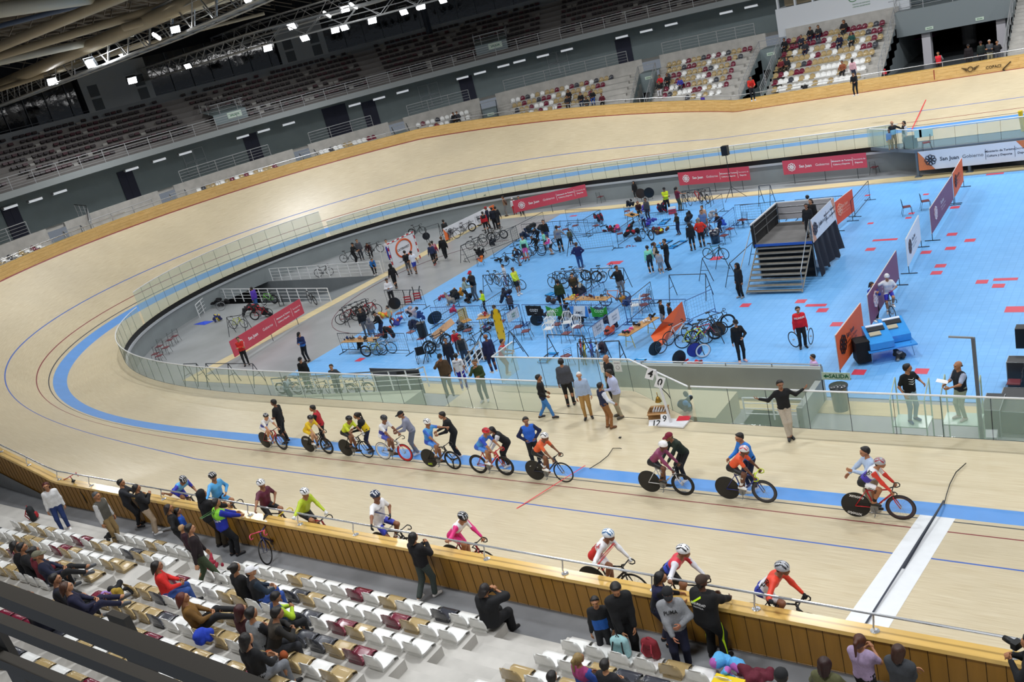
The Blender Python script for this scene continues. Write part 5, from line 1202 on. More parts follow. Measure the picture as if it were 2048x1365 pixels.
decal(r[2],'COS',.11,(.5,-.1,1.28),(-1,0,0),(0,.62,.7),'15161a'); decal(r[3],'XCOS',.09,(.4,.0,.9),(-1,0,0),(0,.85,-.4),'15161a')
# ---------------------------------------------------------------- near handrail on the fence cap
e=empty('fence_handrail'); tag(e,'long shiny tube handrail on curved brackets along the near fence cap','railing')
M_CH=mat('polished_chrome','d9dce0',.22,metal=.75)
Pn=[]; 
for j in list(range(0,150,2)): 
  q=outer(.87,.18)[j]; Pn.append(q)
Pr=[np.array([40,Pn[0][1],Pn[0][2]])]+Pn
MB().tube([p+np.array([0,0,.34]) for p in Pr],.023,8).build('handrail',M_CH,e)
mb=MB(); mb.smooth=True; mb.tube([(0,.0,0),(0,-.03,.05),(0,-.045,.12),(0,-.01,.2),(0,.02,.28),(0,0,.34)],.016,6); BRK=mb.mesh('bracket',M_CH)
mb=MB(); mb.lathe([(.075,0),(.075,.012),(.03,.02),(.028,.03)],14); FLG=mb.mesh('flange',M_CH)
seg=[np.linalg.norm(b-a) for a,b in zip(Pr[:-1],Pr[1:])]; cum=np.concatenate([[0],np.cumsum(seg)])
x0=at(1755.7,1258.6,2.46)[0]; d0=40-x0
k=-6
while True:
  t=d0+k*1.98; k+=1
  if t<0: continue
  if t>cum[-1]-.1: break
  j=int(np.searchsorted(cum,t))-1; p=Pr[j]+(Pr[j+1]-Pr[j])*(t-cum[j])/seg[j]; tg=Pr[j+1]-Pr[j]; a=math.atan2(tg[1],tg[0])-math.pi
  b_=ob('bracket',BRK,e,p,a); ob('flange',FLG,b_)
# paper notes on the panels
def note(u,v,lab,txt,w_=.34,h_=.22,arrow=True,z=None):
  P=at(u,v,2.15); n=(0,-1,-.08); M=frame(P+np.array([0,-.012,0]),(1,0,0),n); mb=MB()
  pts=[(-w_/2-.14,0),(-w_/2,h_*.62),(-w_/2,h_*.4),(w_/2,h_*.4),(w_/2,-h_*.4),(-w_/2,-h_*.4),(-w_/2,-h_*.62)] if arrow else [(-w_/2,-h_/2),(w_/2,-h_/2),(w_/2,h_/2),(-w_/2,h_/2)]
  for z_ in (0,.004): mb.add([(x,y,z_) for x,y in pts],[list(range(len(pts)))],M)
  o=mb.build('paper_sign',mat('note_paper','d8dadf',.7)); tag(o,lab,'sign'); mb=MB()
  for i,l in enumerate(txt): write(mb,l,h_*.22,M@Matrix.Translation((0,h_*(.2-.24*i),.009)),True)
  mb.build('lettering',cm('5a3038','paint'),o)
note(1484,1239,'white paper arrow on the near fence right of the security guard',['PROHIBIDO APOYAR','BICICLETAS','EN LA BARANDA'],.44,.26)
note(664,1084,'white paper arrow on the near fence under the yellow-green reflection',['SALIDA','PUERTA 2'],.3,.26)
note(45,922,'small white paper patch on the near fence at the far left',['AVISO'],.2,.2,False)
# ---------------------------------------------------------------- officials on the apron and the deck
Z0=-.09
pf(1096,838,Z0,30,'young person in a black hoodie and navy trousers with a light blue stripe',pose='walk',top='121214',bot='1c2846',bot2='3f7ec0',shoe='1c1c20',hair='short',hc='140f0d',skin='a87450',H=1.7,o=dict(lw=(-.2,.15,.95),rw=(.2,.15,.95)),**H_)
pf(1143,812,Z0,120,'heavy person in a dark grey long-sleeved top seen from behind on the deck',top='4a4c54',bot='131417',shoe='202024',hair='short',hc='1a1614',skin='b07a58',H=1.84,fat=1.22,**H_)
pf(1178,836,Z0,300,'white-haired person in a dark padded vest and mustard trousers',top='a8bcd8',slv='a8bcd8',bot='b0884c',shoe='1a1a1e',hair='grey',hc='e6e6e6',skin='c08a68',H=1.72,fat=1.1,**H_)
pf(1219,857,Z0,60,'person in a navy quilted vest and brown trousers talking with a hand out',top='1c2444',slv='dfe4f0',bot='96663a',shoe='6b4426',hair='short',hc='140f0d',skin='a87450',H=1.66,o=dict(rw=(.32,.22,.95)),**H_)
pf(1243,834,Z0,220,'heavy person in a pale blue shirt and beige trousers leaning to the left',top='c0c8e8',bot='a8a088',shoe='5c5850',hair='short',hc='1a1614',skin='b07a58',H=1.78,fat=1.28,o=dict(lean=.15,lw=(-.1,.35,1.1)),**H_)
pf(1232,803,Z0,240,'bald person in a black jacket behind the pale blue shirt on the deck',top='15161a',bot='15161a',hair='bald',hc='3a2c24',skin='b07a58',H=1.78,o=dict(hp=.4),**H_)
pf(1577,873,Z0,305,'person in a black jacket with both arms spread along the glass rail',pose='spread',top='131417',bot='c0b4a4',shoe='17181b',hair='short',hc='140f0d',skin='9a6a4c',H=1.8,top2='131417',**H_)
pf(1576,872,Z0,305,'x',pose='spread',**H_) if False else None
def gl(u,v,z): return at(u,v,z)
pf(902,791,Z0,300,'person in a brown jacket and black cap standing behind the glass, hand on face',top='4c3a28',bot='3a3a38',hat='cap',hatc='17181b',skin='9a6a4c',H=1.8,fat=1.2,shoe='3a3a3e',o=dict(rw=(.08,.22,1.5),rp=(.8,0,-1),lw=(-.22,.1,.9)),**H_)
pf(972,802,Z0,290,'person in a green hooded sweater leaning on the glass rail',top='30421f',bot='2c2c2c',shoe='dcdce0',skin='a87450',hair='short',hc='5a4a3c',H=1.76,o=dict(rw=(.06,.25,1.42),rp=(.8,0,-1),lw=(-.15,.35,1.15),lean=.12),**H_)
pf(990,745,-.9,150,'person in a navy suit standing on the stairs by the deck',top='1a2450',bot='1a2450',hair='bald',hc='3a2c24',skin='8a5a40',H=1.8,shoe='e8e8e8',**H_)
# officials on stools behind the glass
for (u,v,lab,kw,hd) in ((1825,842,'person in a black t-shirt with white swooshes leaning on the glass rail',dict(top='101113',sleeve='tee',bot='9ab0bc',shoe='2a4a8a',skin='b07a58',hair='short',hc='140f0d',H=1.8,o=dict(lw=(-.3,.2,1.12),rw=(.28,.16,.95),hy=1.0)),320),
  (1926,838,'bald person in a dark vest holding a sheet of paper behind the glass',dict(top='1a1f2a',slv='b8c4e0',sleeve='tee',bot='a8b098',shoe='d0c8c0',skin='b07a58',hair='bald',hc='2a221c',H=1.78,fat=1.12,o=dict(lw=(-.2,.42,1.15),rw=(.1,.38,1.12),lp=(-.6,-.3,-1),rp=(.6,-.3,-1))),225)):
  P=at(u,v,-.28); b,t,q=person('p',P,rzd(hd),lab,pose='stand',res=NR,**kw)
  if 'swoosh' in lab:
    mb=MB()
    for k in range(3): mb.tube([(-.09,.3,1.36-.07*k),(-.04,.3,1.32-.07*k),(.09,.3,1.38-.07*k)],[.008,.022,.006],4)
    bv=BVHTree.FromPolygons([w_.co for w_ in t.data.vertices],[p.vertices for p in t.data.polygons]); V=[]
    for a in mb.v:
      h=bv.ray_cast(Vector(a)+Vector((0,.3,0)),Vector((0,-1,0))); V.append((a[0],(h[0].y if h[0] else a[1])+.01,a[2]))
    mb.v=V; mb.build('swoosh_print',cm('f0f0f0','paint'),t)
  else:
    mb=MB(); mb.box((0,0,0),(.3,.21,.006),Matrix.Translation(Vector(P)+Vector((-.42,-.12,1.2)))@Matrix.Rotation(.2,4,'Y')); tag(mb.build('paper_sheet',cm('f2f2f2','paint')),'white sheet of paper held by the bald official behind the glass','paper')
  x,y,z=P; e=empty('glass_stool',(x,y,0)); tag(e,'tall glass-topped step stool with pale green posts under '+('the black t-shirt official' if 'swoosh' in lab else 'the bald official'),'stool')
  MB().box((0,0,-.3),(.95,.75,.03)).build('platform',mat('pale_glass_platform','c4dccc',.2),e)
  for sx in (-1,1):
    for sy in (-1,1): MB().tube([(sx*.45,sy*.36,FZ),(sx*.45,sy*.36,.9 if sy>0 else .55)],.022,5).build('post',cm('b8ccb8','paint'),e)
  MB().tube([(-.45,-.36,.55),(.45,-.36,.55)],.018,5).build('guard_bar',cm('b8ccb8','paint'),e)
  MB().tube([(.45,-.36,.55),(.45,.36,.9)],.018,5).build('guard_bar',cm('b8ccb8','paint'),e); MB().tube([(-.45,-.36,.55),(-.45,.36,.9)],.018,5).build('guard_bar',cm('b8ccb8','paint'),e)
# lap counter, box, number plates, bell
P=at(1342,848,Z0); e=empty('lap_counter',P); tag(e,'white lap counter pole on a flat base showing 40 beside the glass','lap counter')
mb=MB(); mb.box((.1,.0,.03),(.9,.5,.05)); mb.build('base',cm('e6e6ea','paint'),e)
MB().tube([(0,0,.05),(-.32,.25,1.75)],.045,6).build('pole',cm('dcdce0','paint'),e)
cf=Vector((CAM[0]-P[0],CAM[1]-P[1],3)).normalized()
for k,(ch,dx) in enumerate((('4',-.16),('0',.16))):
  M=frame(Vector((-.36+dx*.85,.22,1.5-dx*.9))+cf*.05,(.85,.3,-.45),cf); mb=MB(); mb.box((0,0,-.01),(.27,.36,.015),M); o=mb.build('number_plate',cm('eeeef0','paint'),e); mb=MB(); write(mb,ch,.32,M@Matrix.Translation((0,0,.005)),True); mb.build('number',cm('121214','paint'),o)
MB().tube([(-.2,.16,1.2),(-.02,.2,.95),(.05,.2,.8)],.015,5).build('cable',M_BLACK,e)
mb=MB(); mb.smooth=True; mb.lathe([(.11,0),(.09,.05),(.06,.14),(.03,.18)],14,Matrix.Translation((-.34,.1,.72))); mb.tube([(-.34,.1,.9),(-.34,.1,1.05)],.012,5); tag(mb.build('bell',mat('brass','b08a3c',.3,metal=.8),None,P),'brass bell hanging beside the lap counter pole','bell')
P=at(1319,835,Z0); e=empty('cardboard_box',P,.25); tag(e,'open cardboard box with white cards in front of the glass','box')
mb=MB(); 
for c_,d_ in (((0,-.19,.14),(.62,.01,.28)),((0,.19,.14),(.62,.01,.28)),((-.31,0,.14),(.01,.38,.28)),((.31,0,.14),(.01,.38,.28)),((0,0,.01),(.62,.38,.02)),((0,-.26,.25),(.62,.14,.01)),((0,.26,.26),(.62,.14,.01))): mb.box(c_,d_)
mb.build('carton',mat('cardboard','a27a4c',.8,noise=.1,scale=6),e)
for i in range(5): mb=MB(); mb.box((-.18+i*.085,0,.17),(.012,.32,.26),Matrix.Rotation(.15,4,'Y')); mb.build('card',cm('ececee','paint'),e)
for (u,v,ch,rot,lab) in ((1313,849,'12',.35,'white number plate reading 12 lying on the apron by the lap counter'),(1331,846,'9',.3,'white number plate reading 9 leaning by the foot of the lap counter')):
  P=at(u,v,Z0); n=Vector((.1,-.5,1)) if ch=='12' else Vector((.3,-1,.8)); M=frame(Vector(P)+Vector((0,0,.03 if ch=='12' else .14)),(1,.25,0),n); mb=MB(); mb.box((0,0,0),(.5 if ch=='12' else .26,.3,.012),M); o=mb.build('number_plate',cm('ececee','paint')); tag(o,lab,'number plate'); mb=MB(); write(mb,ch,.28,M@Matrix.Translation((0,0,.012)),True); mb.build('number',cm('121214','paint'),o)
P=at(1352,846,Z0); mb=MB(); mb.add([(0,0,.05),(.42,.1,.07),(.36,.42,.06),(-.02,.3,.08),(.2,.2,.13)],[[0,1,4],[1,2,4],[2,3,4],[3,0,4],[3,2,1,0]]); tag(mb.build('red_flag',cm('d02c3c'),None,P),'folded red flag lying on the base of the lap counter','flag')
# ---------------------------------------------------------------- infield equipment
_Z={1:(660,360,10.11),2:(840,370,9.1),3:(1020,420,9.1),4:(1160,370,9.1),5:(1300,340,9.1),6:(860,510,9.1),7:(660,580,8.533),8:(860,600,9.1),9:(1040,590,9.1),10:(1080,520,9.1),11:(1220,590,7.877),12:(400,560,7.186),13:(540,700,6.4),14:(1480,390,6.204),15:(1660,520,5.69),16:(510,340,3.9),17:(1020,340,3.9),18:(1528,340,3.9),19:(1528,680,3.9),20:(0,680,3.9)}
def q(n,x,y): a,b,s=_Z[n]; return (a+x/s,b+y/s)
M_IRON=mat('dark_iron','3a3f45',.5,metal=.3); M_BIRON=mat('blue_painted_iron','2c4c86',.5); 
def barrier(a,b,lab,m=None,h=1.15,zb=CZ,feet=True,cell=.16):
  m=m or M_IRON; A=Vector(at(*a,zb+h)); B=Vector(at(*b,zb+h)); A.z=B.z=zb; L=(B-A).length; t=(B-A).normalized(); s=Vector((-t.y,t.x,0))
  e=empty('mesh_barrier'); tag(e,lab,'barrier')
  P=lambda d,z: A+t*d+Vector((0,0,z))
  MB().tube([P(0,.2),P(0,h),P(L,h),P(L,.2)],.02,5,closed=True).build('frame',m,e)
  mb=MB(); n=int(L/cell)
  for i in range(1,n): mb.tube([P(i*L/n,.2),P(i*L/n,h)],.0035,3,cap=False)
  for z in np.arange(.2+cell,h,cell): mb.tube([P(0,z),P(L,z)],.0035,3,cap=False)
  mb.build('wire_mesh',m,e,kind='stuff')
  if feet:
    for d in (.0,L): MB().tube([P(d,.2),P(d,.02)],.02,4).tube([P(d,.02)-s*.32,P(d,.02)+s*.32],.02,4).build('foot',m,e)
  return e,A,B
def rack(a,b,lab,h=1.25,zb=CZ,m=None,cat='bike rack'):
  m=m or M_IRON; A=Vector(at(*a,zb+h)); B=Vector(at(*b,zb+h)); A.z=B.z=zb; t=(B-A).normalized(); s=Vector((-t.y,t.x,0))
  e=empty('bike_rack'); tag(e,lab,cat)
  MB().tube([A+Vector((0,0,h)),B+Vector((0,0,h))],.022,5).build('top_bar',m,e)
  for p in (A,B):
    for k in (-1,1): MB().tube([p+Vector((0,0,h)),p+s*k*.42+Vector((0,0,.02))],.02,4).build('leg',m,e)
    MB().tube([p-s*.22+Vector((0,0,h*.48)),p+s*.22+Vector((0,0,h*.48))],.015,4).build('brace',m,e)
  return e,A,B
CH={}
def chair(u,v,deg,lab,group=None,zb=CZ,kind='metal'):
  P=at(u,v,zb); 
  if kind not in CH:
    d={}
    if kind=='metal':
      for i,(x,y) in enumerate(((-.2,.2),(.2,.2))): d['leg%d'%i]=MB().tube([(x*.9,y,.44),(x*1.1,y+.04,0)],.011,5).mesh('leg',M_BLACK)
      for i,(x,y) in enumerate(((-.2,-.2),(.2,-.2))): d['leg%d'%(i+2)]=MB().tube([(x*.9,y+.02,.44),(x*1.1,y-.08,0)],.011,5).mesh('leg',M_BLACK)
      mb=MB(); mb.box((0,0,.455),(.4,.4,.035),taper=.92); d['seat']=mb.mesh('seat',cm('6a3038','paint'))
      mb=MB(); mb.tube([(-.18,-.2,.42),(-.19,-.25,.86),(.19,-.25,.86),(.18,-.2,.42)],.011,5)
      for z in (.62,.7,.78): mb.tube([(-.185,-.23,z),(.185,-.23,z)],.008,4)
      d['backrest']=mb.mesh('backrest',M_BLACK)
    else:
      W=cm('eceded','plastic')
      for i,(x,y) in enumerate(((-.22,.2),(.22,.2),(-.22,-.2),(.22,-.2))): d['leg%d'%i]=MB().tube([(x*.85,y*.9,.44),(x*1.05,y*1.15,0)],[.035,.022],5).mesh('leg',W)
      mb=MB(); mb.box((0,0,.44),(.44,.42,.03),taper=.95); d['seat']=mb.mesh('seat',W)
      mb=MB(); mb.tube([(-.2,-.2,.44),(-.23,-.26,.75),(-.15,-.29,.9),(.15,-.29,.9),(.23,-.26,.75),(.2,-.2,.44)],.022,6)
      for x in (-.1,-.035,.035,.1): mb.tube([(x,-.2,.45),(x*1.2,-.285,.89)],[.016,.02],4)
      d['backrest']=mb.mesh('backrest',W)
      for i,x in enumerate((-.24,.24)): d['armrest%d'%i]=MB().tube([(x,.2,.45),(x,.2,.64),(x,-.2,.66)],.02,5).mesh('armrest',W)
    CH[kind]=d
  e=empty('folding_chair' if kind=='metal' else 'plastic_chair',P,rzd(deg)); tag(e,lab,'chair',group)
  for k,me in CH[kind].items(): ob(''.join(c for c in k if not c.isdigit()),me,e)
  return e
def blob(P,size,col,name,lab,cat,seed=0,n=7,h=.03,kind='cloth',flat=1.,col2=None,group=None,part=None,hang=False):
  rr=random.Random(seed); c=[]
  for i in range(n):
    a=V3(rr.uniform(-1,1)*size[0]/2,rr.uniform(-1,1)*size[1]/2,rr.uniform(.25,.8)*size[2]); b=a+V3(rr.uniform(-.5,.5)*size[0]*.5,rr.uniform(-.5,.5)*size[1]*.5,rr.uniform(-.45,.3)*size[2]); b[2]=max(b[2],size[2]*.18)
    r=min(size)*rr.uniform(.16,.28); c.append((a,b,r,r*rr.uniform(.6,1)))
  V,Q=field(c,h,.02); V[:,2]=np.maximum(V[:,2],0.004); C=V[Q].mean(1); mi=np.zeros(len(Q),int)
  if col2: mi[(np.sin(C[:,0]*17+seed)+np.sin(C[:,1]*13+C[:,2]*11))>.9]=1
  me=qmesh(name,V,Q,[cm(col,kind),cm(col2 or col,kind)],mi); o=ob(name,me,None,P); tag(o,lab,cat,group); return o
def backpack(P,deg,col,lab,s=1.,col2='2a2a2e',seed=1):
  e=empty('backpack',P,rzd(deg)); e.scale=(s,s,s); tag(e,lab,'backpack')
  V,Q=field([(V3(-.09,0,.08),V3(-.09,-.02,.34),.09,.08),(V3(.09,0,.08),V3(.09,-.02,.34),.09,.08),(V3(0,-.02,.36),V3(0,-.02,.38),.1,.08)],.03,.02); ob('bag_body',qmesh('bag_body',V,Q,[cm(col,'cloth')]),e)
  V,Q=field([(V3(-.06,.09,.1),V3(.06,.09,.1),.05,.05),(V3(-.05,.08,.18),V3(.05,.08,.18),.045,.045)],.025,.02); ob('front_pocket',qmesh('front_pocket',V,Q,[cm(col2,'cloth')]),e)
  for x in (-.08,.08): MB().tube([(x,-.1,.38),(x*1.3,-.17,.25),(x,-.1,.08)],.014,5).build('strap',cm(col2,'cloth'),e)
  MB().tube([(-.03,-.05,.45),(0,-.05,.5),(.03,-.05,.45)],.009,4).build('handle',cm(col2,'cloth'),e)
  return e
def sjlogo(mb,M,r):
  for k in range(8):
    a=k*math.pi/4; mb.tube([(r*.62*math.cos(a)+r*.3*math.cos(b),r*.62*math.sin(a)+r*.3*math.sin(b),.004) for b in np.linspace(0,2*math.pi,9)[:-1]],r*.09,4,M,closed=True)
  mb.tube([(r*.2*math.cos(b),r*.2*math.sin(b),.004) for b in np.linspace(0,2*math.pi,9)[:-1]],r*.12,4,M,closed=True)
def banner(A,B,h,z0,lab,m,tc,parts,name='banner',cat='banner',flip=False,legs=True,frame_=False,tri=None,feetm=None,thin=.02,top=0):
  """upright banner from A to B (world xy), bottom z0, height h; text faces the left-hand side of A->B or the other with flip"""
  A=Vector((A[0],A[1],0)); B=Vector((B[0],B[1],0)); L=(B-A).length; t=(B-A).normalized(); n=Vector((t.y,-t.x,0)); 
  if flip: n=-n
  x=Vector((0,0,1)).cross(n); C=(A+B)/2+Vector((0,0,z0+h/2)); M=frame(C,x,n)
  e=empty(name); tag(e,lab,cat); mb=MB(); mb.box((0,0,0),(L,h,thin),M); mb.build('cloth',m,e)
  if tri:
    mb=MB(); mb.add([(-L/2,-h/2,thin/2+.002),(-L/2+tri[1],-h/2,thin/2+.002),(-L/2,h/2,thin/2+.002)],[[0,1,2]],M); mb.add([(L/2,h/2,thin/2+.002),(L/2-tri[1],h/2,thin/2+.002),(L/2,-h/2,thin/2+.002)],[[0,1,2]],M); mb.build('corner_print',cm(tri[0],'cloth'),e)
  mb=MB(); Mo=M@Matrix.Translation((0,0,thin/2+.004))
  for p in parts:
    if p[0]=='logo': sjlogo(mb,Mo@Matrix.Translation((p[1]*L/2,p[2]*h/2,0)),p[3]*h)
    elif p[0]=='bar': mb.box((p[1]*L/2,0,.002),(.02,h*.55,.004),Mo)
    else: write(mb,p[0],p[3]*h,Mo@Matrix.Translation((p[1]*L/2,p[2]*h/2,.002)),p[4] if len(p)>4 else False)
  mb.build('lettering',cm(tc,'paint') if isinstance(tc,str) else tc,e)
  if legs:
    for d in np.linspace(.12,.88,3): MB().tube([A+t*L*d-n*.03+Vector((0,0,FZ)),A+t*L*d-n*.03+Vector((0,0,z0+h*.8))],.02,5).build('leg',M_IRON,e)
  if frame_:
    MB().tube([M@Vector((-L/2,-h/2,-.02)),M@Vector((-L/2,h/2,-.02)),M@Vector((L/2,h/2,-.02)),M@Vector((L/2,-h/2,-.02))],.018,5,closed=True).build('frame',cm('d8d8d8','paint'),e)
    for p in (A,B): MB().tube([p+Vector((0,0,z0)),p+Vector((0,0,CZ+.02))],.02,4).tube([p-n*.35+Vector((0,0,CZ+.02)),p+n*.35+Vector((0,0,CZ+.02))],.022,4).build('foot',M_IRON,e)
  return e,M,L
SJ=[('logo',-.78,0,.3),('San Juan',-.44,0,.27,True),('Gobierno',-.03,0,.25),('bar',.19,0),('Ministerio de Turismo,',.44,.25,.15,True),('Cultura y Deporte',.42,-.2,.15,True),('bar',.68,0),('Secretaría de',.84,.25,.15),('Deporte',.82,-.2,.15,True)]
M_RB=mat('coral_red_vinyl','d0485a',.4,coat=.2,noise=.08,scale=.6); M_WB=mat('white_vinyl','e6e8ee',.4,noise=.03,scale=1); M_OB=mat('orange_fabric','e8642c',.6,noise=.06,scale=2); M_PB=mat('plum_vinyl','7e3454',.45)
# red banners in front of the inner wall and by the ramp
def bpx(a,b,h,z0,*r,**k): A=at(*a,z0); B=at(*b,z0); return banner(A,B,h,z0,*r,**k)
bpx(q(12,500,1115),q(12,1500,480),1.0,-1.35,'long red San Juan Gobierno banner on low legs on the grey floor at the left',M_RB,'f2f2f4',SJ,flip=False)
bpx(q(17,40,335),q(17,605,205),.95,-1.15,'red San Juan Gobierno banner with a dark cloth over its logo, by the inner wall',M_RB,'f2f2f4',SJ)
bpx(q(17,1325,122),q(17,1878,78),.95,-1.12,'red San Juan Gobierno banner behind the black tripod by the inner wall',M_RB,'f2f2f4',SJ)
bpx((1568,350),(1735,335),.95,-1.12,'red San Juan Gobierno banner nearest the judges bridge on the far side',M_RB,'f2f2f4',SJ)
# white banner with orange corner on the barriers left of the court
bpx(q(2,470,1015),q(2,1390,560),.95,-1.65,'white San Juan banner with an orange corner behind parked bicycles',M_WB,'3a3a44',SJ,tri=('e8743c',.7),legs=True)
# banners across the right half of the court
OJ=[('logo',-.6,.1,.28),('San Juan',.0,.25,.2,True),('Ministerio de Turismo,',.05,-.1,.11),('Cultura y Deporte',.05,-.35,.11)]
def obpx(a,b,lab,m,tc,parts,h=1.25,z0=CZ+.35,**k): 
  A=at(*a,z0); B=at(*b,z0); return banner(A,B,h,z0,lab,m,tc,parts,legs=False,frame_=True,flip=False,**k)
obpx((1680,741),(1729,672),'orange banner with a dark logo nearest the glass rail on the court',M_OB,'3a1c14',OJ,h=1.35)
obpx((1742,651),(1798,556),'plum San Juan banner with a rider and a long-haired woman leaning on it',M_PB,'e8d8e0',OJ)
obpx((1817,533),(1842,481),'short white banner between the two plum banners on the court',M_WB,'5a4c50',OJ)
obpx((1864,468),(1907,398),'plum San Juan banner on the court next to the small orange one at the far end',M_PB,'e8d8e0',OJ)
obpx((1909,395),(1927,362),'orange banner at the far end of the row of banners near the top right',M_OB,'5a2418',OJ,h=1.3)
obpx((1675,450),(1709,422),'plain orange banner beside the stage railing',mat('orange_red_fabric','e4532c',.6,noise=.06,scale=2),'f0a888',OJ,h=1.25)
# mesh barriers
BR=[((3,100,285),(3,0,380),'leftmost dark mesh barrier running out of the busy group toward the goal'),
(q(3,100,290),q(3,590,40),'dark mesh barrier rising behind the crouching group with black chairs'),
(q(3,200,265),q(3,770,215),'low dark mesh barrier in front of the empty brown chairs'),
(q(3,770,215),q(3,1400,180),'dark mesh barrier behind the empty chairs, right half'),
(q(3,1000,0),q(3,1640,0),'mesh barrier furthest back by the red banner, left of the coat stand'),
(q(3,1330,180),q(3,1620,5),'short angled mesh barrier beside the standing black case'),
(q(3,1060,485),q(3,1820,390),'mesh barrier right behind the person in a navy hooded coat'),
(q(4,640,830),q(4,1080,540),'angled mesh barrier above the red bag on the blue floor'),
(q(4,1160,525),q(4,1960,450),'mesh barrier in front of the red and white cooler'),
(q(5,1170,960),q(5,1520,680),'blue mesh barrier with a bright blue cloth on it',1),
(q(5,1540,640),q(5,2002,610),'mesh barrier with a white sheet of paper near the stage'),
(q(14,0,130),q(14,550,70),'mesh barrier behind the empty chairs left of the stage'),
(q(14,680,65),q(14,1330,5),'mesh barrier behind the stage with two people in front'),
(q(2,1740,740),q(2,1280,1040),'mesh barrier with bikes leaning on it at the edge of the blue court'),
(q(2,750,1110),q(2,1740,745),'long mesh barrier behind the leaning bicycles on the grey floor'),
(q(7,920,10),q(7,1560,0),'mesh barrier behind the two red folding trainers'),
(q(7,120,745),q(7,790,745),'mesh barrier in front of the table with bags at the left of the court'),
(q(7,790,745),q(7,1260,745),'mesh barrier right of the table with bags'),
(q(6,0,960),q(6,900,925),'mesh barrier running behind the yellow-green shirt mechanic',1),
(q(6,70,840),q(6,450,610),'angled mesh barrier beside the red cloth pile'),
(q(6,930,905),q(6,1320,650),'angled mesh barrier right of the seated person in lime'),
(q(6,920,935),q(6,1620,905),'mesh barrier in front of the navy jacket with white print',1),
(q(9,30,180),q(9,780,180),'blue mesh barrier carrying the black and the first green flag',1),
(q(9,800,180),q(9,1600,185),'blue mesh barrier carrying the white logo flag and second green flag',1),
(q(9,1240,620),q(9,1880,140),'long blue mesh barrier with white paper posters',1),
(q(10,530,790),q(10,1150,395),'blue mesh barrier rising behind the bottles table',1),
(q(10,1590,730),q(10,2002,400),'dark mesh barrier rising right of the orange bicycle'),
(q(11,210,90),q(11,1190,70),'blue mesh barrier behind the seated couple in black',1),
(q(11,1170,100),q(11,1600,-90),'blue mesh barrier rising right behind the orange flag',1),
(q(8,970,520),q(8,1610,100),'blue barrier with a white flag and dark bag on it',1),
(q(8,0,540),q(8,600,160),'mesh barrier holding the long plywood board'),
(q(5,1000,640),q(5,1300,440),'angled mesh barrier right of the bike rack near the tripod'),
((1701,402),(1736,362),'empty angled mesh barrier beside the plain orange banner'),]
for b_ in BR:
  a=b_[0]; a=q(*a) if len(a)==3 else a; bb=b_[1]; bb=q(*bb) if len(bb)==3 else bb
  barrier(a,bb,b_[2],M_BIRON if len(b_)>3 else None)
# racks
RK=[(q(7,600,150),q(7,200,300),'bike rack with five road bikes on the grey floor',FZ),(q(2,80,780),q(2,330,700),'A-frame rack with a round black wheel bag',FZ),(q(2,740,1110),q(2,1050,950),'A-frame rack end left of the dark bicycles on the grey floor',FZ),
(q(6,960,370),q(6,1420,350),'rack with mechanics bikes hung from their saddles',CZ),(q(10,265,215),q(10,825,182),'rack with bikes hung behind the two mechanics',CZ),(q(10,925,160),q(10,1520,150),'rack the person in the black sweater leans on',CZ),
(q(11,140,725),q(11,-90,735),'rack corner above the glass rail with blue rollers beside',CZ),(q(9,490,725),q(9,1140,740),'empty rack in front of the white plastic chairs',CZ),(q(9,1040,880),q(9,1800,840),'rack full of yellow, red and white bikes above the glass rail',CZ),
(q(5,580,390),q(5,1080,320),'rack of red and dark bikes near the tripod',CZ),(q(3,1080,485),q(3,1100,350),'small rack beside the child on a chair',CZ),(q(17,1240,820),q(17,1525,812),'empty rack in the middle of the court left of the woman in black',CZ),
(q(17,1500,690),q(17,1630,600),'A-frame stand under the green and black bicycle',CZ),(q(11,1290,520),q(11,1600,330),'rack under the jumble of bikes beside the orange flag',CZ),(q(8,1530,650),q(8,1440,560),'A-frame rack end beside the yellow board',CZ),
(q(12,380,540),q(12,620,500),'rack with a lime bike and a fat wheel by the ramp',FZ),(q(17,1940,125),q(17,2028,118),'empty A-frame rack right of the tripod',CZ),
(q(12,80,1205),q(12,400,1205),'empty grey frame behind the glass at the left, first bay',FZ),(q(12,400,1205),q(12,755,1205),'empty grey frame behind the glass at the left, second bay',FZ),(q(14,160,585),q(14,-130,850),'tall prop frame left of the stage stairs',CZ),(q(20,1430,190),q(20,1530,185),'narrow steel frame behind the glass far left',FZ)]
for a,b_,lab,z in RK: rack(a,b_,lab,zb=z)
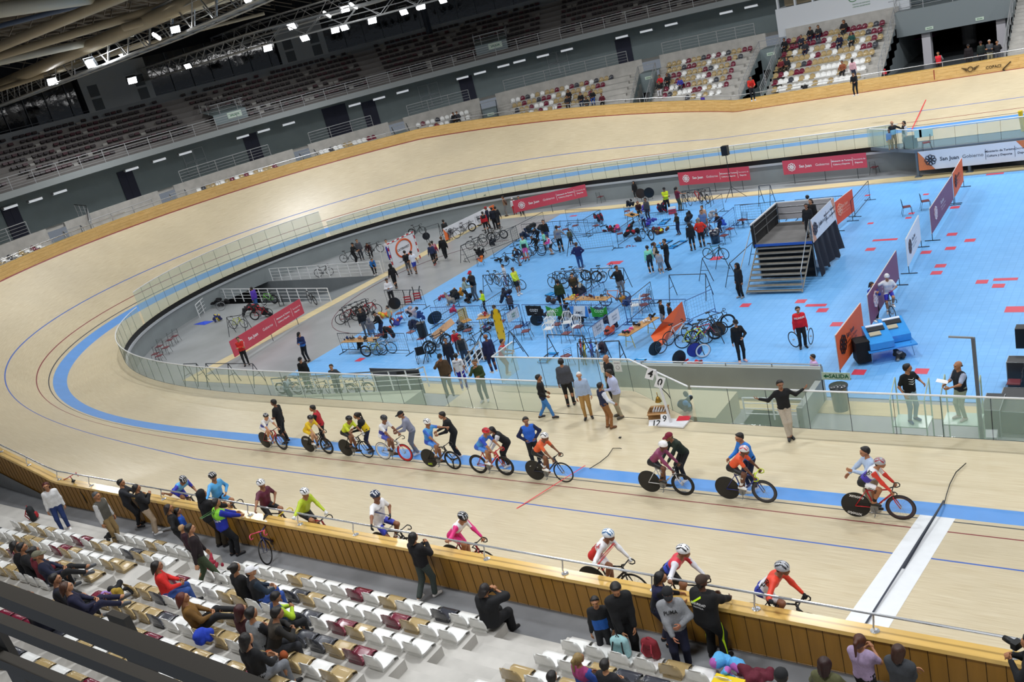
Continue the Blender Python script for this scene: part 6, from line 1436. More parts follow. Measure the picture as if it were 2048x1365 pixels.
# chairs
CHS=[(q(3,1210,400),200,'empty brown folding chair by the short rack'),(q(3,890,430),200,'left of two empty pale-seated folding chairs behind the grey t-shirt'),(q(3,1030,470),200,'right of two empty pale-seated folding chairs behind the grey t-shirt'),(q(3,1590,400),150,'folding chair piled with red and dark clothes'),
(q(4,750,1010),120,'folding chair beside the angled barrier by the red bag'),(q(4,880,590),120,'folding chair under dark jackets near the dark red sweater'),(q(5,1690,1040),250,'empty folding chair left of the stage, front one'),(q(14,50,400),250,'empty folding chair close to the stage corner, left'),(q(14,290,380),250,'empty folding chair close to the stage corner, right'),
(q(5,1470,1210),250,'empty folding chair right of the dark waste bin, upper'),(q(5,1370,1330),250,'empty folding chair right of the dark waste bin, lower'),(q(6,930,180),120,'folding chair with the orange bag at the court edge'),(q(7,1220,520),200,'grey mesh folding chair in the left camp'),(q(7,1600,960),190,'folding chair under the black speaker box'),
(q(7,1420,850),170,'folding chair with navy coats in the left camp'),(q(7,880,900),170,'folding chair with a maroon seat behind the table with bags'),(q(8,1640,640),200,'maroon folding chair behind the yellow board'),(q(8,1780,720),200,'lone maroon folding chair right of the yellow board'),(q(8,1330,540),200,'maroon folding chair by the grey suit jacket'),
(q(9,710,690),180,'folding chair between the white plastic chairs'),(q(9,880,860),180,'folding chair inside the empty rack'),(q(9,1100,740),180,'folding chair in front of the black coats'),(q(9,1250,480),180,'folding chair below the second green flag'),(q(9,690,480),180,'folding chair right of the first green flag'),
(q(9,880,1280),150,'folding chair just above the glass rail by the jumbled rack'),(q(10,1940,800),180,'folding chair behind the long blue barrier'),(q(11,600,200),230,'folding chair behind the white plastic chair legs'),(q(11,560,290),230,'folding chair with maroon seat by the plank table'),(q(18,1120,350),20,'left of the two empty chairs alone on the open court'),(q(18,1265,305),20,'right of the two empty chairs alone on the open court'),
(q(8,720,700),100,'folding chair beside the black round bag')]
for (p_,dg,lab) in CHS: chair(p_[0],p_[1],dg,lab)
for (p_,dg,lab) in [(q(1,80,1440),250,'leftmost grey folding chair along the inner wall'),(q(1,200,1400),250,'second grey folding chair along the inner wall'),(q(1,490,1290),250,'grey folding chair behind the two people at the wall'),(q(1,650,1220),250,'grey folding chair right of the two people at the wall'),(q(1,800,1200),250,'grey folding chair in the middle of the wall row'),(q(1,960,1130),250,'grey folding chair near the goal in the wall row'),(q(1,1230,1060),250,'grey folding chair with a jacket behind the goal'),(q(1,1530,1000),250,'grey folding chair with a dark red coat'),(q(1,1770,930),250,'last grey folding chair of the wall row beside the grey bike'),
  (q(20,1340,50),300,'folding chair of the group at the far left, topmost'),(q(20,1380,20),300,'folding chair of the group at the far left, right one'),(q(20,1260,100),300,'folding chair of the group at the far left, middle'),(q(20,1310,110),300,'folding chair of the group at the far left, second middle'),(q(20,1230,160),300,'folding chair of the group at the far left, lower'),(q(20,1260,175),300,'folding chair of the group at the far left, lowest'),
  ((1203,405),80,'folding chair under the white bicycle by the far wall'),((1284,402),80,'folding chair under the round yellow-rimmed wheel bag'),((1297,400),80,'folding chair under the black round wheel bag'),((1750,348),80,'folding chair beside the judges bridge')]: chair(p_[0],p_[1],dg,lab,zb=FZ)
for (p_,dg,lab) in [(q(9,560,760),280,'front white plastic armchair in the middle camp'),(q(9,590,640),280,'rear white plastic armchair in the middle camp'),(q(9,890,650),290,'white plastic armchair under a black coat, left'),(q(9,1060,720),290,'white plastic armchair under a black coat, right'),(q(11,430,290),200,'white plastic chair lying behind the plank table'),((632,505),60,'white plastic chair by the ramp railing')]: chair(p_[0],p_[1],dg,lab,kind='plastic',zb=CZ if p_[1]>520 else FZ)
# tables
def table(a,b,wd,lab,h=.74,zb=CZ,top='b98c54',legc='c8b040'):
  A=Vector(at(*a,zb+h)); B=Vector(at(*b,zb+h)); t=(B-A).normalized(); s=Vector((-t.y,t.x,0)); L=(B-A).length
  e=empty('trestle_table'); tag(e,lab,'table'); M=frame((A+B)/2,t,(0,0,1)); mb=MB(); mb.box((0,0,-.02),(L,wd,.03),M); mb.build('table_top',cm(top,'paint'),e)
  for d in (.15,.85):
    for k in (-1,1): MB().tube([A+t*L*d+s*k*wd*.2-Vector((0,0,.03)),A+t*L*d+s*k*wd*.45-Vector((0,0,h-.02))],.018,4).build('leg',cm(legc,'paint'),e)
    MB().tube([A+t*L*d-s*wd*.35-Vector((0,0,h*.6)),A+t*L*d+s*wd*.35-Vector((0,0,h*.6))],.014,4).build('brace',cm(legc,'paint'),e)
  return A,B,t,s,L
tb=table(q(11,200,640),q(11,700,340),.6,'long plank table with clutter left of the orange flag')
tb2=table(q(7,240,860),q(7,790,840),.6,'table with bags at the left edge of the court',legc='b8bcc0')
tb3=table(q(2,640,470),q(2,1100,400),.6,'table with orange things by the inner wall',zb=FZ)
tb4=table(q(8,870,320),q(8,1090,290),.6,'yellow trestle table by the grey suit jacket')
tb5=table(q(10,470,690),q(10,1250,700),.55,'bottles table behind the green flags',legc='50565c')
tb6=table(q(4,870,520),q(4,1010,560),.6,'small table with clothes near the dark red sweater',legc='50565c')
def ontable(tb,n,lab,seed,cols,cat='clutter'):
  A,B,t,s,L=tb; rr=random.Random(seed)
  for i in range(n):
    d=(i+.5)/n; P=A+t*L*d+s*rr.uniform(-.15,.15); c=cols[i%len(cols)]
    if c[0]=='bottle':
      mb=MB(); mb.smooth=True; mb.lathe([(.035,0),(.036,.14),(.015,.19),(.015,.22)],8); o=mb.build('drink_bottle',cm(c[1],'plastic'),None,P); tag(o,'small %s drink bottle on the %s'%(c[2],lab),'bottle','bottles on the '+lab)
    else: blob(P,(.34,.26,.2),c[1],c[0],'%s %s on the %s'%(c[2],c[0].replace('_',' '),lab),c[0].replace('_',' '),seed=seed+i,n=5)
ontable(tb,8,'long plank table',3,[('cap','2a2c34','dark'),('towel','d84c8c','pink'),('bottle','e0e0e0','white'),('pouch','1c1c20','black'),('bottle','c8ccd4','clear'),('towel','d8d8dc','pale'),('bottle','3468b0','blue'),('helmet_bag','1c1c1c','black')])
ontable(tb2,5,'table at the left of the court',11,[('duffel_bag','1f3560','blue'),('sports_bag','3a3c3e','grey and lime'),('pouch','a88070','beige'),('sports_bag','1a1c1e','black'),('bottle','e8e8e8','white')])
ontable(tb3,6,'table by the inner wall',17,[('towel','e0602c','orange'),('bottle','e8e8e8','white'),('cup_stack','ececec','white'),('bag','e8642c','bright orange'),('towel','d0d4e8','pale'),('backpack','2a2c30','dark')])
ontable(tb4,3,'yellow trestle table',23,[('towel','e8e8e8','white'),('pouch','a82838','red'),('bottle','b8c4d0','clear')])
ontable(tb5,8,'bottles table',29,[('bottle','3460b0','blue'),('bag','dcd03c','yellow'),('pouch','8a2c34','red'),('bottle','e0e0e4','white'),('towel','5a3a40','dark red'),('bottle','2c50a0','dark blue'),('pouch','3a3c40','grey'),('bottle','9cb0c8','pale blue')])
ontable(tb6,2,'small table with clothes',37,[('towel','c8b0a8','pinkish'),('jacket','15171c','black')])
# bags and clothes on the floor and chairs
CL=[(q(3,470,420),(.9,.7,.7),'14161a','coat_pile','heap of black coats over chairs in the crouching group',CZ,None),(q(3,300,540),(.6,.5,.8),'1c2c48','jacket','navy jacket over a chair beside the crouching group',CZ,None),(q(3,1610,230),(.5,.5,.8),'181c2c','jacket','red and navy jackets over a folding chair',CZ,'a01c30'),(q(3,1800,400),(.9,.6,.4),'2a1c24','bag_pile','pile of dark and red bags by the mesh barrier',CZ,'9c1c34'),
(q(4,680,840),(.5,.5,.4),'b83c80','jacket','pink and orange jacket on the floor pile',CZ,'e86030'),(q(4,960,920),(.8,.6,.8),'101114','coat_pile','black coats with a red sleeve over a chair',CZ,'b81c2c'),(q(4,930,420),(.5,.4,.7),'15171c','jacket','black coat hanging by the small clothes table',CZ,None),(q(4,1190,480),(.6,.5,.5),'5c3ca8','jacket','purple jacket in the far camp',CZ,'8c50c0'),
(q(4,1320,720),(.5,.4,.6),'40409c','jacket','blue-violet jacket over a chair in the far camp',CZ,None),(q(4,1250,760),(.4,.4,.3),'3c30b0','bag','violet plastic bag in the far camp',CZ,None),(q(4,1500,880),(.7,.5,.4),'5a3424','tool_bag','open brown bag with tools and a yellow ball in the far camp',CZ,'d8d43c'),(q(4,1400,860),(.5,.5,.4),'3a2a2c','bag','dark red bag left of the open tool bag',CZ,'8a2c30'),
(q(4,1490,520),(.5,.5,.9),'141c34','jacket','navy and red jackets hung by the far cooler',CZ,'8c1830'),(q(4,1060,1030),(.35,.3,.35),'2a2c34','bag','small dark bag by the wheelless bike in the far camp',CZ,None),(q(5,700,960),(.5,.5,.9),'101218','jacket','black coats over a chair beside the red jacket person',CZ,None),(q(5,1290,1060),(.5,.4,.9),'2450c0','jacket','bright blue cloth over the blue barrier',CZ,'1c2c50'),
(q(5,1180,930),(.5,.4,.8),'a0a0a4','jacket','grey jacket over a chair behind the far table',CZ,None),(q(2,1340,1100),(.5,.4,.6),'101420','jacket','dark jacket hanging between the leaning bikes',FZ,None),(q(2,1110,1330),(.5,.5,.8),'101114','jacket','black jacket over the chair with the orange bag',CZ,None),(q(2,410,640),(.8,.6,.8),'1c1e22','coat_pile','dark coats on chairs by the inner wall',FZ,None),(q(2,570,620),(.8,.6,.9),'121316','coat_pile','black coats on chairs left of the orange-topped table',FZ,None),(q(2,740,620),(.8,.6,.7),'181c28','coat_pile','dark navy coats under the orange-topped table',FZ,None),(q(2,450,560),(.4,.3,.9),'e0e0e4','shirt','white shirt draped on top of the dark coats',FZ,None),
(q(6,1330,130),(1.3,.4,.3),'101114','duffel_bag','long black duffel bag at the court edge',CZ,None),(q(6,470,860),(.9,.8,.7),'14151a','coat_pile','black coats over chairs with a red cloth',CZ,None),(q(6,280,800),(.8,.5,.3),'b8203c','flag_cloth','red cloth draped over the barrier corner',CZ,'2a50a0'),(q(6,560,790),(.4,.4,.8),'c88428','jacket','mustard jacket over a chair',CZ,None),(q(6,390,970),(.5,.4,.9),'9c948c','jacket','pale grey jacket over a chair back',CZ,None),(q(6,700,830),(.4,.4,.4),'15171c','backpack','black backpack on the floor behind the lime shirt',CZ,None),(q(6,1420,900),(.7,.5,1.),'141a30','jacket','navy jacket with white print over a chair',CZ,None),
(q(7,960,480),(.5,.5,.5),'e06c30','cloth','orange and yellow cloth behind the left camp',CZ,'e8cc3c'),(q(7,1190,600),(.6,.5,.5),'4c4ca0','bag','violet bag with an orange print in the left camp',CZ,'d86848'),(q(7,1070,860),(.6,.5,1.),'17191d','jacket','black coats hanging over the left camp rack',CZ,'c04820'),(q(7,1450,660),(.7,.5,.9),'18203c','jacket','navy coats over a chair in the left camp',CZ,None),(q(7,1430,500),(.6,.5,.9),'b8a8ac','jacket','pale pink and grey clothes over a chair in the left camp',CZ,'2a2c34'),(q(7,1580,540),(.4,.3,.8),'24407c','jacket','blue jacket on a chair beside the dark disc bag',CZ,None),(q(7,540,1030),(.3,.3,.7),'121316','gear_bag','black guitar-shaped gear bag under the table',CZ,None),
(q(8,430,260),(.3,.3,.5),'c02848','bag','small magenta bag by the silver tools',CZ,None),(q(8,640,560),(.9,.8,.35),'2a2c2e','wheel_bag','large round black wheel bag by the red jacket person',CZ,None),(q(8,860,1100),(1.1,.9,.5),'17181b','coat_pile','heap of black bags by the stair railing',CZ,None),(q(8,1080,570),(.5,.4,.5),'1c1e28','bag','dark bag hung on the blue barrier',CZ,'6a2c44'),(q(8,560,480),(.6,.5,.5),'8c9094','tool_box','silver tools and boxes in the middle left camp',CZ,'303236'),
(q(9,880,470),(.7,.5,.9),'0c0d0f','jacket','black coat draped on the left white plastic chair',CZ,None),(q(9,1060,560),(.6,.5,1.),'101113','jacket','black quilted coat draped on the right white plastic chair',CZ,None),(q(9,440,440),(.6,.4,.6),'26282e','bag','dark jacket beside the disc wheel below the first green flag',CZ,None),(q(9,1700,610),(.5,.5,.9),'24242e','jacket','dark patterned coat below the paper posters',CZ,None),(q(9,1640,730),(.5,.4,.4),'c8522c','bag','rust-orange bag below the dark patterned coat',CZ,'101114'),(q(9,1420,430),(.6,.5,.6),'1c3450','jacket','dark green and navy jackets below the second green flag',CZ,None),(q(9,1490,1080),(.6,.4,.6),'3a2c34','bag','dark patterned bag hanging on the jumbled bikes',CZ,None),
(q(10,720,640),(.7,.6,.5),'141c34','jacket','navy coat over a chair in front of the mechanics',CZ,None),(q(10,740,560),(.25,.2,.9),'bcb09c','towel','beige towel hanging on the rack',CZ,None),(q(10,260,790),(.6,.4,.4),'3a3034','bag','dark bag just behind the first green flag',CZ,None),(q(10,1630,900),(.4,.4,.9),'283c6c','jacket','blue jacket hung on the long blue barrier corner',CZ,None),(q(10,1560,880),(.25,.25,.8),'a8782c','jacket','mustard jacket hung on the barrier corner',CZ,None),
(q(11,600,560),(.0,.0,.0),'','','',0,None),(q(11,1320,1100),(.8,.4,.25),'c42430','cloth','crumpled red patterned cloth beside the fallen disc wheel',CZ,'602028'),(q(12,340,360),(1.8,.9,.6),'17181b','bag_pile','big pile of black bags by the ramp railing',FZ,None),(q(12,800,470),(1.2,.6,.6),'15161a','coat_pile','black bags and red straps behind the red banner',FZ,'a81c2c'),(q(12,1000,520),(1.,.6,.7),'14161e','coat_pile','dark coats behind the middle of the red banner',FZ,None),(q(12,260,600),(.6,.4,.5),'2a3060','bag','blue and yellow bag near the blue sheet',FZ,'d8c030'),(q(12,650,540),(.4,.4,.8),'26282c','jacket','dark jacket over the frame by the lime bike',FZ,None),
((1075,405),(.5,.3,.7),'121214','cloth','black cloth hanging over the red banner logo',FZ+.3,None),((1330,372),(.9,.5,.8),'15171c','jacket','black jacket and white sleeves behind the lime jacket person',FZ,'dcdce0'),((1640,470),(1.0,.5,.5),'202226','bag_pile','dark bags behind the plain orange banner',CZ,None)]
for i,(p_,sz,c,nm,lab,z,c2) in enumerate(CL):
  if nm: blob(at(p_[0],p_[1],z),sz,c,nm,lab,nm.replace('_',' '),seed=i*7+1,n=9,h=.04,col2=c2)
blob(at(*q(6,940,130),CZ+.25),(.3,.25,.45),'ee7424','shopping_bag','bright orange bag hanging from the chair at the court edge','bag',seed=5,n=6)
blob(at(*q(4,940,1130),CZ),(.8,.35,.12),'b83c28','tool_roll','red and black tool roll lying alone on the blue floor','bag',seed=8,n=8,col2='202226',h=.03)
mb=MB(); P=at(*q(12,60,620),FZ); mb.add([(P[0]-.9,P[1]-.3,FZ+.01),(P[0]+.6,P[1]-.4,FZ+.01),(P[0]+.8,P[1]+.3,FZ+.01),(P[0]-.4,P[1]+.4,FZ+.01),(P[0],P[1],FZ+.12)],[[0,1,4],[1,2,4],[2,3,4],[3,0,4]]); tag(mb.build('plastic_sheet',cm('2a50e0','plastic')),'bright blue plastic sheet on the grey floor at the left','sheet')
# cooler
P=at(*q(4,1690,520),CZ); e=empty('cooler',P,.3); tag(e,'red cooler box with a white lid in the far camp','cooler'); MB().box((0,0,.17),(.5,.34,.34)).build('body',cm('c82434','plastic'),e); MB().box((0,0,.39),(.52,.36,.1),taper=.9).build('lid',cm('ececee','plastic'),e)
# bins, speaker, tripod etc.
P=at(*q(5,1200,1330),CZ); mb=MB(); mb.smooth=True; mb.lathe([(.24,0),(.3,.75)],16); e=mb.build('waste_bin',cm('1a2638','plastic'),None,P); tag(e,'dark navy waste bin with white rubbish on top','bin'); blob((0,0,0),(.4,.4,.2),'d8d8da','rubbish','x','x',seed=4,n=5).parent=e; COL.objects[-1].location=(0,0,.68); 
for k in ('label','category'): del COL.objects[-1][k]
P=at(1683,820,FZ); mb=MB(); mb.smooth=True; mb.lathe([(.24,0),(.29,.85),(.31,.86),(.31,.92)],16); tag(mb.build('waste_bin',cm('3a3e42','plastic'),None,P),'tall grey waste bin beside the exit-sign wall','bin')
P=at(*q(7,1600,780),CZ+.55); mb=MB(); mb.box((0,0,.35),(.42,.38,.75)); tag(mb.build('speaker_box',cm('1f2022','paint'),None,P,.5),'black speaker box standing on a folding chair in the left camp','speaker')
def tripod(u,v,top,lab,boxsz=None,zb=CZ,spread=.55,hh=None):
  P=at(u,v,zb); e=empty('tripod_stand',P); tag(e,lab,'stand')
  MB().tube([(0,0,.15),(0,0,top)],.025,6).build('pole',M_BLACK,e)
  for k in range(3): a=k*2.094+.3; MB().tube([(0,0,.85),(spread*math.cos(a),spread*math.sin(a),.02)],.018,5).build('leg',M_BLACK,e)
  return P
P=tripod(1466,398,3.1,'tall black tripod standing in front of the red banner',zb=FZ,spread=.9); mb=MB(); mb.box((0,0,0),(.42,.36,.62)); tag(mb.build('loudspeaker',cm('131416','paint'),None,(P[0],P[1],FZ+3.3)),'black loudspeaker on the tall tripod by the far wall','speaker')
tripod(*q(7,1740,1200),2.2,'black tripod with slanted legs near the wheelchair')
# cables on floor etc: wheelchair
P=at(*q(7,1600,1240),CZ); e=empty('wheelchair',P,.6); tag(e,'small grey wheelchair by the glass rail at the left camp','wheelchair')
for x in (-.25,.25): ob('wheel',wheelmesh('road'),e,(x,-.1,.28)).scale=(.84,.84,.84); MB().tube([(x*.9,-.2,.9),(x*.9,-.15,.5),(x*.9,.35,.45),(x*.9,.45,.08)],.014,5).build('side_frame',cm('a8acb0','metal'),e); ob('caster',wheelmesh('road'),e,(x*.9,.38,.09)).scale=(.3,.3,.3)
MB().box((0,.08,.48),(.42,.42,.04)).build('seat',cm('17181b','cloth'),e); MB().box((0,-.16,.7),(.42,.03,.4)).build('backrest',cm('17181b','cloth'),e)
# yellow spinal board
P=at(1008,690,CZ); mb=MB(); n=Vector((CAM[0]-P[0],CAM[1]-P[1],4)).normalized(); M=frame(P+np.array([0,0,1.]),(.9,.5,0),n)
pts=[(.2*math.cos(a)*(1 if abs(math.sin(a))<.9 else .8),.9*math.copysign(abs(math.sin(a))**.55,math.sin(a)),.0) for a in np.linspace(0,2*math.pi,25)[:-1]]
mb.add(pts+[(x,y,.04) for x,y,z in pts],[list(range(24))[::-1],list(range(24,48))]+[[i,(i+1)%24,24+(i+1)%24,24+i] for i in range(24)],M); o=mb.build('spine_board',cm('e8b818','plastic')); tag(o,'bright yellow rescue board standing behind the red jacket medic','rescue board')
mb=MB()
for x,y in ((-.13,.7),(.13,.7),(-.15,.3),(.15,.3),(-.15,-.3),(.15,-.3)): mb.box((x,y,.045),(.03,.12,.01),M)
mb.build('handle_slots',M_BLACK,o)
# plywood board, lattice chair
a=at(*q(8,40,660),CZ+.6); b_=at(*q(8,430,400),CZ+.95); mb=MB(); M=frame((a+b_)/2,b_-a,(.2,-.6,.75)); mb.box((0,0,0),(np.linalg.norm(b_-a),.42,.02),M); tag(mb.build('plywood_board',mat('plywood_sheet','c49a74',.7,noise=.15,scale=2)),'long plywood board propped on the mesh barrier in the left camp','board')
P=at(*q(8,690,500),CZ); e=empty('deck_chair',P,rzd(330)); tag(e,'yellow and white checked webbing deck chair by the silver tools','chair')
mb=MB()
for i in range(7):
  mb.box((-.21+i*.07,-.28,.72),(.04,.012,.62)); mb.box((0,-.275,.45+i*.09),(.5,.012,.045))
mb.build('webbing_back',cm('cdb45c','cloth'),e); MB().tube([(-.25,-.27,.4),(-.25,-.3,1.06),(.25,-.3,1.06),(.25,-.27,.4)],.014,5,closed=True).build('back_frame',cm('d0d0c8','metal'),e); MB().box((0,0,.38),(.5,.5,.03)).build('seat',cm('b88a4c','cloth'),e)
for x in (-.24,.24): MB().tube([(x,.25,.38),(x,.2,0),(x,-.28,.0),(x,-.24,.42)],.013,4).build('leg',cm('d0d0c8','metal'),e)
# flags on the middle barrier
def flag(n,x0,y0,x1,y1,col,txt,tc,lab,sub=None,tri=None,notch=0,z=CZ+1.12,h=.55):
  A=at(*q(n,x0,y0),z); B=at(*q(n,x1,y1),z); t=Vector(B-A); L=t.length; t.normalize(); nn=Vector((t.y,-t.x,0)); 
  if nn.dot(Vector(CAM-A))<0: nn=-nn
  M=frame(Vector(A+B)/2+nn*.05-Vector((0,0,h/2)),Vector((0,0,1)).cross(nn),nn); mb=MB(); V=[];F=[];m=8
  for j in (0,1):
    for i in range(m+1): x=-L/2+L*i/m; V.append((x,(h/2-notch*math.sin(math.pi*i/m)) if j else -h/2,.02*math.sin(i*2.1)))
  V+= [(a,b,c-.012) for a,b,c in V]; k=2*(m+1)
  for i in range(m): F+=[[i,i+1,m+2+i,m+1+i],[k+i+1,k+i,k+m+1+i,k+m+2+i]]
  mb.add(V,F,M); o=mb.build('flag',cm(col,'cloth')); tag(o,lab,'flag')
  mb=MB()
  for (s_,x,y,sz,b) in txt: write(mb,s_,sz,M@Matrix.Translation((x*L,y,.035)),b)
  mb.build('lettering',cm(tc,'paint'),o)
  if tri:
    mb=MB(); mb.add([(-L/2,h/2,.03),(-L/2+.25*L,h/2,.03),(-L/2+.08*L,-h/2,.03),(-L/2,-h/2,.03)],[[3,2,1,0]],M); mb.add([(L/2-.1*L,h/2,.03),(L/2,h/2,.03),(L/2,-h/2,.03),(L/2-.22*L,-h/2,.03)],[[3,2,1,0]],M); mb.build('blue_print',cm(tri,'cloth'),o)
  return o
cz=[('COZY',.04,.03,.2,True),('sport',.12,-.12,.07,False)]
flag(9,100,190,380,195,'101114',cz,'e8e8e8','black flag reading COZY on the blue barrier')
flag(9,470,190,750,195,'2f9a34',cz,'c8f0d0','green flag reading COZY, left of the white logo flag',notch=.16)
flag(9,910,195,1230,198,'e4ecf4',[('AMC',-.02,-.08,.2,True)],'1c2c48','white flag with blue corners reading AMC on the blue barrier',tri='3c8ce0')
flag(9,1285,200,1570,205,'2f9a34',cz,'c8f0d0','green flag reading COZY, right of the white logo flag',notch=.2)
flag(9,1290,570,1490,430,'d8dce4',[('PROTOUR',0,.08,.09,True),('RACING',0,-.06,.09,True)],'4a5464','lower white printed poster on the long blue barrier')
flag(9,1580,380,1770,240,'dcdfe6',[('PROTOUR',0,.08,.09,True),('RACING',0,-.06,.09,True)],'4a5464','upper white printed poster on the long blue barrier')
flag(8,1370,240,1580,120,'dfe6ea',[('GREEN',0,.05,.1,True),('BIKES',0,-.08,.1,True)],'3c8c5c','white flag with green lettering on the blue barrier')
# big orange fabric
A=at(*q(11,650,650),CZ); B=at(*q(11,1190,400),CZ+.1); e=empty('orange_banner'); tag(e,'large orange fabric banner draped over the barrier behind parked bikes','banner')
P1=at(*q(11,1130,105),CZ+1.25); P2=at(*q(11,1195,400),CZ+.25); P3=at(*q(11,760,860),CZ+.03); P4=at(*q(11,640,650),CZ+.45); P5=at(*q(11,830,420),CZ+1.0)
mb=MB(); V=[P1,P2,P3,P4,P5,(P1+P2+P3+P5)/4+[.05,-.1,.05]]; V=V+[v+np.array([.01,.015,-.012]) for v in V]; mb.add([tuple(v) for v in V],[[0,5,1],[1,5,2],[2,5,3],[3,5,4],[4,5,0],[6,7,11],[7,8,11],[8,9,11],[9,10,11],[10,6,11]]); mb.build('cloth',M_OB,e)
# ---------------------------------------------------------------- goal
A=at(789.5,543.8,FZ); B=at(840.8,517,FZ); t=Vector(B-A).normalized(); s=Vector((-t.y,t.x,0)); 
e=empty('handball_goal'); tag(e,'red and white striped handball goal with a white banner','goal')
def striped(p,q_,nm):
  L=(Vector(q_)-Vector(p)).length; n=max(2,round(L/.25)); mb=MB()
  for i in range(n): mb.mi=i%2; a=Vector(p).lerp(Vector(q_),i/n); b=Vector(p).lerp(Vector(q_),(i+1)/n); mb.tube([a,b],.045,6)
  mb.build(nm,[cm('c02430','paint'),cm('eeeef0','paint')],e)
hA=Vector(A)+Vector((0,0,2.05)); hB=Vector(B)+Vector((0,0,2.05)); striped(A,hA,'post'); striped(B,hB,'post'); striped(hA,hB,'crossbar')
for p in (A,B):
  p=Vector(p); MB().tube([p+Vector((0,0,2.05)),p+s*.8+Vector((0,0,2.0)),p+s*1.0+Vector((0,0,.03)),p+Vector((0,0,.03))],.02,5).build('rear_frame',cm('e8e8ea','paint'),e)
nb,Mn,Ln=banner(Vector(A)+t*.12,Vector(B)-t*.12,1.75,FZ+.2,'white banner with an orange ring reading CATERWEST hung in the goal',M_WB,'17181b',[('CATERWEST',.03,.22,.13,True),('EVENTOS',-.35,-.75,.07),('CATERING',.4,-.75,.07)],legs=False)
mb=MB(); mb.tube([Mn@Vector((.06+.8*math.cos(a),.2+.62*math.sin(a),.02)) for a in np.linspace(0,2*math.pi,33)[:-1]],.07,6,closed=True); mb.build('orange_ring',cm('e0622c','paint'),nb)
# ---------------------------------------------------------------- ramp railings
def wrail(a,b,lab,z=FZ,z2=None,bars=4,post=1.1,h=1.,m=None):
  A=at(*a,z); B=at(*b,z2 if z2 is not None else z); return railing('ramp_railing',lab,[tuple(A),tuple(B)],h=h,bars=bars,post=post,r=.03,m=m or M_WHT)
wrail(q(16,140,865),q(16,1000,815),'white railing along the near side of the upper ramp wall')
wrail(q(16,130,760),q(16,460,728),'short white railing behind the upper ramp at the tunnel end')
wrail(q(12,270,310),q(12,1890,320),'white railing along the lower side of the ramp by the green bicycle')
wrail(q(12,0,545),q(12,250,290),'white railing closing the lower ramp at the tunnel wall')
# near ramp
A=at(*q(13,110,600),-1.8); 
e=railing('ramp_railing','white railing with grey handrail climbing behind the glass at the left of the deck',[tuple(at(*q(13,90,590),-1.75)),tuple(at(*q(13,1950,500),-.95)),tuple(at(*q(13,2040,470),-.95))],h=.95,bars=4,post=1.1,r=.028,m=M_WHT,handm=M_STEEL)
a0=at(*q(13,90,590),-1.8); a1=at(*q(13,1950,500),-.95)
mb=MB(); mb.add([(a0[0],3.97,-1.8),(a1[0],3.97,-1.8),(a1[0],3.97,-1.0),(a0[0],a0[1],-1.8),(a1[0],a1[1],-1.8),(a1[0],a1[1],-1.0)],[[0,1,2],[5,4,3],[0,2,5,3],[1,4,5,2]]); mb.build('trim_20',[mat('ramp_pale_green','b8bfa8',.6)],kind='structure')
P=at(*q(13,1270,235),-.55); Q=at(*q(13,1900,250),-.55); banner(P,Q,1.2,-1.75,'grey and black notice panel standing behind the near ramp railing',cm('4a4c58','paint'),'2a2c34',[],legs=False,name='notice_panel',cat='panel')
mb=MB(); C=Vector(P).lerp(Vector(Q),.76); t=(Vector(Q)-Vector(P)).normalized(); mb.box((0,0,0),(1.3,1.0,.03),frame((C.x+.02,C.y-.04,-1.2),t,(t.y,-t.x,0))); tag(mb.build('black_panel',cm('0c0d0f','paint')),'square black panel fixed on the notice panel behind the ramp','panel')
e=railing('stair_railing','steel and white railing rising beside the man in a navy suit',[tuple(at(930,772,-.9)),tuple(at(968,722,-1.0))],h=.95,bars=4,post=.8,r=.026,m=M_WHT,handm=M_STEEL)
# exit wall and motorbike pit at the right
mb=MB(); xa,xb=-4.1,4.55
mb.box(((xa+xb)/2,9.05,-1.25),(xb-xa,.28,1.4)); mb.box((xb-.1,7.9,-1.4),(.2,2.2,.9)); mb.build('wall_exit_ramp',M_WALLG if False else mat('exit_wall_paint','9aa09c',.55,noise=.06,scale=1),kind='structure')
railing('exit_wall_rail','thin grey rail along the top of the exit wall',[(xa,9.05,-.55),(xb,9.05,-.55)],h=.12,bars=1,post=1.6,r=.02,m=M_STEEL)
P=at(1655,776,-.75); M=frame((P[0],8.88,-.78),(1,0,0),(0,-1,.1)); pl=plate(None,'exit_sign',M,.95,.26,mat('exit_sign_green_white','c8dcc4',.4)); tag(pl,'green arrow exit sign reading SALIDA on the low wall by the bin','sign'); mb=MB(); write(mb,'SALIDA',.2,M@Matrix.Translation((.1,0,.01)),True); mb.add([(-.42,0,.012),(-.32,.07,.012),(-.32,-.07,.012)],[[0,2,1]],M); mb.box((-.28,0,.012),(.1,.05,.002),M); mb.build('lettering',cm('1f6b44','paint'),pl)
railing('pit_railing','white railing behind the glass under the spread-armed official',[tuple(at(1492,838,-1.5)),tuple(at(1610,842,-1.5))],h=.8,bars=4,post=1.2,r=.028,m=M_WHT,handm=M_STEEL)
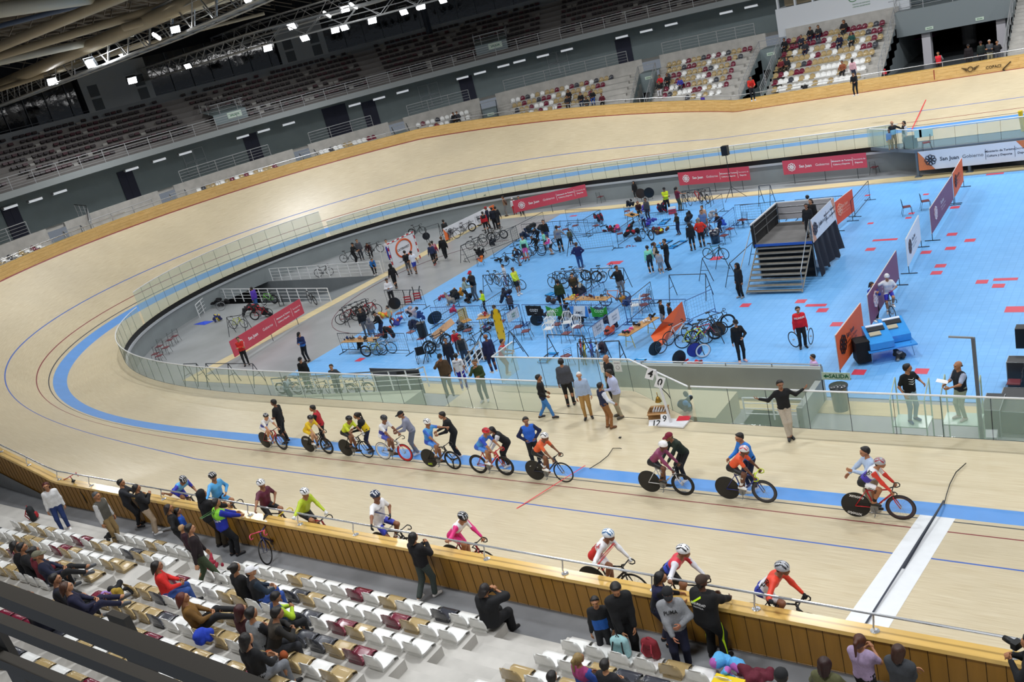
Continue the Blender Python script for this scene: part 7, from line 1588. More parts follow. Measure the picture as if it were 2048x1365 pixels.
# motorbike
P=at(1625,868,FZ); P=np.array([P[0],4.9,FZ]); e=empty('motorbike',P,rzd(10)); tag(e,'white motorbike parked behind the glass below the exit sign','motorbike')
for y in (-.62,.68):
  o=ob('wheel',wheelmesh('deep'),e,(0,y,.3)); o.scale=(3.2,.92,.92); setmat(o,1,cm('2a2a2c','paint'))
V,Q=field([(V3(0,.1,.78),V3(0,.28,.84),.14,.12),(V3(0,-.1,.72),V3(0,.1,.78),.09,.14),(V3(0,.3,.8),V3(0,.42,.78),.09,.05)],.03,.03); ob('fuel_tank',qmesh('fuel_tank',V,Q,[cm('e4e6e8','gloss')]),e)
V,Q=field([(V3(0,-.62,.86),V3(0,-.1,.8),.07,.1)],.03,.02); ob('seat',qmesh('seat',V,Q,[cm('5a3c2c','cloth')]),e)
V,Q=field([(V3(0,-.05,.4),V3(0,.18,.42),.15,.14),(V3(0,.15,.45),V3(0,.2,.62),.08,.07)],.03,.02); ob('engine',qmesh('engine',V,Q,[cm('303236','metal')]),e)
for x in (-.08,.08): MB().tube([(x,.42,.85),(x,.68,.3)],.022,6).build('fork',cm('b8bcc0','metal'),e)
MB().tube([(-.34,.22,1.0),(-.1,.38,.95),(.1,.38,.95),(.34,.22,1.0)],.014,6).build('handlebar',M_BLACK,e); mb=MB(); mb.smooth=True; mb.lathe([(.09,0),(.1,.06),(.05,.12)],12,Matrix.Translation((0,.5,.82))@Matrix.Rotation(-math.pi/2,4,'X')); mb.build('headlamp',M_BLACK,e)
for x in (-.3,.3): MB().tube([(x,.26,1.0),(x*1.1,.24,1.14)],.006,4).box((x*1.15,.24,1.18),(.1,.02,.07)).build('mirror',M_BLACK,e)
MB().tube([(.12,.1,.3),(.16,-.3,.3),(.18,-.75,.42)],[.025,.03,.045],6).build('exhaust',cm('8a8e92','metal'),e)
# lamp post and flight cases at the right
e=empty('lamp_post'); tag(e,'grey post with a horizontal arm rising at the right of the court','post'); B=at(1967,873,-.3); B=np.array([B[0],4.35,FZ]); 
T=onplane_y(1946,676,4.35); mb=MB(); box_between(mb,B,T,.09,.09); 
mb=MB().tube([tuple(B),tuple(T)],.06,4); mb.build('pole',cm('5a5e64','paint'),e); L_=onplane_y(1897,674,4.35); MB().tube([tuple(T),tuple(L_)],.03,4).build('arm',cm('8a8e92','paint'),e)
def case(u,v,sx,sy,sz,deg,lab,z=FZ,c='2c2e31'):
  P=at(u,v,z); e=empty('flight_case',P,math.radians(deg)); tag(e,lab,'case'); MB().box((0,0,sz/2),(sx,sy,sz)).build('case_body',cm(c,'paint'),e)
  mb=MB(); 
  for X in (-1,1):
    for Y in (-1,1): mb.tube([(X*sx/2,Y*sy/2,0),(X*sx/2,Y*sy/2,sz)],.015,4)
  for Zz in (0.02,sz):
    mb.tube([(-sx/2,-sy/2,Zz),(sx/2,-sy/2,Zz),(sx/2,sy/2,Zz),(-sx/2,sy/2,Zz)],.015,4,closed=True)
  mb.build('edge_trim',cm('9a9ea2','metal'),e); return e
case(1990,858,.5,1.1,.9,0,'tall black flight case with steel edges right of the grey post'); case(1985,905,.3,.5,.6,5,'small silver-edged case leaning by the larger case',c='b0b4b8'); case(2040,845,1.0,1.6,.75,0,'wide black flight case at the right edge behind the glass')
case(2036,770,.5,.5,.9,0,'stack of black mixing gear at the right edge above the cases',z=CZ)
chair(2030,790,180,'black wire-backed chair at the right edge beside the mixing gear',zb=CZ)
mb=MB(); mb.box((0,0,.3),(.4,.4,.7)); P=at(2047,690,CZ+.8); tag(mb.build('loudspeaker',cm('131416','paint'),None,P),'black loudspeaker cut by the right edge of the frame above the court','speaker')
# ---------------------------------------------------------------- stage
e=empty('stage'); tag(e,'raised stage with aluminium stairs and black side drape on the court','stage')
x0,x1=-2.25,.45; yb,yt=19.6,21.5; SZ=.02
M_AL=mat('worn_aluminium','9a958a',.45,metal=.4,noise=.15,scale=5)
MB().box(((x0+x1)/2,23.3,SZ-.05),(2.8,3.6,.1)).build('deck',mat('stage_deck_grey','6c6a69',.7,noise=.12,scale=2),e)
MB().box(((x0+x1)/2,21.48,SZ-.03),(2.8,.04,.12)).build('blue_edge',cm('2458b8','paint'),e)
n=9
for i in range(n):
  y=yb+(yt-yb)*i/(n-1); z=CZ+.12+(SZ-.3-CZ)*(i)/(n-1)
  mb=MB(); mb.box(((x0+x1)/2,y,z),(2.6,.24,.045)); 
  mb.build('stair_tread',M_AL,e)
for x in (x0+.02,x1-.02): MB().tube([(x,yb-.1,CZ+.05),(x,yt,SZ-.2)],.035,4).build('stringer',M_AL,e)
for (x,y) in ((x0,yt+.1),(x1,yt+.1),(x0,25),(x1,25),(x0,23.3),(x1,23.3)): MB().tube([(x,y,CZ),(x,y,SZ+1.05)],.025,5).build('scaffold_post',M_STEEL,e)
MB().box(((x0+x1)/2,25.05,.6),(2.8,.04,.85)).build('rear_panel',cm('b4b4ba','cloth'),e)
MB().box((x0-.06,23.2,.45),(.04,3.6,1.15)).build('left_panel',cm('1c1c1e','cloth'),e)
MB().box(((x0+x1)/2,25.05,1.06),(2.85,.07,.06)).build('top_rail',cm('e0e0e2','paint'),e); MB().box((x0-.06,23.2,1.06),(.07,3.6,.06)).build('top_rail',cm('e0e0e2','paint'),e)
for z in (.5,.85): MB().tube([(x0,21.6,z),(x0,25,z),(x1,25,z)],.02,5).build('guard_bar',M_STEEL,e)
MB().tube([(x1,yt+.05,SZ+1.0),(x1,yb,CZ+1.0),(x1,yb,CZ+.05)],.022,5).build('stair_handrail',M_STEEL,e)
MB().tube([(x0-.05,yt+.05,SZ+1.0),(x0-.3,yb+.2,CZ+1.0),(x0-.3,yb+.2,CZ+.05)],.022,5).build('stair_handrail',M_STEEL,e)
mb=MB(); ys=np.linspace(21.5,25.1,26); mb.smooth=True
mb.strip([(x1+.08+.0*math.sin(k),y,.0) for k,y in enumerate(ys)],[(x1+.28+.13*math.sin(k*1.1),y,CZ+.05+.25*abs(math.sin(k*.35))) for k,y in enumerate(ys)],flip=True)
mb.strip([(x1+.065,y,.0) for k,y in enumerate(ys)],[(x1+.265+.13*math.sin(k*1.1),y,CZ+.05+.25*abs(math.sin(k*.35))) for k,y in enumerate(ys)])
mb.build('side_drape',cm('1a1c28','cloth'),e)
mb=MB(); mb.box(((x0+x1)/2,21.7,-.95),(2.7,.03,1.6)); mb.build('back_skirt',cm('0d0e10','cloth'),e)
banner((x1+.12,21.45),(x1+.12,25.1),1.1,-.02,'white San Juan banner with orange corners on the right side of the stage',M_WB,'4a4650',SJ,legs=False,tri=('dca488',.5),flip=False)
# ---------------------------------------------------------------- judges bridge on the far straight
e=empty('judges_bridge'); tag(e,'steel judges platform bridging out from the far straight with officials on it','platform')
yA=YB-3.95; 
mb=MB(); mb.add([(-1.8,yA,-.12),(1.3,yA-2.2,-.12),(30,yA-2.2,-.12),(30,yA,-.12)],[[0,1,2,3]]); mb.strip([(-1.8,yA,-.12),(1.3,yA-2.2,-.12),(30,yA-2.2,-.12)],[(-1.8,yA,-.32),(1.3,yA-2.2,-.32),(30,yA-2.2,-.32)]); mb.mi=0; mb.build('deck',mat('bridge_steel_paint','66737f',.5),e)
for x in (1.4,4.2,7.2,11,15): MB().tube([(x,yA-2.1,-.2),(x,yA-2.1,FZ)],.09,6).box((x,yA-2.1,FZ+.02),(.4,.4,.03)).build('support_post',mat('bridge_steel_paint','66737f',.5),e)
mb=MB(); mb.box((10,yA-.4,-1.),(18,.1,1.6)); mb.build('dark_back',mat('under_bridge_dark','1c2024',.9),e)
balustrade('glass_balustrade','glass balustrade round the judges platform on the far side',[(-1.7,yA-.08),(1.4,yA-2.15),(32,yA-2.15)],h=1.15)
banner((1.5,yA-2.28),(7.6,yA-2.28),1.15,-1.38,'white San Juan Gobierno banner with orange corners hung below the judges platform',M_WB,'3a3a44',SJ,legs=False,tri=('e08050',.9))
for k_,(u,v,w_) in enumerate([(1836,268,.4),(1852,266,.75)]): mb=MB(); P=onplane_y(u,v,yA-2.18); mb.box(tuple(P),(w_,.02,.45)); tag(mb.build('paper_notice',cm('b4dcd8','paint')),'pale paper notice taped to the judges platform glass, '+('left one' if k_==0 else 'right one'),'paper')
chair(1854,300,200,'empty chair on the judges platform',zb=-.1)
P=at(1822,295,-.1); mb=MB(); mb.box((0,0,.35),(.75,.45,.7),taper=.85); tag(mb.build('draped_case',cm('2c333c','cloth'),None,P),'dark draped case on the judges platform beside the officials','case')
MB_=MB().tube([tuple(at(2040,222,1.1)),tuple(at(2047,262,-.1))],.12,6); tag(MB_.build('yellow_post',cm('e0c020','paint')),'slanted yellow post at the right end of the judges platform','post')
# timing machine
P=at(1780,712,CZ); e=empty('timing_console',P,rzd(120)); tag(e,'bright blue double console table with printers and panels on the court','console')
M_CB=cm('3f9ae8','plastic')
for k,(dx,dy) in enumerate(((-.35,0),(.35,.35))):
  V=[(dx-.42,dy-.5,.55),(dx+.42,dy-.5,.55),(dx+.42,dy+.5,.55),(dx-.42,dy+.5,.55),(dx-.42,dy-.5,.8),(dx+.42,dy-.5,.8),(dx+.42,dy+.5,1.15),(dx-.42,dy+.5,1.15)]
  MB().add(V,[[3,2,1,0],[4,5,6,7],[0,1,5,4],[1,2,6,5],[2,3,7,6],[3,0,4,7]]).build('console_body',M_CB,e)
  sl=math.atan2(.35,1.); M=Matrix.Translation((dx,dy,.99))@Matrix.Rotation(sl,4,'X')
  MB().box((0,.22,.01),(.6,.2,.04),M).build('display',cm('10141c','paint'),e); MB().box((0,.4,.02),(.62,.1,.05),M).build('label_strip',cm('dce4f0','paint'),e); MB().box((-.1,-.05,.02),(.4,.2,.05),M).build('keypad',cm('b0a890','paint'),e)
for x in (-.75,.75):
  for y in (-.4,.8): MB().tube([(x,y,.02),(x*.9,y*.9,.56)],.016,4).build('leg',cm('8ca4b8','metal'),e)
MB().box((0,.15,.5),(1.7,1.4,.05)).build('table_top',M_CB,e); MB().box((-1.0,-.1,.5),(.5,.6,.8)).build('black_side_bag',cm('0e0f11','cloth'),e)
blob(at(1806,716,CZ),(.4,.4,.35),'2a2c30','cable_coil','tangled cable box beside the blue console','cable',seed=9,n=9,h=.025,col2='8a8e92')
# rollers and trainers
def rollers(a,b,lab,c='3fa4e4'):
  A=Vector(at(*a,CZ+.06)); B=Vector(at(*b,CZ+.06)); t=(B-A).normalized(); s=Vector((-t.y,t.x,0)); L=(B-A).length
  e=empty('training_rollers'); tag(e,lab,'rollers')
  for k in (-1,1): MB().tube([A+s*k*.24,B+s*k*.24],.028,4).build('side_rail',M_BLACK,e)
  for d in (.05,.3,.92): MB().tube([A+t*L*d-s*.22,A+t*L*d+s*.22],.055,8).build('roller_drum',cm(c,'plastic'),e)
rollers(q(4,1640,1150),q(4,1900,1010),'pale blue training rollers, the right pair beside the dark clothed group'); rollers(q(4,1420,1130),q(4,1630,1010),'pale blue training rollers behind the person in a black sweater'); rollers(q(11,240,1200),q(11,500,1010),'pale blue training rollers just above the glass rail'); rollers(q(9,400,1230),q(9,620,1050),'pale blue training rollers under the empty rack'); rollers(q(4,1480,720),q(4,1590,620),'pale blue training rollers in the far camp'); rollers(q(10,150,620),q(10,330,650),'blue training roller left of the green jacket mechanic')
for i,(a,lab) in enumerate(((q(7,1340,240),'left red folding trainer standing at the court edge'),(q(7,1500,180),'right red folding trainer standing at the court edge'))):
  P=at(*a,CZ); e=empty('folding_trainer',P,.2); tag(e,lab,'trainer')
  for x in (-.25,.25): MB().tube([(x,0,0),(x*.8,.1,.6),(x*1.1,.2,.85)],.03,5).build('side_arm',M_BLACK,e)
  for z in (.12,.28,.44): MB().box((0,.05,z),(.5,.08,.07)).build('red_bar',cm('b01c28','paint'),e)
def lonewheel(u,v,deg,t,c,lab,z=CZ,tilt=0,flat=False,sc=1.):
  P=at(u,v,z); e=empty('bicycle_wheel',P); tag(e,lab,'wheel'); e.rotation_euler=(Matrix.Rotation(rzd(deg),3,'Z')@Matrix.Rotation(tilt,3,'Y')).to_euler(); o=ob('rim_and_tyre',wheelmesh(t),e,(0,0,.335)); setmat(o,1,cm(c,'paint')); setmat(o,2,cm('9a9ca0','metal')); e.scale=(sc*(1 if t!='disc' else 1),sc,sc); return e
lonewheel(*q(11,1110,1115),60,'disc','0e0e10','black disc wheel with white print standing on legs in the open court'); lonewheel(*q(11,1350,975),40,'disc','2c3494','blue disc wheel with a white ring beside the jumbled bikes',tilt=.15); lonewheel(*q(11,1480,990),40,'deep','e8e8ea','white-rimmed wheel leaning on the blue disc wheel',tilt=.15)
lonewheel(*q(11,720,950),60,'disc','0e0f12','black disc bag standing left of the orange fabric',tilt=.2); lonewheel(*q(11,820,920),60,'road','4a4c50','thin wheel in front of the orange fabric',tilt=.1); lonewheel(*q(11,1720,650),30,'disc','4a3418','brown and yellow disc wheel on the jumbled bikes',tilt=.1); lonewheel(*q(9,330,560),30,'disc','121316','black disc wheel below the black flag',tilt=.1)
lonewheel(*q(7,1130,330),30,'disc','1c1c1e','black disc wheel with yellow marks at the court edge',sc=1.15); lonewheel(*q(7,1800,580),60,'disc','1f2022','dark disc bag in the left camp',tilt=.4,sc=1.3); lonewheel(*q(2,130,1000),40,'disc','101624','round navy wheel bag hanging on the A-frame rack',z=FZ+.2,sc=.9); lonewheel(1283,397,10,'disc','3a2a1c','round wheel bag with yellow rim on a chair by the far wall',z=FZ+.45,sc=1.1); lonewheel(1300,396,10,'disc','101214','round black wheel bag on a chair by the far wall',z=FZ+.45,sc=1.15)
lonewheel(*q(12,1150,380),320,'disc','101113','round black wheel case with a yellow tag by the ramp railing, front',z=FZ,sc=1.25); lonewheel(*q(12,1210,370),320,'disc','151618','round black wheel case by the ramp railing, behind',z=FZ,sc=1.25); lonewheel(*q(12,320,440),60,'road','b0b4b8','small wheel leaning on the pile of black bags by the ramp',z=FZ)
# bicycles standing about the infield
def ib(n,x,y,deg,fc,lab,z=CZ,rw='road',fw='road',tilt=.06,**k): P=at(*q(n,x,y),z) if n else at(x,y,z); return bike(P,rzd(deg),lab,fc,rw=rw,fw=fw,tilt=tilt,**k)
for a in [(3,60,1000,200,'17181b','black road bike held by the crouching child in navy'),(3,270,860,20,'1b1c20','dark road bike under the person in mint sleeves'),(3,450,860,20,'222428','dark bike with thick front wheel before the pink jersey group'),(3,720,780,20,'17181b','dark bike the pink-sleeved person sits by'),
(4,330,260,10,'17181b','black track bike leaning on the grey inner wall',FZ),(4,700,210,190,'e8e8ea','white time trial bike leaning on the grey inner wall',FZ),(4,1230,1000,150,'1b1c20','dark bike in the far camp in front of the yellow square'),(5,680,640,140,'17181b','dark bike on the rack nearest the tripod, left',CZ),(5,880,600,140,'c02028','red bike on the rack near the tripod',CZ),(5,1000,600,140,'1b1c20','dark bike on the rack near the tripod, right',CZ),
(5,850,1200,160,'1b1c20','dark bike in front of the person in the red jacket',CZ),(5,1090,1180,130,'7c2028','dark red bike beside the navy waste bin',CZ),(17,1610,700,350,'1c6c5c','green and black gravel bike up on the A-frame stand',CZ+.25),
(2,100,740,15,'3a3c40','grey bike on rollers by the inner wall, left',FZ),(2,240,730,15,'58b8d4','light blue bike by the inner wall',FZ),(2,570,1010,50,'2a2c30','dark bike hanging before the orange corner of the white banner',FZ),(2,850,880,50,'17181b','black bike in the middle of the white banner',FZ),(2,980,780,50,'2a2c30','slim dark bike right of the middle of the white banner',FZ),(2,1040,1150,30,'1d1e22','dark bike at the left end of the rack on the grey floor',FZ),(2,1270,1030,20,'17181b','black bike in the middle of the rack on the grey floor',FZ),(2,1420,1000,20,'3a4030','olive-marked bike at the right of the rack on the grey floor',FZ),
(1,1780,1120,20,'17181b','black bike right behind the goal',FZ),(1,1430,1080,20,'9cb4bc','pale blue bike behind the goal near the dark red coat',FZ),(16,740,715,20,'2a2c30','dark bike of the person in black at the wall',FZ),(16,850,680,20,'4a4e54','grey bike between the two groups by the wall',FZ),(16,940,650,20,'222428','dark bike left of the goal by the wall',FZ),(16,545,830,20,'2a2c30','thin dark bike behind the upper ramp railing',FZ),
(7,330,560,40,'8c2028','red and black bike at the left end of the five-bike rack',FZ),(7,400,520,40,'2a2c30','second bike of the five-bike rack',FZ),(7,480,470,40,'1b1c20','third bike of the five-bike rack',FZ),(7,580,420,40,'2a2c30','fourth bike of the five-bike rack',FZ),(7,700,430,20,'c02030','bright red bike at the right end of the five-bike rack',FZ),(7,770,1130,15,'b0a83c','yellow-green bike leaning on the left table barrier',CZ),(7,930,1100,15,'e0e0e4','white and black bike leaning on the left table barrier',CZ),(7,1880,1040,60,'222428','dark bike on a stand beside the person in a dark tracksuit',CZ),
(6,1560,640,0,'17181b','black bike ridden by the person in lime standing over it',CZ),(6,1300,560,340,'e0e0e4','white bike hung from the rack behind the lime shirt',CZ+.3),(6,1180,560,340,'26282c','dark bike hung from the rack left of the white one',CZ+.3),(10,360,520,170,'26282c','dark bike in front of the green jacket mechanic',CZ),(10,560,430,10,'2c2e32','dark bike hung behind the brown vest mechanic',CZ+.3),(10,700,400,10,'a8a8ac','silver bike hung beside the beige towel',CZ+.3),(10,1000,480,60,'1d1e22','dark bike hanging nose down from the rack',CZ+.3),(10,1200,380,20,'e4e4e8','white frame hanging from the rack bar',CZ+.3),(10,1400,820,200,'d8742c','orange mountain bike standing by the long blue barrier',CZ),
(9,1200,1200,120,'d8c830','yellow bike in the jumbled rack above the glass rail',CZ),(9,1330,1180,120,'2848c0','blue and yellow bike in the jumbled rack above the glass rail',CZ),(9,1440,1190,120,'e0e0e4','white bike in the jumbled rack above the glass rail',CZ),(9,1130,1150,120,'c02030','red bike in the jumbled rack above the glass rail',CZ),
(11,1080,740,60,'c8ccd0','silver and white bike in front of the orange fabric',CZ),(11,1330,810,30,'c8d830','lime and white bike at the front of the jumble by the orange fabric',CZ),(11,1480,740,30,'c02430','red bike in the jumble by the orange fabric',CZ),(11,1560,680,30,'1b1c20','black bike in the jumble by the orange fabric',CZ),(11,1680,560,30,'17181b','black bike leaning high at the right of the jumble',CZ+.15),(12,570,700,10,'c8d43c','lime bike with thick red and black wheels by the ramp rack',FZ),(12,900,560,30,'c02030','red and white bike behind the red banner by the ramp',FZ),
(12,1010,350,190,'6cc83c','green bike leaning on the lower ramp railing',FZ),(12,1630,350,340,'17181b','black bike leaning alone on the lower ramp railing',FZ),(8,880,880,70,'26282c','dark bike standing left of the navy suit',CZ),(8,140,900,60,'1b1c20','black bike in front of the plywood board',CZ),
(13,260,560,10,'2a2c30','dark bike behind the glass with the person in a pale jacket',FZ),(13,470,570,10,'1f6a3c','green-framed bike behind the glass',FZ),(13,700,590,10,'2a2c30','dark bike behind the glass beside the grey jacket',FZ),(13,950,600,10,'2a2c30','dark bike behind the glass near the notice panel, left',FZ),(13,1180,575,10,'2a2c30','dark bike behind the glass near the notice panel, right',FZ)]:
  n,x,y,dg,fc,lab=a[:6]; z=a[6] if len(a)>6 else CZ; ib(n,x,y,dg,fc,lab,z,tilt=R.uniform(.03,.1),rw='deep' if R.random()<.25 else 'road',fw='deep' if R.random()<.3 else 'road')
# near walkway bikes
bike(at(555,1103,1.62),rzd(300),'dark blue road bike with pink bar tape leaning on the near fence panel','1f2a5c',bar='e04c70',tilt=.12,rw='road',fw='road')
bike(at(172,1003,1.7),rzd(160),'black and green road bike with red bar tape leaning on the near fence at the left','2c8c3c',bar='a82430',tilt=-.12)
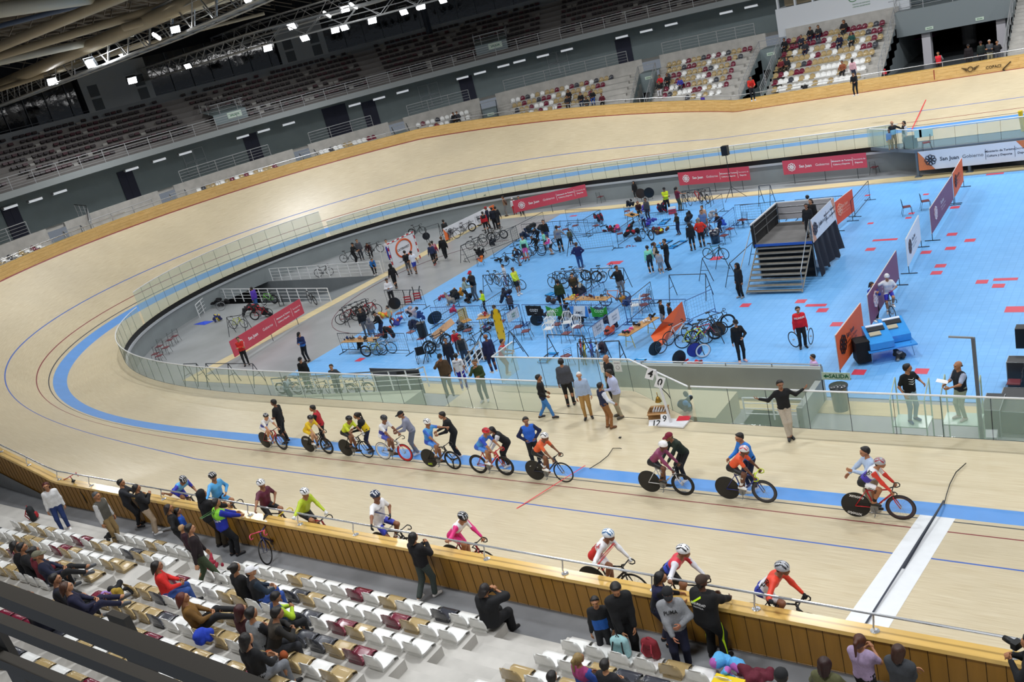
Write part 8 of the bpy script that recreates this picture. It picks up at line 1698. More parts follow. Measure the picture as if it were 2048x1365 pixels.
# ---------------------------------------------------------------- people in the infield
BK='14151a'; NV='18203c'; JN='2c3f6c'; GR='55585c'
def ip(n,x,y,deg,lab,H=1.74,z=None,**k):
  u,v=q(n,x,y) if n else (x,y); z=CZ if z is None else z; P=head(u,v,z,H*1.01); k.setdefault('res',MR); return person('p',P,rzd(deg),lab,H=H,**k)
F=309;A_=129;RT_=39;LF=219
for a in [
(12,530,815,320,'person in a red long-sleeved top with arms crossed before the red banner',1.78,FZ,dict(pose='crossed',top='d02c24',bot=BK,shoe=BK,hc='2a1c14')),
(12,1410,742,280,'person in a navy and light blue jacket and cap looking at a phone on the grey floor',1.76,FZ,dict(pose='lookphone',top='3c78c8',top2='1c2858',slv='1c2858',bot=BK,shoe=BK,hat='cap',hatc='15161a')),
(12,1425,1105,300,'person in a black sweater and black cap behind the glass on the left',1.84,FZ,dict(top='121316',bot='2c2c2e',hat='cap',hatc='15161a',shoe=BK,fat=1.15)),
(12,1870,1205,290,'person in a grey zipped jacket behind the glass on the left',1.78,FZ,dict(top='3c4046',bot='26282c',hair='short',hc='3a2c22',pose='back')),
(13,165,318,20,'person in a pale blue jacket sitting among bikes behind the glass',1.5,FZ,dict(top='9ab0c4',top2='b4c4d0',slv='4c5864',bot='3a4450',pose='lean',hair='short')),
(12,730,98,200,'person wrapped in a purple cape by the ramp railing',1.7,FZ,dict(top='5c3cb8',bot='3c6cb0',shoe='d84c30',loose=.05)),
(16,1050,732,150,'person in a black hoodie walking past the goal from behind',1.72,FZ,dict(pose='walk',top='141418',bot=BK,shoe=BK,acc='hood')),
(16,1020,842,310,'person in a white sweater looking at a phone by the mesh barrier',1.74,FZ,dict(pose='lookphone',top='e2e2e6',bot=BK,shoe=BK)),
(16,1160,626,150,'person in a black top and grey trousers in front of the goal banner',1.76,FZ,dict(top='1b1c20',bot='5c5e62',pose='back',shoe=BK)),
(16,1210,628,150,'cyclist in white and blue kit walking in front of the goal',1.7,FZ,dict(pose='walk',top='e4e8f4',top2='e4e8f4',slv='e4e8f4',sleeve='tee',bot='2c44b8',legs='short',sock='17181b',shoe=BK,kind='lycra')),
(2,165,1050,140,'person in a navy patterned top with one arm held out on the grey floor',1.66,FZ,dict(pose='walk',top='2a3458',bot=BK,hair='bun',hc='5a4028',shoe='a02030')),
(2,205,1010,140,'person in a red and white top beside the navy patterned one',1.62,FZ,dict(pose='walk',top='9c2c44',top2='c88c98',bot=BK,hair='pony',shoe='e8e8e8')),
(2,370,932,140,'person with brown hair in loose black clothes walking on the grey floor',1.72,FZ,dict(pose='walk',top='141418',bot=BK,hair='bun',hc='6c4428',shoe='c8c8cc',loose=.03)),
(2,1125,478,130,'person in a red and black jacket with a dark backpack in the standing group',1.72,FZ,dict(top='c01c28',top2='1b1c22',bot=BK,shoe=BK)),
(2,1185,388,200,'person in a red cap in the standing group',1.74,FZ,dict(top='1b2038',bot=BK,hat='cap',hatc='a81c34')),
(2,1290,400,130,'heavy person in a dark navy coat in the middle of the standing group',1.76,FZ,dict(top='121828',bot=BK,fat=1.2,loose=.03,shoe=BK)),
(2,1355,385,140,'person in dark clothes walking at the right of the standing group',1.76,FZ,dict(top='16181f',bot='2c2e34',pose='walk',shoe=BK)),
(2,1175,170,30,'person in a dark vest standing by the inner wall behind the table',1.78,FZ,dict(top='1c2230',slv='4c4e50',bot='2a2c30')),
(2,1500,190,220,'person in a brown patterned sweater and grey trousers by the inner wall',1.72,FZ,dict(top='8c6c54',top2='a8846c',slv='5c4438',bot='75777a',pose='back')),
(2,1665,230,300,'child in a white helmet and pale vest by the red banner',1.4,FZ,dict(top='d8dce4',bot='b02430',hat='helmet',hatc='f0f0f2',pose='stand')),
(2,1780,198,300,'person in a dark top half hidden behind the red banner end',1.6,FZ,dict(top='1c1c20',bot=BK)),
(16,745,560,10,'person in black holding a bike by the inner wall',1.76,FZ,dict(pose='lean',top='17181b',bot=BK,hat='cap',hatc='1c1c20')),
(16,788,538,320,'person in grey clothes facing the person in black at the wall',1.72,FZ,dict(top='54565e',bot='3c3e46')),
(16,865,535,300,'person in a dark red jacket bending over bikes by the wall',1.55,FZ,dict(pose='bend',top='3c1c20',bot=BK)),
(16,1015,540,310,'cyclist in a white and violet kit beside the goal post',1.7,FZ,dict(top='4044b0',top2='e4e4f0',slv='e4e4f0',bot='3038a0',pose='stand')),
(16,890,655,330,'person in a bright blue jacket bending by the ramp railing',1.6,FZ,dict(pose='bend',top='2c78c8',bot=BK,shoe='e8e8e8')),
(2,410,625,150,'person in a dark coat seen from behind at the end of the white banner',1.7,FZ,dict(top='24262a',bot='3a3c40')),
(3,590,172,290,'person in a black leather jacket standing behind the crouching group',1.76,CZ,dict(top='15161a',bot=JN,hair='short')),
(3,440,245,250,'person in a light blue cap crouching among black coats',1.3,CZ,dict(pose='bend',top='17181c',bot=BK,hat='cap',hatc='58a8e4')),
(3,410,385,250,'dark-clothed person leaning forward in the crouching group',1.35,CZ,dict(pose='bend',top='1c1a1c',bot=BK)),
(3,585,385,200,'child in a mint top in the crouching group',1.3,CZ,dict(pose='stand',top='8ce0c0',bot='2a2c30')),
(3,675,435,230,'cyclist in pink and white sleeves sitting by a bike',1.4,CZ,dict(pose='lean',top='e8e0ec',top2='e8e0ec',slv='e03c94',bot='17181b',legs='short',kind='lycra',sock='e8e8e8')),
(3,830,278,120,'person in a grey t-shirt with a blue print leaning one arm out',1.8,CZ,dict(top='85888e',sleeve='tee',bot=BK,shoe='3a3c40',o=dict(rw=(.45,.15,1.0)))),
(3,1060,345,110,'small child in an olive top standing on a chair',1.1,CZ+.35,dict(top='4c5038',bot='222428',shoe='a04850')),
(3,210,465,290,'cyclist in mint sleeves and pink shorts standing over a bike',1.68,CZ,dict(top='24262c',top2='9ce8c8',slv='8ce0bc',bot='d85c9c',legs='short',kind='lycra')),
(3,95,660,210,'small child in a navy jacket leaning on handlebars',1.3,CZ,dict(pose='lean',top='161c30',bot='6c6e72',shoe=BK)),
(3,1190,580,120,'person in a navy hooded coat and jeans seen from behind on the open blue floor',1.72,CZ,dict(top='1e2458',bot='2c4a7c',shoe='e8e8e8',hair='bun',hc='5a3c24',pose='hips',loose=.02)),
(10,560,205,300,'mechanic in a brown vest over black sleeves at the hanging bikes',1.72,CZ,dict(top='4c3c22',slv='14151a',bot=BK,pose='lean',hair='short')),
(10,300,345,120,'mechanic in a dark green jacket seen from behind at the hanging bikes',1.74,CZ,dict(top='24381c',bot=BK,shoe=BK,hair='short')),
(10,1375,88,330,'person in a black sweater and grey trousers leaning one arm on the rack',1.8,CZ,dict(top='121316',bot='6c6e74',shoe=BK,o=dict(rw=(.5,.15,1.25),rp=(.4,-.5,-.6)))),
(4,1520,38,310,'person in a bright lime jacket and black cap in the far camp',1.76,FZ,dict(pose='crossed',top='cfe028',bot=BK,hat='cap',hatc='15161a',shoe=BK)),
(4,1740,25,60,'person in a maroon t-shirt and olive trousers reaching for a bike',1.7,CZ,dict(top='701c34',sleeve='tee',bot='4c5040',shoe='5a4840',o=dict(rw=(.5,.25,1.2)),hair='pony')),
(4,1035,275,300,'woman with red-brown hair in a dark red sweater sitting in the far camp',1.45,CZ,dict(pose='lean',top='3a1c20',bot='1c2c24',hair='long',hc='6c3018')),
(4,1180,228,260,'person in a grey sweater and sunglasses in the far camp',1.6,CZ,dict(top='4c4e54',bot='2c3040')),
(4,1110,445,280,'child in a light blue hoodie in the far camp',1.3,CZ,dict(pose='lean',top='2c5ca0',top2='8cb8e0',slv='8cb8e0',bot='2a3048')),
(4,1740,500,240,'woman with long hair in dark green sitting and looking at a phone in the far camp',1.4,CZ,dict(pose='lookphone',top='1c241c',bot=NV,hair='long',hc='2c1c12')),
(4,1525,972,230,'person in black raising a hand to the face in the talking group',1.78,CZ,dict(top='101216',bot='15171c',o=dict(lw=(.02,.24,1.5),lp=(-.8,0,-1)),shoe=BK)),
(4,1335,1032,20,'woman in an olive vest and beige sleeves in the talking group',1.68,CZ,dict(top='33381f',slv='b8a490',bot='2c5080',hair='pony',hc='3a2418',fat=1.08,pose='hips')),
(4,1210,1095,130,'cyclist in a mint and black jersey standing over a bike in the talking group',1.62,CZ,dict(top='2c2e34',top2='8ce8c4',slv='8ce8c4',bot=BK,kind='lycra')),
(4,1410,1195,120,'child in a grey t-shirt in the talking group',1.32,CZ,dict(top='9ca0a8',bot='8c9096',sleeve='tee',shoe='e0e0e0')),
(5,935,640,260,'bare-armed person with dark tied hair in the far right camp',1.6,CZ,dict(top='2c2430',top2='d8a888',slv='d8a888',sleeve='tee',bot=BK,hair='bun')),
(5,925,715,300,'person in a blue t-shirt in the far right camp',1.66,CZ,dict(top='5c7cb0',sleeve='tee',bot='6c6e74')),
(5,885,795,250,'dark-haired person bending between the blue t-shirt and the red jacket',1.4,CZ,dict(pose='bend',top='17181b',bot=BK)),
(5,870,862,125,'person in a bright red jacket and black trousers seen from behind in the far right camp',1.76,CZ,dict(top='e03020',bot='1c1c20',shoe=BK,hair='grey',hc='8c8c8c',pose='hips')),
(5,700,950,125,'woman with long hair in black beside the red jacket',1.68,CZ,dict(top='15171c',bot=BK,hair='long',hc='1c1410',shoe=BK)),
(5,1215,760,240,'dark-haired person sitting behind the blue barrier in the far right camp',1.3,CZ,dict(pose='lean',top='1c1c22',bot=BK)),
(14,830,-5,120,'person in a dark grey jacket standing behind the stage',1.8,CZ,dict(top='2c3036',bot=BK)),
(14,995,78,120,'dark-haired person behind the stage, only the head showing',1.5,CZ,dict(top='202226',bot=BK)),
(14,870,42,250,'woman in a black padded jacket on the stage, hand on the panel',1.68,.02,dict(top='121318',bot='1c2030',hair='long',hc='3a241a',shoe=BK,loose=.03)),
(14,815,100,270,'person in a dark jacket with a white top on the stage',1.66,.02,dict(top='14161c',top2='14161c',bot='17181c',hair='long',hc='1c1410',shoe=BK)),
(17,1765,725,240,'person in black hooded clothes standing left of the stage stairs',1.72,CZ,dict(top='0f1013',bot='0f1013',acc='hood',shoe='8c8c8c',loose=.02)),
(18,258,1060,300,'person in a red hooded sweater carrying a wheel in each hand',1.76,CZ,dict(top='d81c2c',bot=BK,shoe=BK,loose=.02,hair='short',tag='red')),
(11,1965,378,310,'person in black with a cap and pale pink shoes on the open court',1.82,CZ,dict(top='0f1014',bot='0f1014',hat='cap',hatc='15161a',shoe='e8b0a8',o=dict(lw=(-.12,.25,1.05),lp=(-.8,0,-1)))),
(18,835,870,330,'woman with long black hair in a blue jersey leaning on the plum banner',1.68,CZ,dict(top='2434a0',bot='15171c',hair='long',hc='0f0c0c',pose='phone')),
(19,378,108,210,'child in a lilac tie-dyed hoodie behind the exit wall',1.5,CZ,dict(top='c8a0d8',top2='d4b0dc',slv='c098d4',bot='c8b4bc',loose=.03)),
(7,490,295,330,'person in a black jacket by the five-bike rack',1.76,FZ,dict(top='15161a',bot='55585e',shoe=BK)),
(7,640,468,140,'person in a grey hooded sweater sitting in the left camp',1.45,CZ,dict(top='75757c',bot='6c8cb0',acc='hood')),
(7,760,338,240,'person in a black jacket and black cap bending over the left camp',1.66,CZ,dict(pose='lean',top='121316',bot='1c2c50',hat='cap',hatc='121316',fat=1.1)),
(7,970,262,220,'child in a pale top in the left camp',1.35,CZ,dict(top='a8ac98',bot='24262c',sleeve='long',hair='short')),
(6,715,280,260,'big person in a red cap and navy sweater with both hands at the chest',1.84,CZ,dict(pose='phone',top='12161f',bot='54606c',hat='cap',hatc='c8203c',fat=1.2,shoe='3a3c40')),
(6,580,385,30,'person in a pale green-grey jacket beside the big person in a red cap',1.66,CZ,dict(top='a0aca0',bot='1c1c20',hair='long',hc='4a3020',pose='lean')),
(6,925,635,220,'person in a lime jersey sitting on a folding chair',1.35,CZ,dict(pose='lookphone',top='c8e818',bot=BK,hair='short')),
(6,1312,165,230,'child in a white sweater behind the lime cyclist',1.4,CZ,dict(top='dcdcdf',bot='2c3c80')),
(6,1490,218,350,'cyclist in a lime and yellow jersey standing over a black bike',1.72,CZ,dict(top='dce034',slv='c8e420',bot=BK,legs='short',kind='lycra',sock='e8e8e8',shoe='e8e8e8',o=dict(rw=(.25,.4,1.05)))),
(6,1400,650,130,'mechanic bending with a blue cap behind the navy jacket',1.4,CZ,dict(pose='bend',top='141c34',bot=BK,hat='cap',hatc='3a6cc0')),
(6,1150,900,290,'person in a grey suit jacket looking down at the hands',1.74,CZ,dict(pose='lookphone',top='3c4048',bot='1c2038',hair='short',shoe='3a2c24')),
(8,420,518,300,'person in a red jacket with dark hair sitting on a chair in the left camp',1.4,CZ,dict(pose='lean',top='c8202c',bot='1c2038')),
(8,520,615,300,'person in a dark padded vest with grey sleeves in the left camp',1.66,CZ,dict(top='24282e',slv='75787c',bot='24344c',fat=1.1)),
(8,262,682,300,'woman in a dark navy tracksuit with tied hair in the left camp',1.7,CZ,dict(top='12182a',bot='12182a',hair='pony')),
(8,450,965,120,'person in a white t-shirt with dark lettering seen from behind by the ramp',1.72,-1.2,dict(top='e8e8ee',sleeve='tee',bot='3028a0',bot2='3028a0',hair='short')),
(8,1255,682,20,'medic in a red and grey jacket leaning on the glass rail',1.7,-.9,dict(top='c8242c',slv='8c8e94',bot='8c2430',pose='lean',hair='short')),
(11,785,72,230,'person in a black sweater, cap and grey shorts sitting behind the plank table',1.38,CZ,dict(pose='stand',top='121316',bot='8c9098',legs='short',hat='cap',hatc='121316',shoe='3a3c40')),
(11,912,118,220,'woman in a black sweater with tied hair sitting beside the person in grey shorts',1.3,CZ,dict(pose='stand',top='17181b',bot='17181b',hair='bun')),
(17,960,88,280,'person in a black hood sitting against the inner wall',1.3,FZ,dict(pose='stand',top='111217',bot='15161a',acc='hood',hair='long')),
(0,1783,241,300,'person in a black jacket and pale blue shirt holding the rail of the judges platform',1.76,-.1,dict(top='8cc0d4',top2='15171c',slv='15171c',bot='8c8468',hair='bald',hc='3a2c24',o=dict(lw=(-.55,.1,1.1)))),
(0,1807,241,220,'woman in a black vest and white sleeves on the judges platform',1.66,-.1,dict(top='15171c',slv='dcdce4',bot='c8c0a8',hair='long',hc='120e0c')),
(0,1777,258,300,'person in a blue shirt sitting on the judges platform',1.3,-.1,dict(pose='stand',top='6c94c0',bot='a09878',hat='cap',hatc='5a4438'))]:
  n,x,y,dg,lab,H,z,k=a; red=k.pop('tag',None)
  R_=random.Random(hash(lab)%1 + len(lab)*7+int(x)); k.setdefault('skin',R_.choice(['b98562','a87450','9a6a4c','c9916c'])); k.setdefault('hc','1a1310'); k.setdefault('shoe',R_.choice(['1c1c20','e0e0e0','5a5c60']))
  b,t,qq=ip(n,x,y,dg,lab,H,z,**k)
  if red:
    decal(t,'HUARPE',.11,(0,.6,1.3),(0,-1,0),(-1,0,0),'f0f0f0')
    for s_,nm in ((-1,'left'),(1,'right')):
      w_=empty('bicycle_wheel'); w_.location=b.matrix_basis@Vector((s_*.33,.1,.35)); w_.rotation_euler=(0,0,b.rotation_euler[2]+s_*.5); tag(w_,'thin road wheel held in the %s hand of the person in red'%nm,'wheel'); o=ob('rim_and_tyre',wheelmesh('road'),w_,(0,0,.1)); setmat(o,1,cm('1a1a1c','paint'))
  if 'dark lettering' in lab: decal(t,'SAN LUIS',.09,(0,-.6,1.32),(0,1,0),(1,0,0),'5a5c70')
  if 'blue print' in lab: decal(t,'O',.2,(0,-.6,1.25),(0,1,0),(1,0,0),'4c5c94')
# the rider on the plum banner
P=at(1783,634,CZ); bike(P,rzd(290),'silver road bike of the rider resting against the plum banner','a8b0b4',steer=.3); person('p',P,rzd(290),'rider in a white jersey and blue shorts resting one hand on the plum banner',pose='ridesit',H=1.74,res=MR,top='ececf0',slv='ececf0',sleeve='tee',legs='short',bot='ececf0',bot2='2c30b8',hat='helmet',hair='under',hatc='e8e8ec',vent='9c9ca4',kind='lycra',sock='e8e8e8',glove='8c3c80',o=dict(rw=(.55,.1,1.25)))
# ---------------------------------------------------------------- spectators
def onseat(u,v,side,hh=.86,kr=range(9)):
  best=None
  for k in kr:
    z=ZT(k)+.085+hh; P=at(u,v,z)
    if side==1 and P[0]<-18: rr=math.hypot(P[0]+18,P[1]-CY); uu=18+R0*math.atan2(-(P[0]+18),P[1]-CY)
    else: rr=abs(P[1]-CY); uu=-P[0]
    d=abs(rr-(RF(k)+.22))
    if best is None or d<best[0]: best=(d,k,uu)
  return best[1],best[2]
def sp(u,v,side,lab,pose='sit',H=1.72,res=NR,dk=0,turn=0,hh=None,**k):
  kk,uu=onseat(u,v,side,hh or (.84*H/1.72 if pose!='sitlean' else .74)); kk=max(0,min(8,kk+dk)); x,y,z=bowl(uu,RF(kk)+.22,ZT(kk)+.09,side); a=0 if uu<18 else (uu-18)/R0
  rz=(math.pi+a) if side==1 else -a
  k.setdefault('skin',R.choice(['b98562','a87450','9a6a4c'])); k.setdefault('shoe',R.choice(['1c1c20','d8d8d8','4a4c50'])); k.setdefault('hc','140f0d')
  b,t,qq=person('p',(x,y,z),rz+turn,lab,pose=pose,H=H,res=res,**k); return b,t,qq
N1=-1
sp(313,1128,N1,'woman with long black hair in a red jacket with white lettering and jeans in the near stand',top='d02420',bot='2c4c90',hair='long',pose='sit',turn=-.5)
sp(455,1143,N1,'person with headphones in a black jacket beside the white cap',top='101114',bot=BK,hair='bun')
sp(493,1145,N1,'person in a white cap and black jacket with pale blue sleeve stripes',top='12151c',slv='1c2c3c',bot='30509c',hat='cap',hatc='dcdce0',turn=-.3)
sp(371,1190,N1,'woman with red-brown hair in a leopard print jacket with a leg stretched out',top='6c4c1c',top2='7c5820',slv='6c4c1c',bot=BK,bot2='15161a',hair='long',hc='5a2010',pose='sitlegs',turn=-.5,fat=1.1)
sp(538,1198,N1,'boy in a blue and lime jacket photographing with a phone',top='1c4c80',slv='a8c828',top2='1c3c70',bot=BK,hair='short',pose='sitphone',H=1.6,turn=-.3)
sp(466,1228,N1,'woman with long dark red hair seen from behind near the foreground rail',top='3c1018',bot=BK,hair='long',hc='3c0c10')
sp(497,1226,N1,'dark-haired person in a pale vest seen from behind near the foreground rail',top='8c9094',slv='15171c',bot=BK,hair='short')
sp(526,1238,N1,'person in a dark fur-trimmed jacket leaning forward',top='1c1a18',top2='3a342c',bot='2a2c32',hair='short',pose='sitlean',turn=-.5)
sp(506,1262,N1,'dark-haired woman in black with grey trousers just above the foreground rail',top='0f1014',bot='75787e',hair='long')
sp(30,1088,N1,'dark-haired woman talking at the far left of the near stand',top='141418',bot=BK,hair='long',turn=-.6)
sp(26,1102,N1,'dark-haired man in black at the left edge of the near stand',top='17181b',bot=BK,turn=-.5)
sp(53,1108,N1,'person in a dark red top between two men in the near left stand',top='701c2c',bot=BK,hair='bun')
sp(68,1114,N1,'man in a grey-brown cap and navy jacket with hands clasped in the near left stand',top='141a34',bot='121316',hat='cap',hatc='6c6a58',pose='sitlegs',turn=-.5)
sp(103,1158,N1,'man in a black jacket with a blue collar stripe above the foreground rail',top='101218',top2='16182a',bot=BK,turn=-.6)
sp(138,1168,N1,'brown-haired woman in a dark blue coat above the foreground rail',top='141634',bot='141634',hair='long',hc='4c3020',pose='sitlegs',turn=-.4)
sp(32,1205,N1,'person in a dark navy coat between the foreground rails',top='101428',bot='101428',hair='long',hc='4c3420')
b,t,qq=sp(967,1176,N1,'woman in a black quilted coat sitting in the end seat of the front row with a phone',top='0d0e12',bot='0d0e12',hair='long',hc='1c1412',pose='sitphone',loose=.045,fat=1.1,o=dict(lw=(-.04,.3,.66),rw=(.06,.3,.66)))
sp(1152,1320,N1,'blonde child with a ponytail in a multicoloured top in the near right block',top='3050a0',top2='a03c70',bot='2a2c34',hair='pony',hc='8c7444',H=1.4,turn=-.3)
sp(1112,1340,N1,'dark-haired child in the near right block at the bottom edge, left',top='24262e',bot=BK,H=1.4)
sp(1200,1340,N1,'dark-haired child in the near right block at the bottom edge, right',top='1c1c22',bot=BK,H=1.4)
sp(1642,1338,N1,'brown-haired woman with her head at the bottom edge below the notice',top='5c5c3c',bot=BK,hair='long',hc='2c1410')
sp(1560,1352,N1,'person in a dotted dark cap at the bottom edge beside the maroon coat',top='17181b',bot=BK,hat='beanie',hatc='17181b')
def ns(u,v,H,deg,lab,z=None,**k):
  z=ZW if z is None else z; P=head(u,v,z,H*1.01); k.setdefault('res',NR); k.setdefault('hc','140f0d'); k.setdefault('skin','a87450'); k.setdefault('shoe','1c1c20'); return person('p',P,rzd(deg),lab,H=H,**k)
ns(88,964,1.68,330,'woman with long dark red hair in a white blouse and jeans at the far left of the walkway',top='dcdcdc',bot='24386c',hair='long',hc='4c100c',shoe='ececec',z=1.9)
ns(188,983,1.72,20,'grey-haired person in a brown-grey vest and khaki cargo trousers on the near steps',top='55524a',slv='c8c8c8',bot='8c744c',hair='grey',hc='4a4a4c',z=1.9,fat=1.1)
ns(241,955,1.66,40,'boy in a dark hooded sweater leaning on the near fence',top='24262c',bot='17191e',pose='lean',o=dict(lean=.1),shoe='17181b')
ns(268,968,1.68,60,'woman with long black hair, a black jacket with white sleeve stripes and beige wide trousers',top='121316',bot='b8a48c',hair='long',pose='phone',shoe='e8e8e8',loose=.02)
ns(332,1008,1.7,60,'woman with very long dark hair in black standing at the near fence',top='121214',bot=BK,hair='long',hc='1c1010',pose='hips')
ns(351,1016,1.45,60,'boy in a blue football shirt standing at the near fence',top='1c50b0',bot='1c2440',sleeve='tee',hair='short')
ns(403,974,1.82,80,'person in a black quilted jacket and black hood talking with a rider over the fence',top='0f1013',bot='3a3020',acc='hood',loose=.03,pose='lean',o=dict(lean=.1))
b,t,qq=ns(430,992,1.78,75,'steward in a royal blue jacket with a lime back panel',top='1c2ca0',top2='8cd43c',slv='1c2ca0',bot='15171c',fat=1.1,loose=.02,pose='lean',o=dict(lean=.12))
decal(t,'SAN JUAN',.085,(0,-.7,1.12),(0,1,.1),(1,0,0),'e8e8ec'); decal(t,'SJS',.13,(0,-.7,1.36),(0,1,.1),(1,0,0),'2c5c20')
ns(372,1048,1.76,60,'man in a dark maroon sweater and olive trousers stepping down with a phone in his hand',top='1c0f14',bot='3a4830',pose='walk',z=2.3,skin='b98562',o=dict(ra=(.1,.35,-.1)))
ns(360,1050,1.3,60,'blond person in a maroon top sitting sideways behind the man with olive trousers',top='2c0f1c',bot='101114',hair='short',hc='b08c60',z=1.95)
ns(822,1064,1.68,85,'woman with curly black hair, a black jacket and olive leggings watching at the fence',top='121116',bot='3f4844',hair='long',hc='0f0c0e',pose='phone',shoe='c8c4c0',loose=.022,o=dict(la=(-.1,-.28,.14),ra=(.08,.05,.08)))
ns(1187,1192,1.42,300,'boy in a black jacket over a blue shirt holding a juice bottle and a white bag',top='1f5cb0',top2='15161a',slv='15161a',bot=BK)
ns(1225,1158,1.78,320,'tall person in a black hooded jacket lifting a pale blue backpack',top='0e0f12',bot='0f1014',loose=.03,pose='stand',o=dict(hp=.5,hy=-.3,lean=.12,lw=(-.1,.3,.75),rw=(.12,.3,.78)))
ns(1308,1138,1.64,30,'woman with long black hair in a dark blue coat at the fence holding a phone',top='12141c',top2='14183c',bot='2a2c40',hair='long',hc='0c0a0c',pose='lean')
b,t,qq=ns(1332,1172,1.74,300,'person in a grey sweater and black cap with a fist held out on the near walkway',top='8c8e92',bot='161a34',hat='cap',hatc='17181c',skin='a86c50',fat=1.1,loose=.022,o=dict(lw=(-.12,.26,1.12),lp=(-.8,-.2,-.8),rw=(.05,.34,.92),rp=(1,0,-.5),hp=.2))
decal(t,'PUMA',.09,(.02,.7,1.3),(0,-1,0),(-1,0,0),'15161a')
b,t,qq=ns(1403,1142,1.84,80,'security guard in a black uniform with lime reflective stripes and a brown cap',top='101012',bot='101012',hat='cap',hatc='3a2a20',skin='5a3826',fat=1.25,loose=.03,shoe='0c0c0e',pose='lean',o=dict(lean=.12,la=(-.12,-.02,.08),ra=(.12,0,.08)))
decal(t,'SEGURIDAD',.055,(.0,-.7,1.3),(0,1,.1),(1,0,0),'e8e8e8'); decal(t,'PRIVADA',.05,(.0,-.7,1.23),(0,1,.1),(1,0,0),'e8e8e8')
def stripe(o,pts,d,w_,col,name='reflective_stripe'):
  me=o.data; bv=BVHTree.FromPolygons([v.co for v in me.vertices],[p.vertices for p in me.polygons]); d=Vector(d).normalized(); mb=MB(); A=[];B=[]
  for i in range(len(pts)-1):
    for k in range(8):
      p=Vector(pts[i]).lerp(Vector(pts[i+1]),k/7); t_=(Vector(pts[i+1])-Vector(pts[i])).normalized(); s_=t_.cross(d).normalized()*w_/2
      for L,sg in ((A,1),(B,-1)): h=bv.ray_cast(p+s_*sg,d); L.append((h[0] if h[0] else p+s_*sg+d*.5)-d*.008)
  mb.strip(A,B); mb.strip(A,B,flip=True); return mb.build(name,cm(col,'paint'),o)
stripe(t,[(-.16,-.7,1.32),(.04,-.7,1.46)],(0,1,0),.03,'c8f020'); stripe(qq,[(.45,-.02,.86),(.45,.0,.16)],(-1,0,0),.022,'c8f020'); stripe(qq,[(-.45,-.02,.86),(-.45,.0,.16)],(1,0,0),.022,'c8f020')
ns(1717,1268,1.6,80,'girl with an auburn ponytail in a lilac t-shirt at the near fence',top='a894b4',slv='a894b4',bot=BK,hair='pony',hc='4c2412',sleeve='tee',pose='phone')
ns(1795,1288,1.62,80,'woman with long brown hair in a dark grey sweater hugging herself at the near fence',top='3a3d42',bot=BK,hair='long',hc='3a2014',pose='crossed',loose=.025)
ns(2062,1268,1.8,180,'photographer at the right edge pointing a camera over the fence',top='101216',bot=BK,pose='phone')
P=at(2033,1290,3.0); e=empty('camera',P,rzd(150)); tag(e,'black camera with a long lens held at the right edge of the frame','camera'); MB().box((0,0,0),(.15,.09,.11)).build('camera_body',M_BLACK,e); mb=MB(); mb.smooth=True; mb.lathe([(.045,0),(.05,.12),(.042,.2)],14,Matrix.Rotation(-math.pi/2,4,'X')); mb.build('lens',M_BLACK,e)
# belongings near
P=at(1248,1335,ZW); backpack(at(1246,1312,ZT(0)+.1),100,'9cc8cc','pale blue and black backpack held by the tall person in black',1.,'17181c')
P=bowl(-at(1304,1318,ZT(0)+.1)[0],RF(0)+.1,ZT(0)+.1,-1); backpack(P,90,'7c1c28','dark red backpack with a steel bottle on a white seat',.95,'a83040')
mb=MB(); mb.smooth=True; mb.lathe([(.035,0),(.035,.17),(.03,.19),(.022,.2),(.022,.25)],12); o=mb.build('steel_flask',cm('9ab0b0','metal'),None,(P[0]-.16,P[1]+.02,P[2]+.02)); tag(o,'steel flask tucked beside the dark red backpack','bottle')
P=at(1190,1245,2.35); mb=MB(); mb.smooth=True; mb.lathe([(.035,0),(.04,.1),(.035,.17),(.013,.23),(.013,.26)],12); o=mb.build('juice_bottle',cm('e0b818','plastic'),None,P); tag(o,'plastic bottle of yellow juice in the hand of the boy','bottle'); mb=MB(); mb.lathe([(.015,.26),(.015,.285)],10); mb.build('cap',cm('d83020','plastic'),o)
blob(at(1212,1280,ZW+.25),(.34,.3,.45),'c8ccd0','plastic_bag','translucent white shopping bag held by the boy with the juice bottle','bag',seed=3,n=9,h=.03)
blob(bowl(-at(1465,1345,ZT(0)+.1)[0],RF(0)+.1,ZT(0)+.1,-1),(.5,.4,.35),'58a8e0','blanket','multicoloured patchwork blanket on the seats at the bottom edge','blanket',seed=6,n=10,h=.03,col2='b060b0')
blob(bowl(-at(1530,1352,ZT(0)+.1)[0],RF(0)+.1,ZT(0)+.1,-1),(.5,.4,.3),'5c1428','coat','maroon coat thrown over the seats at the bottom edge','coat',seed=9,n=10,h=.03)
mb=MB(); P=bowl(-at(1470,1362,ZT(0)+.15)[0],RF(0)+.5,ZT(0)+.3,-1); mb.box(P,(.5,.3,.06)); tag(mb.build('yellow_board',cm('e8c828','plastic')),'yellow plastic lid under the patchwork blanket at the bottom edge','lid')
backpack(at(70,1040,1.95),60,'1c2024','black and red backpack held by the woman in the white blouse',1.1,'a01c24')
blob(bowl(-at(400,1160,ZT(1)+.1)[0],RF(1)+.1,ZT(1)+.1,-1),(.6,.4,.25),'8c1830','coat','crimson coat spread over seats beside the woman in red','coat',seed=12,n=10,h=.03)
blob(at(222,1078,2.2),(.5,.3,.15),'17181c','jacket','black jacket lying over the seat backs of the second near row','jacket',seed=14,n=9,h=.03)
blob(at(228,1205,3.4),(.35,.3,.35),'a08428','basket_bag','yellow woven bag with lilac handles above the foreground rail','bag',seed=15,n=8,h=.03,col2='9c7cc0')
blob(at(245,1190,3.3),(.6,.3,.3),'15161a','coat','black coat over the seats beside the yellow woven bag','coat',seed=16,n=9,h=.03)
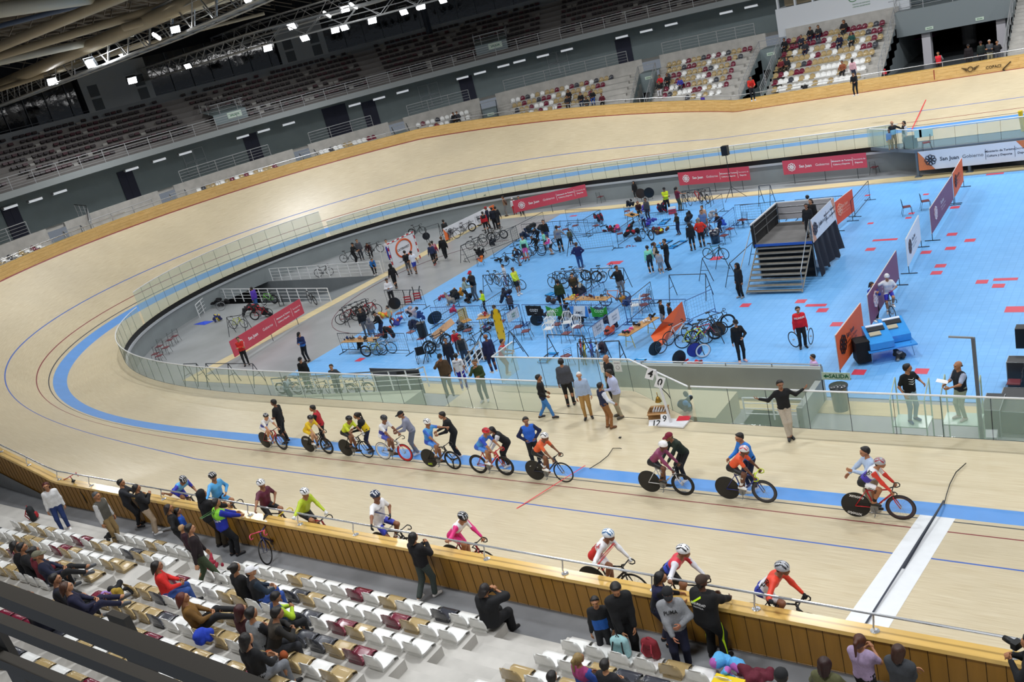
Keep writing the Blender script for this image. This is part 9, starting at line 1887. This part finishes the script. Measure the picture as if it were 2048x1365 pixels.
blob(at(418,1290,3.8),(.3,.3,.35),'1c3cb0','plastic_bag','bright blue plastic bag just above the foreground rail','bag',seed=18,n=8,h=.03)
blob(at(562,1335,3.8),(.35,.25,.4),'8c4010','shopping_bag','brown and orange bag on the seats at the end of the foreground rail','bag',seed=20,n=8,h=.03,col2='3a1c14')
mb=MB(); P=at(321,1062,1.66); 
mb.tube([tuple(P),tuple(P+np.array([.35,.2,.05]))],.03,6); tag(mb.build('scooter',cm('c8ccd0','metal')),'silver folded scooter lying on the near walkway','scooter')
# far spectators
FS=[(3,0,0)]
def T3(x,y): return (1020+x/3.9,y/3.9)
def T4(x,y): return (1528+x/3.9,y/3.9)
def T2(x,y): return (510+x/3.9,y/3.9)
for (pt_,col,bot,lab) in [(T3(1215,562),'c8202c','2a1c20','spectator in red in the second far block, left of the person in black'),(T3(1270,552),'15161a','15161a','spectator in black in the second far block next to the one in red'),(T3(1178,628),'15161a','dcdce0','spectator in black with pale trousers below the one in red in the second far block'),(T3(1333,600),'3a3c9c','55585e','child in violet-blue in the second far block'),
(T3(418,732),'1c1416','3a3020','leftmost spectator of the group in the third far block'),(T3(458,732),'20242e','15161a','second spectator of the group in the third far block'),(T3(560,712),'14151a','24304c','spectator in black in the middle of the third far block'),(T3(618,735),'1c2024','5c6068','spectator with grey trousers in the third far block'),(T3(648,695),'121316','2858a8','spectator in black with bright blue trousers in the third far block'),(T3(725,722),'5c1828','15161a','spectator in maroon at the right end of the third far block'),
(T4(200,282),'14151c','14151c','spectator in black at the left of the upper rows under the booth'),(T4(243,300),'202838','1c2030','spectator in dark blue beside the one in black under the booth'),(T4(360,300),'2a2c32','1c2440','spectator in dark grey in the middle rows under the booth'),(T4(418,185),'15161a','1c2440','first of four spectators in the top rows under the booth'),(T4(495,165),'2a2c2e','1c2440','second of four spectators in the top rows under the booth'),(T4(590,178),'121418','2a3038','third of four spectators in the top rows under the booth'),(T4(618,162),'1c1418','15161a','fourth of four spectators in the top rows under the booth'),(T4(640,240),'141c38','141c38','spectator in navy below the four in the top rows'),(T4(740,218),'1c4c44','15161a','spectator in dark green at the right of the top rows'),
(T4(55,498),'6c1c24','2c2420','spectator in dark red at the left edge of the booth block'),(T4(105,488),'1c1c20','4c4438','spectator in black beside the one in dark red, booth block'),(T4(575,500),'8c4c30','1c1c20','spectator with a child on the lap, booth block')]:
  sp(pt_[0],pt_[1],1,lab,top=col,bot=bot,res=FRS,hair=R.choice(['short','long','bun']))
for (pt_,col,bot,lab) in [(T2(1400,942),'a82030','15161a','spectator in red and black in the small white-seated block'),(T2(1545,885),'15161a','15161a','spectator in black in the small white-seated block'),(T2(1575,882),'3a3c44','24262c','spectator in dark grey beside the one in black, white-seated block')]:
  sp(pt_[0],pt_[1],1,lab,top=col,bot=bot,res=FRS,hair='short')
def fs(pt_,z,H,deg,lab,**k): P=head(pt_[0],pt_[1],z,H*1.01); k.setdefault('skin','a87450'); k.setdefault('hc','140f0d'); person('p',P,rzd(deg),lab,H=H,res=FRS,**k)
fs(T3(1868,582),4.0,1.72,300,'person in a red jacket on the stairs beside the exit portal nearest the booth',top='d02818',bot='15161a',pose='lean'); fs(T3(1497,738),1.9,1.3,270,'child in purple at the front of the second far block',top='4838a0',bot='15161a')
fs(T4(685,455),3.4,1.5,90,'child in a pink top climbing the rows under the booth',top='d8a8b0',bot='2a3048',hair='long'); fs(T4(695,552),2.9,1.6,270,'person in black bending at the front rows under the booth',top='121318',bot='121318',pose='lean')
fs(T4(940,535),1.6,1.3,270,'person in a red cap and black jacket behind the boards left of the far tunnel',top='15161a',top2='c02838',bot='15161a',hat='cap',hatc='a82030')
fs(T4(1355,398),1.78,1.78,270,'person in a red jacket with grey shoulders standing in the far tunnel mouth',top='d02030',slv='8c8e94',bot='15161a',pose='back')
fs(T4(1590,340),1.78,1.74,275,'person in a black coat and cap, leftmost of the four men by the far tunnel',top='1a1216',bot='15161a',hat='cap',hatc='1c1c20',loose=.04)
fs(T4(1688,316),1.78,1.76,275,'person in a dark green jacket, second of the four men by the far tunnel',top='1c2824',bot='12141a',hat='cap',hatc='3a2428')
fs(T4(1755,305),1.78,1.8,275,'grey-haired person in a grey sweater and khaki trousers by the far tunnel',top='3c4046',bot='8c8468',hair='grey',hc='b8b4b0',fat=1.15,pose='crossed')
fs(T4(1815,312),1.78,1.74,275,'person in a black jacket and grey trousers, rightmost of the four men by the far tunnel',top='121318',bot='4c4e54',pose='back')
# upright suitcase and bag by the far seats
P=bowl(5.8+2.2,30.9,1.9); blob((-9.9,CY+31.6,ZT(0)),(.7,.5,.6),'12141c','bag','dark bag on a pedestal seat at the front of the booth block','bag',seed=22,n=8,h=.05)
# ---------------------------------------------------------------- marks on the far boards and the track
def onboards(u,v,lab,build):
  P=onplane_y(u,v,YB+WT_Y); M=frame(P+np.array([0,-.05,0]),(1,0,0),(0,-1,.1)); return M
WT_Y=7.2278*math.cos(AS)+.06
mb=MB(); M=onboards(1994,136,'',None); write(mb,'COPACI',.26,M@Matrix.Translation((-.2,.12,.03)),True)
for a in (-.5,.5): mb.tube([(.6+math.cos(a+k)*.3*0-.25+.25*k,-.25+.22*k*(1 if a>0 else -1)+.1,.03) for k in (0,1,2)],.05,4,M)
M2=onboards(1941,138,'',None); mb.tube([(.16*math.cos(a),.16*math.sin(a),.03) for a in np.linspace(0,2*math.pi,13)[:-1]],.03,4,M2,closed=True)
for s_ in (-1,1):
  for k in range(3): mb.tube([(s_*.2,.05-.08*k,.03),(s_*(.55-.1*k),.16-.1*k,.03)],.025,4,M2)
o=mb.build('board_emblem',cm('3a2a14','paint')); tag(o,'dark winged emblem and COPACI lettering printed on the far timber boards','lettering')
mb=MB(); P=onplane_y(1869,155,YB+WT_Y); mb.box((P[0],P[1]-.04,1.654+.38),(.05,.03,.8)); tag(mb.build('board_marker',cm('8c1c28','paint')),'thin dark red vertical marker on the far boards below the red jacket','marker')
for (u,v,s_) in ((668,884,'100'),(1805,1037,'0')):
  P=at_track(u,v) if u>1000 else at_track(u,v); mb=MB(); write(mb,s_+' m',.22,frame(P+np.array([0,0,.012]),(1,0,0),(0,math.sin(AS),math.cos(AS)))); tag(mb.build('distance_mark',cm('55565a','paint')),'small grey distance mark beside the blue band, '+('below the second held rider' if s_=='100' else 'by the front wheel nearest the finish'),'lettering')
mb=MB(); mb.box((0,0,.01),(.07,.07,.02),Matrix.Translation(Vector(at(1240,876,-.08)))); tag(mb.build('floor_sensor',M_BLACK),'tiny black sensor puck on the apron above the cable end','sensor')
P=at(1377,810,-.9); 
blob(at(1376,822,-1.0),(.55,.5,.7),'2a3036','covered_pump','dark covered device with a blue base behind the glass by the lap counter','device',seed=25,n=8,h=.04,col2='3c78b0')
mb=MB(); mb.add([(2.3,4.0,-1.8),(7.,4.0,-1.8),(2.3,8.9,-1.8),(2.3,4.0,-.2),(2.3,8.9,-.2)],[[0,1,2]]); 
mb.box((-.6,6.9,-1.4),(5.,2.,.8)); mb.build('trim_21',[mat('pale_ramp_block','bfb798',.6)],kind='structure')
for (u,v,k_) in ((1208,735,'left'),(1235,733,'right')):
  P=onplane_y(u,v,5.82); mb=MB(); mb.box((P[0],5.82,P[2]),(.3,.012,.42)); o=mb.build('paper_notice',cm('e8ecec','paint')); tag(o,'white paper notice on the deck glass, %s of two'%k_,'paper')
  mb=MB(); M=frame((P[0],5.812,P[2]),(1,0,0),(0,-1,0)); write(mb,'PROHIBIDO',.045,M@Matrix.Translation((0,.12,0)),True); mb.tube([(.07*math.cos(a),.07*math.sin(a)-.05,0) for a in np.linspace(0,2*math.pi,13)[:-1]],.006,4,M,closed=True); mb.build('lettering',cm('6c5058','paint'),o)
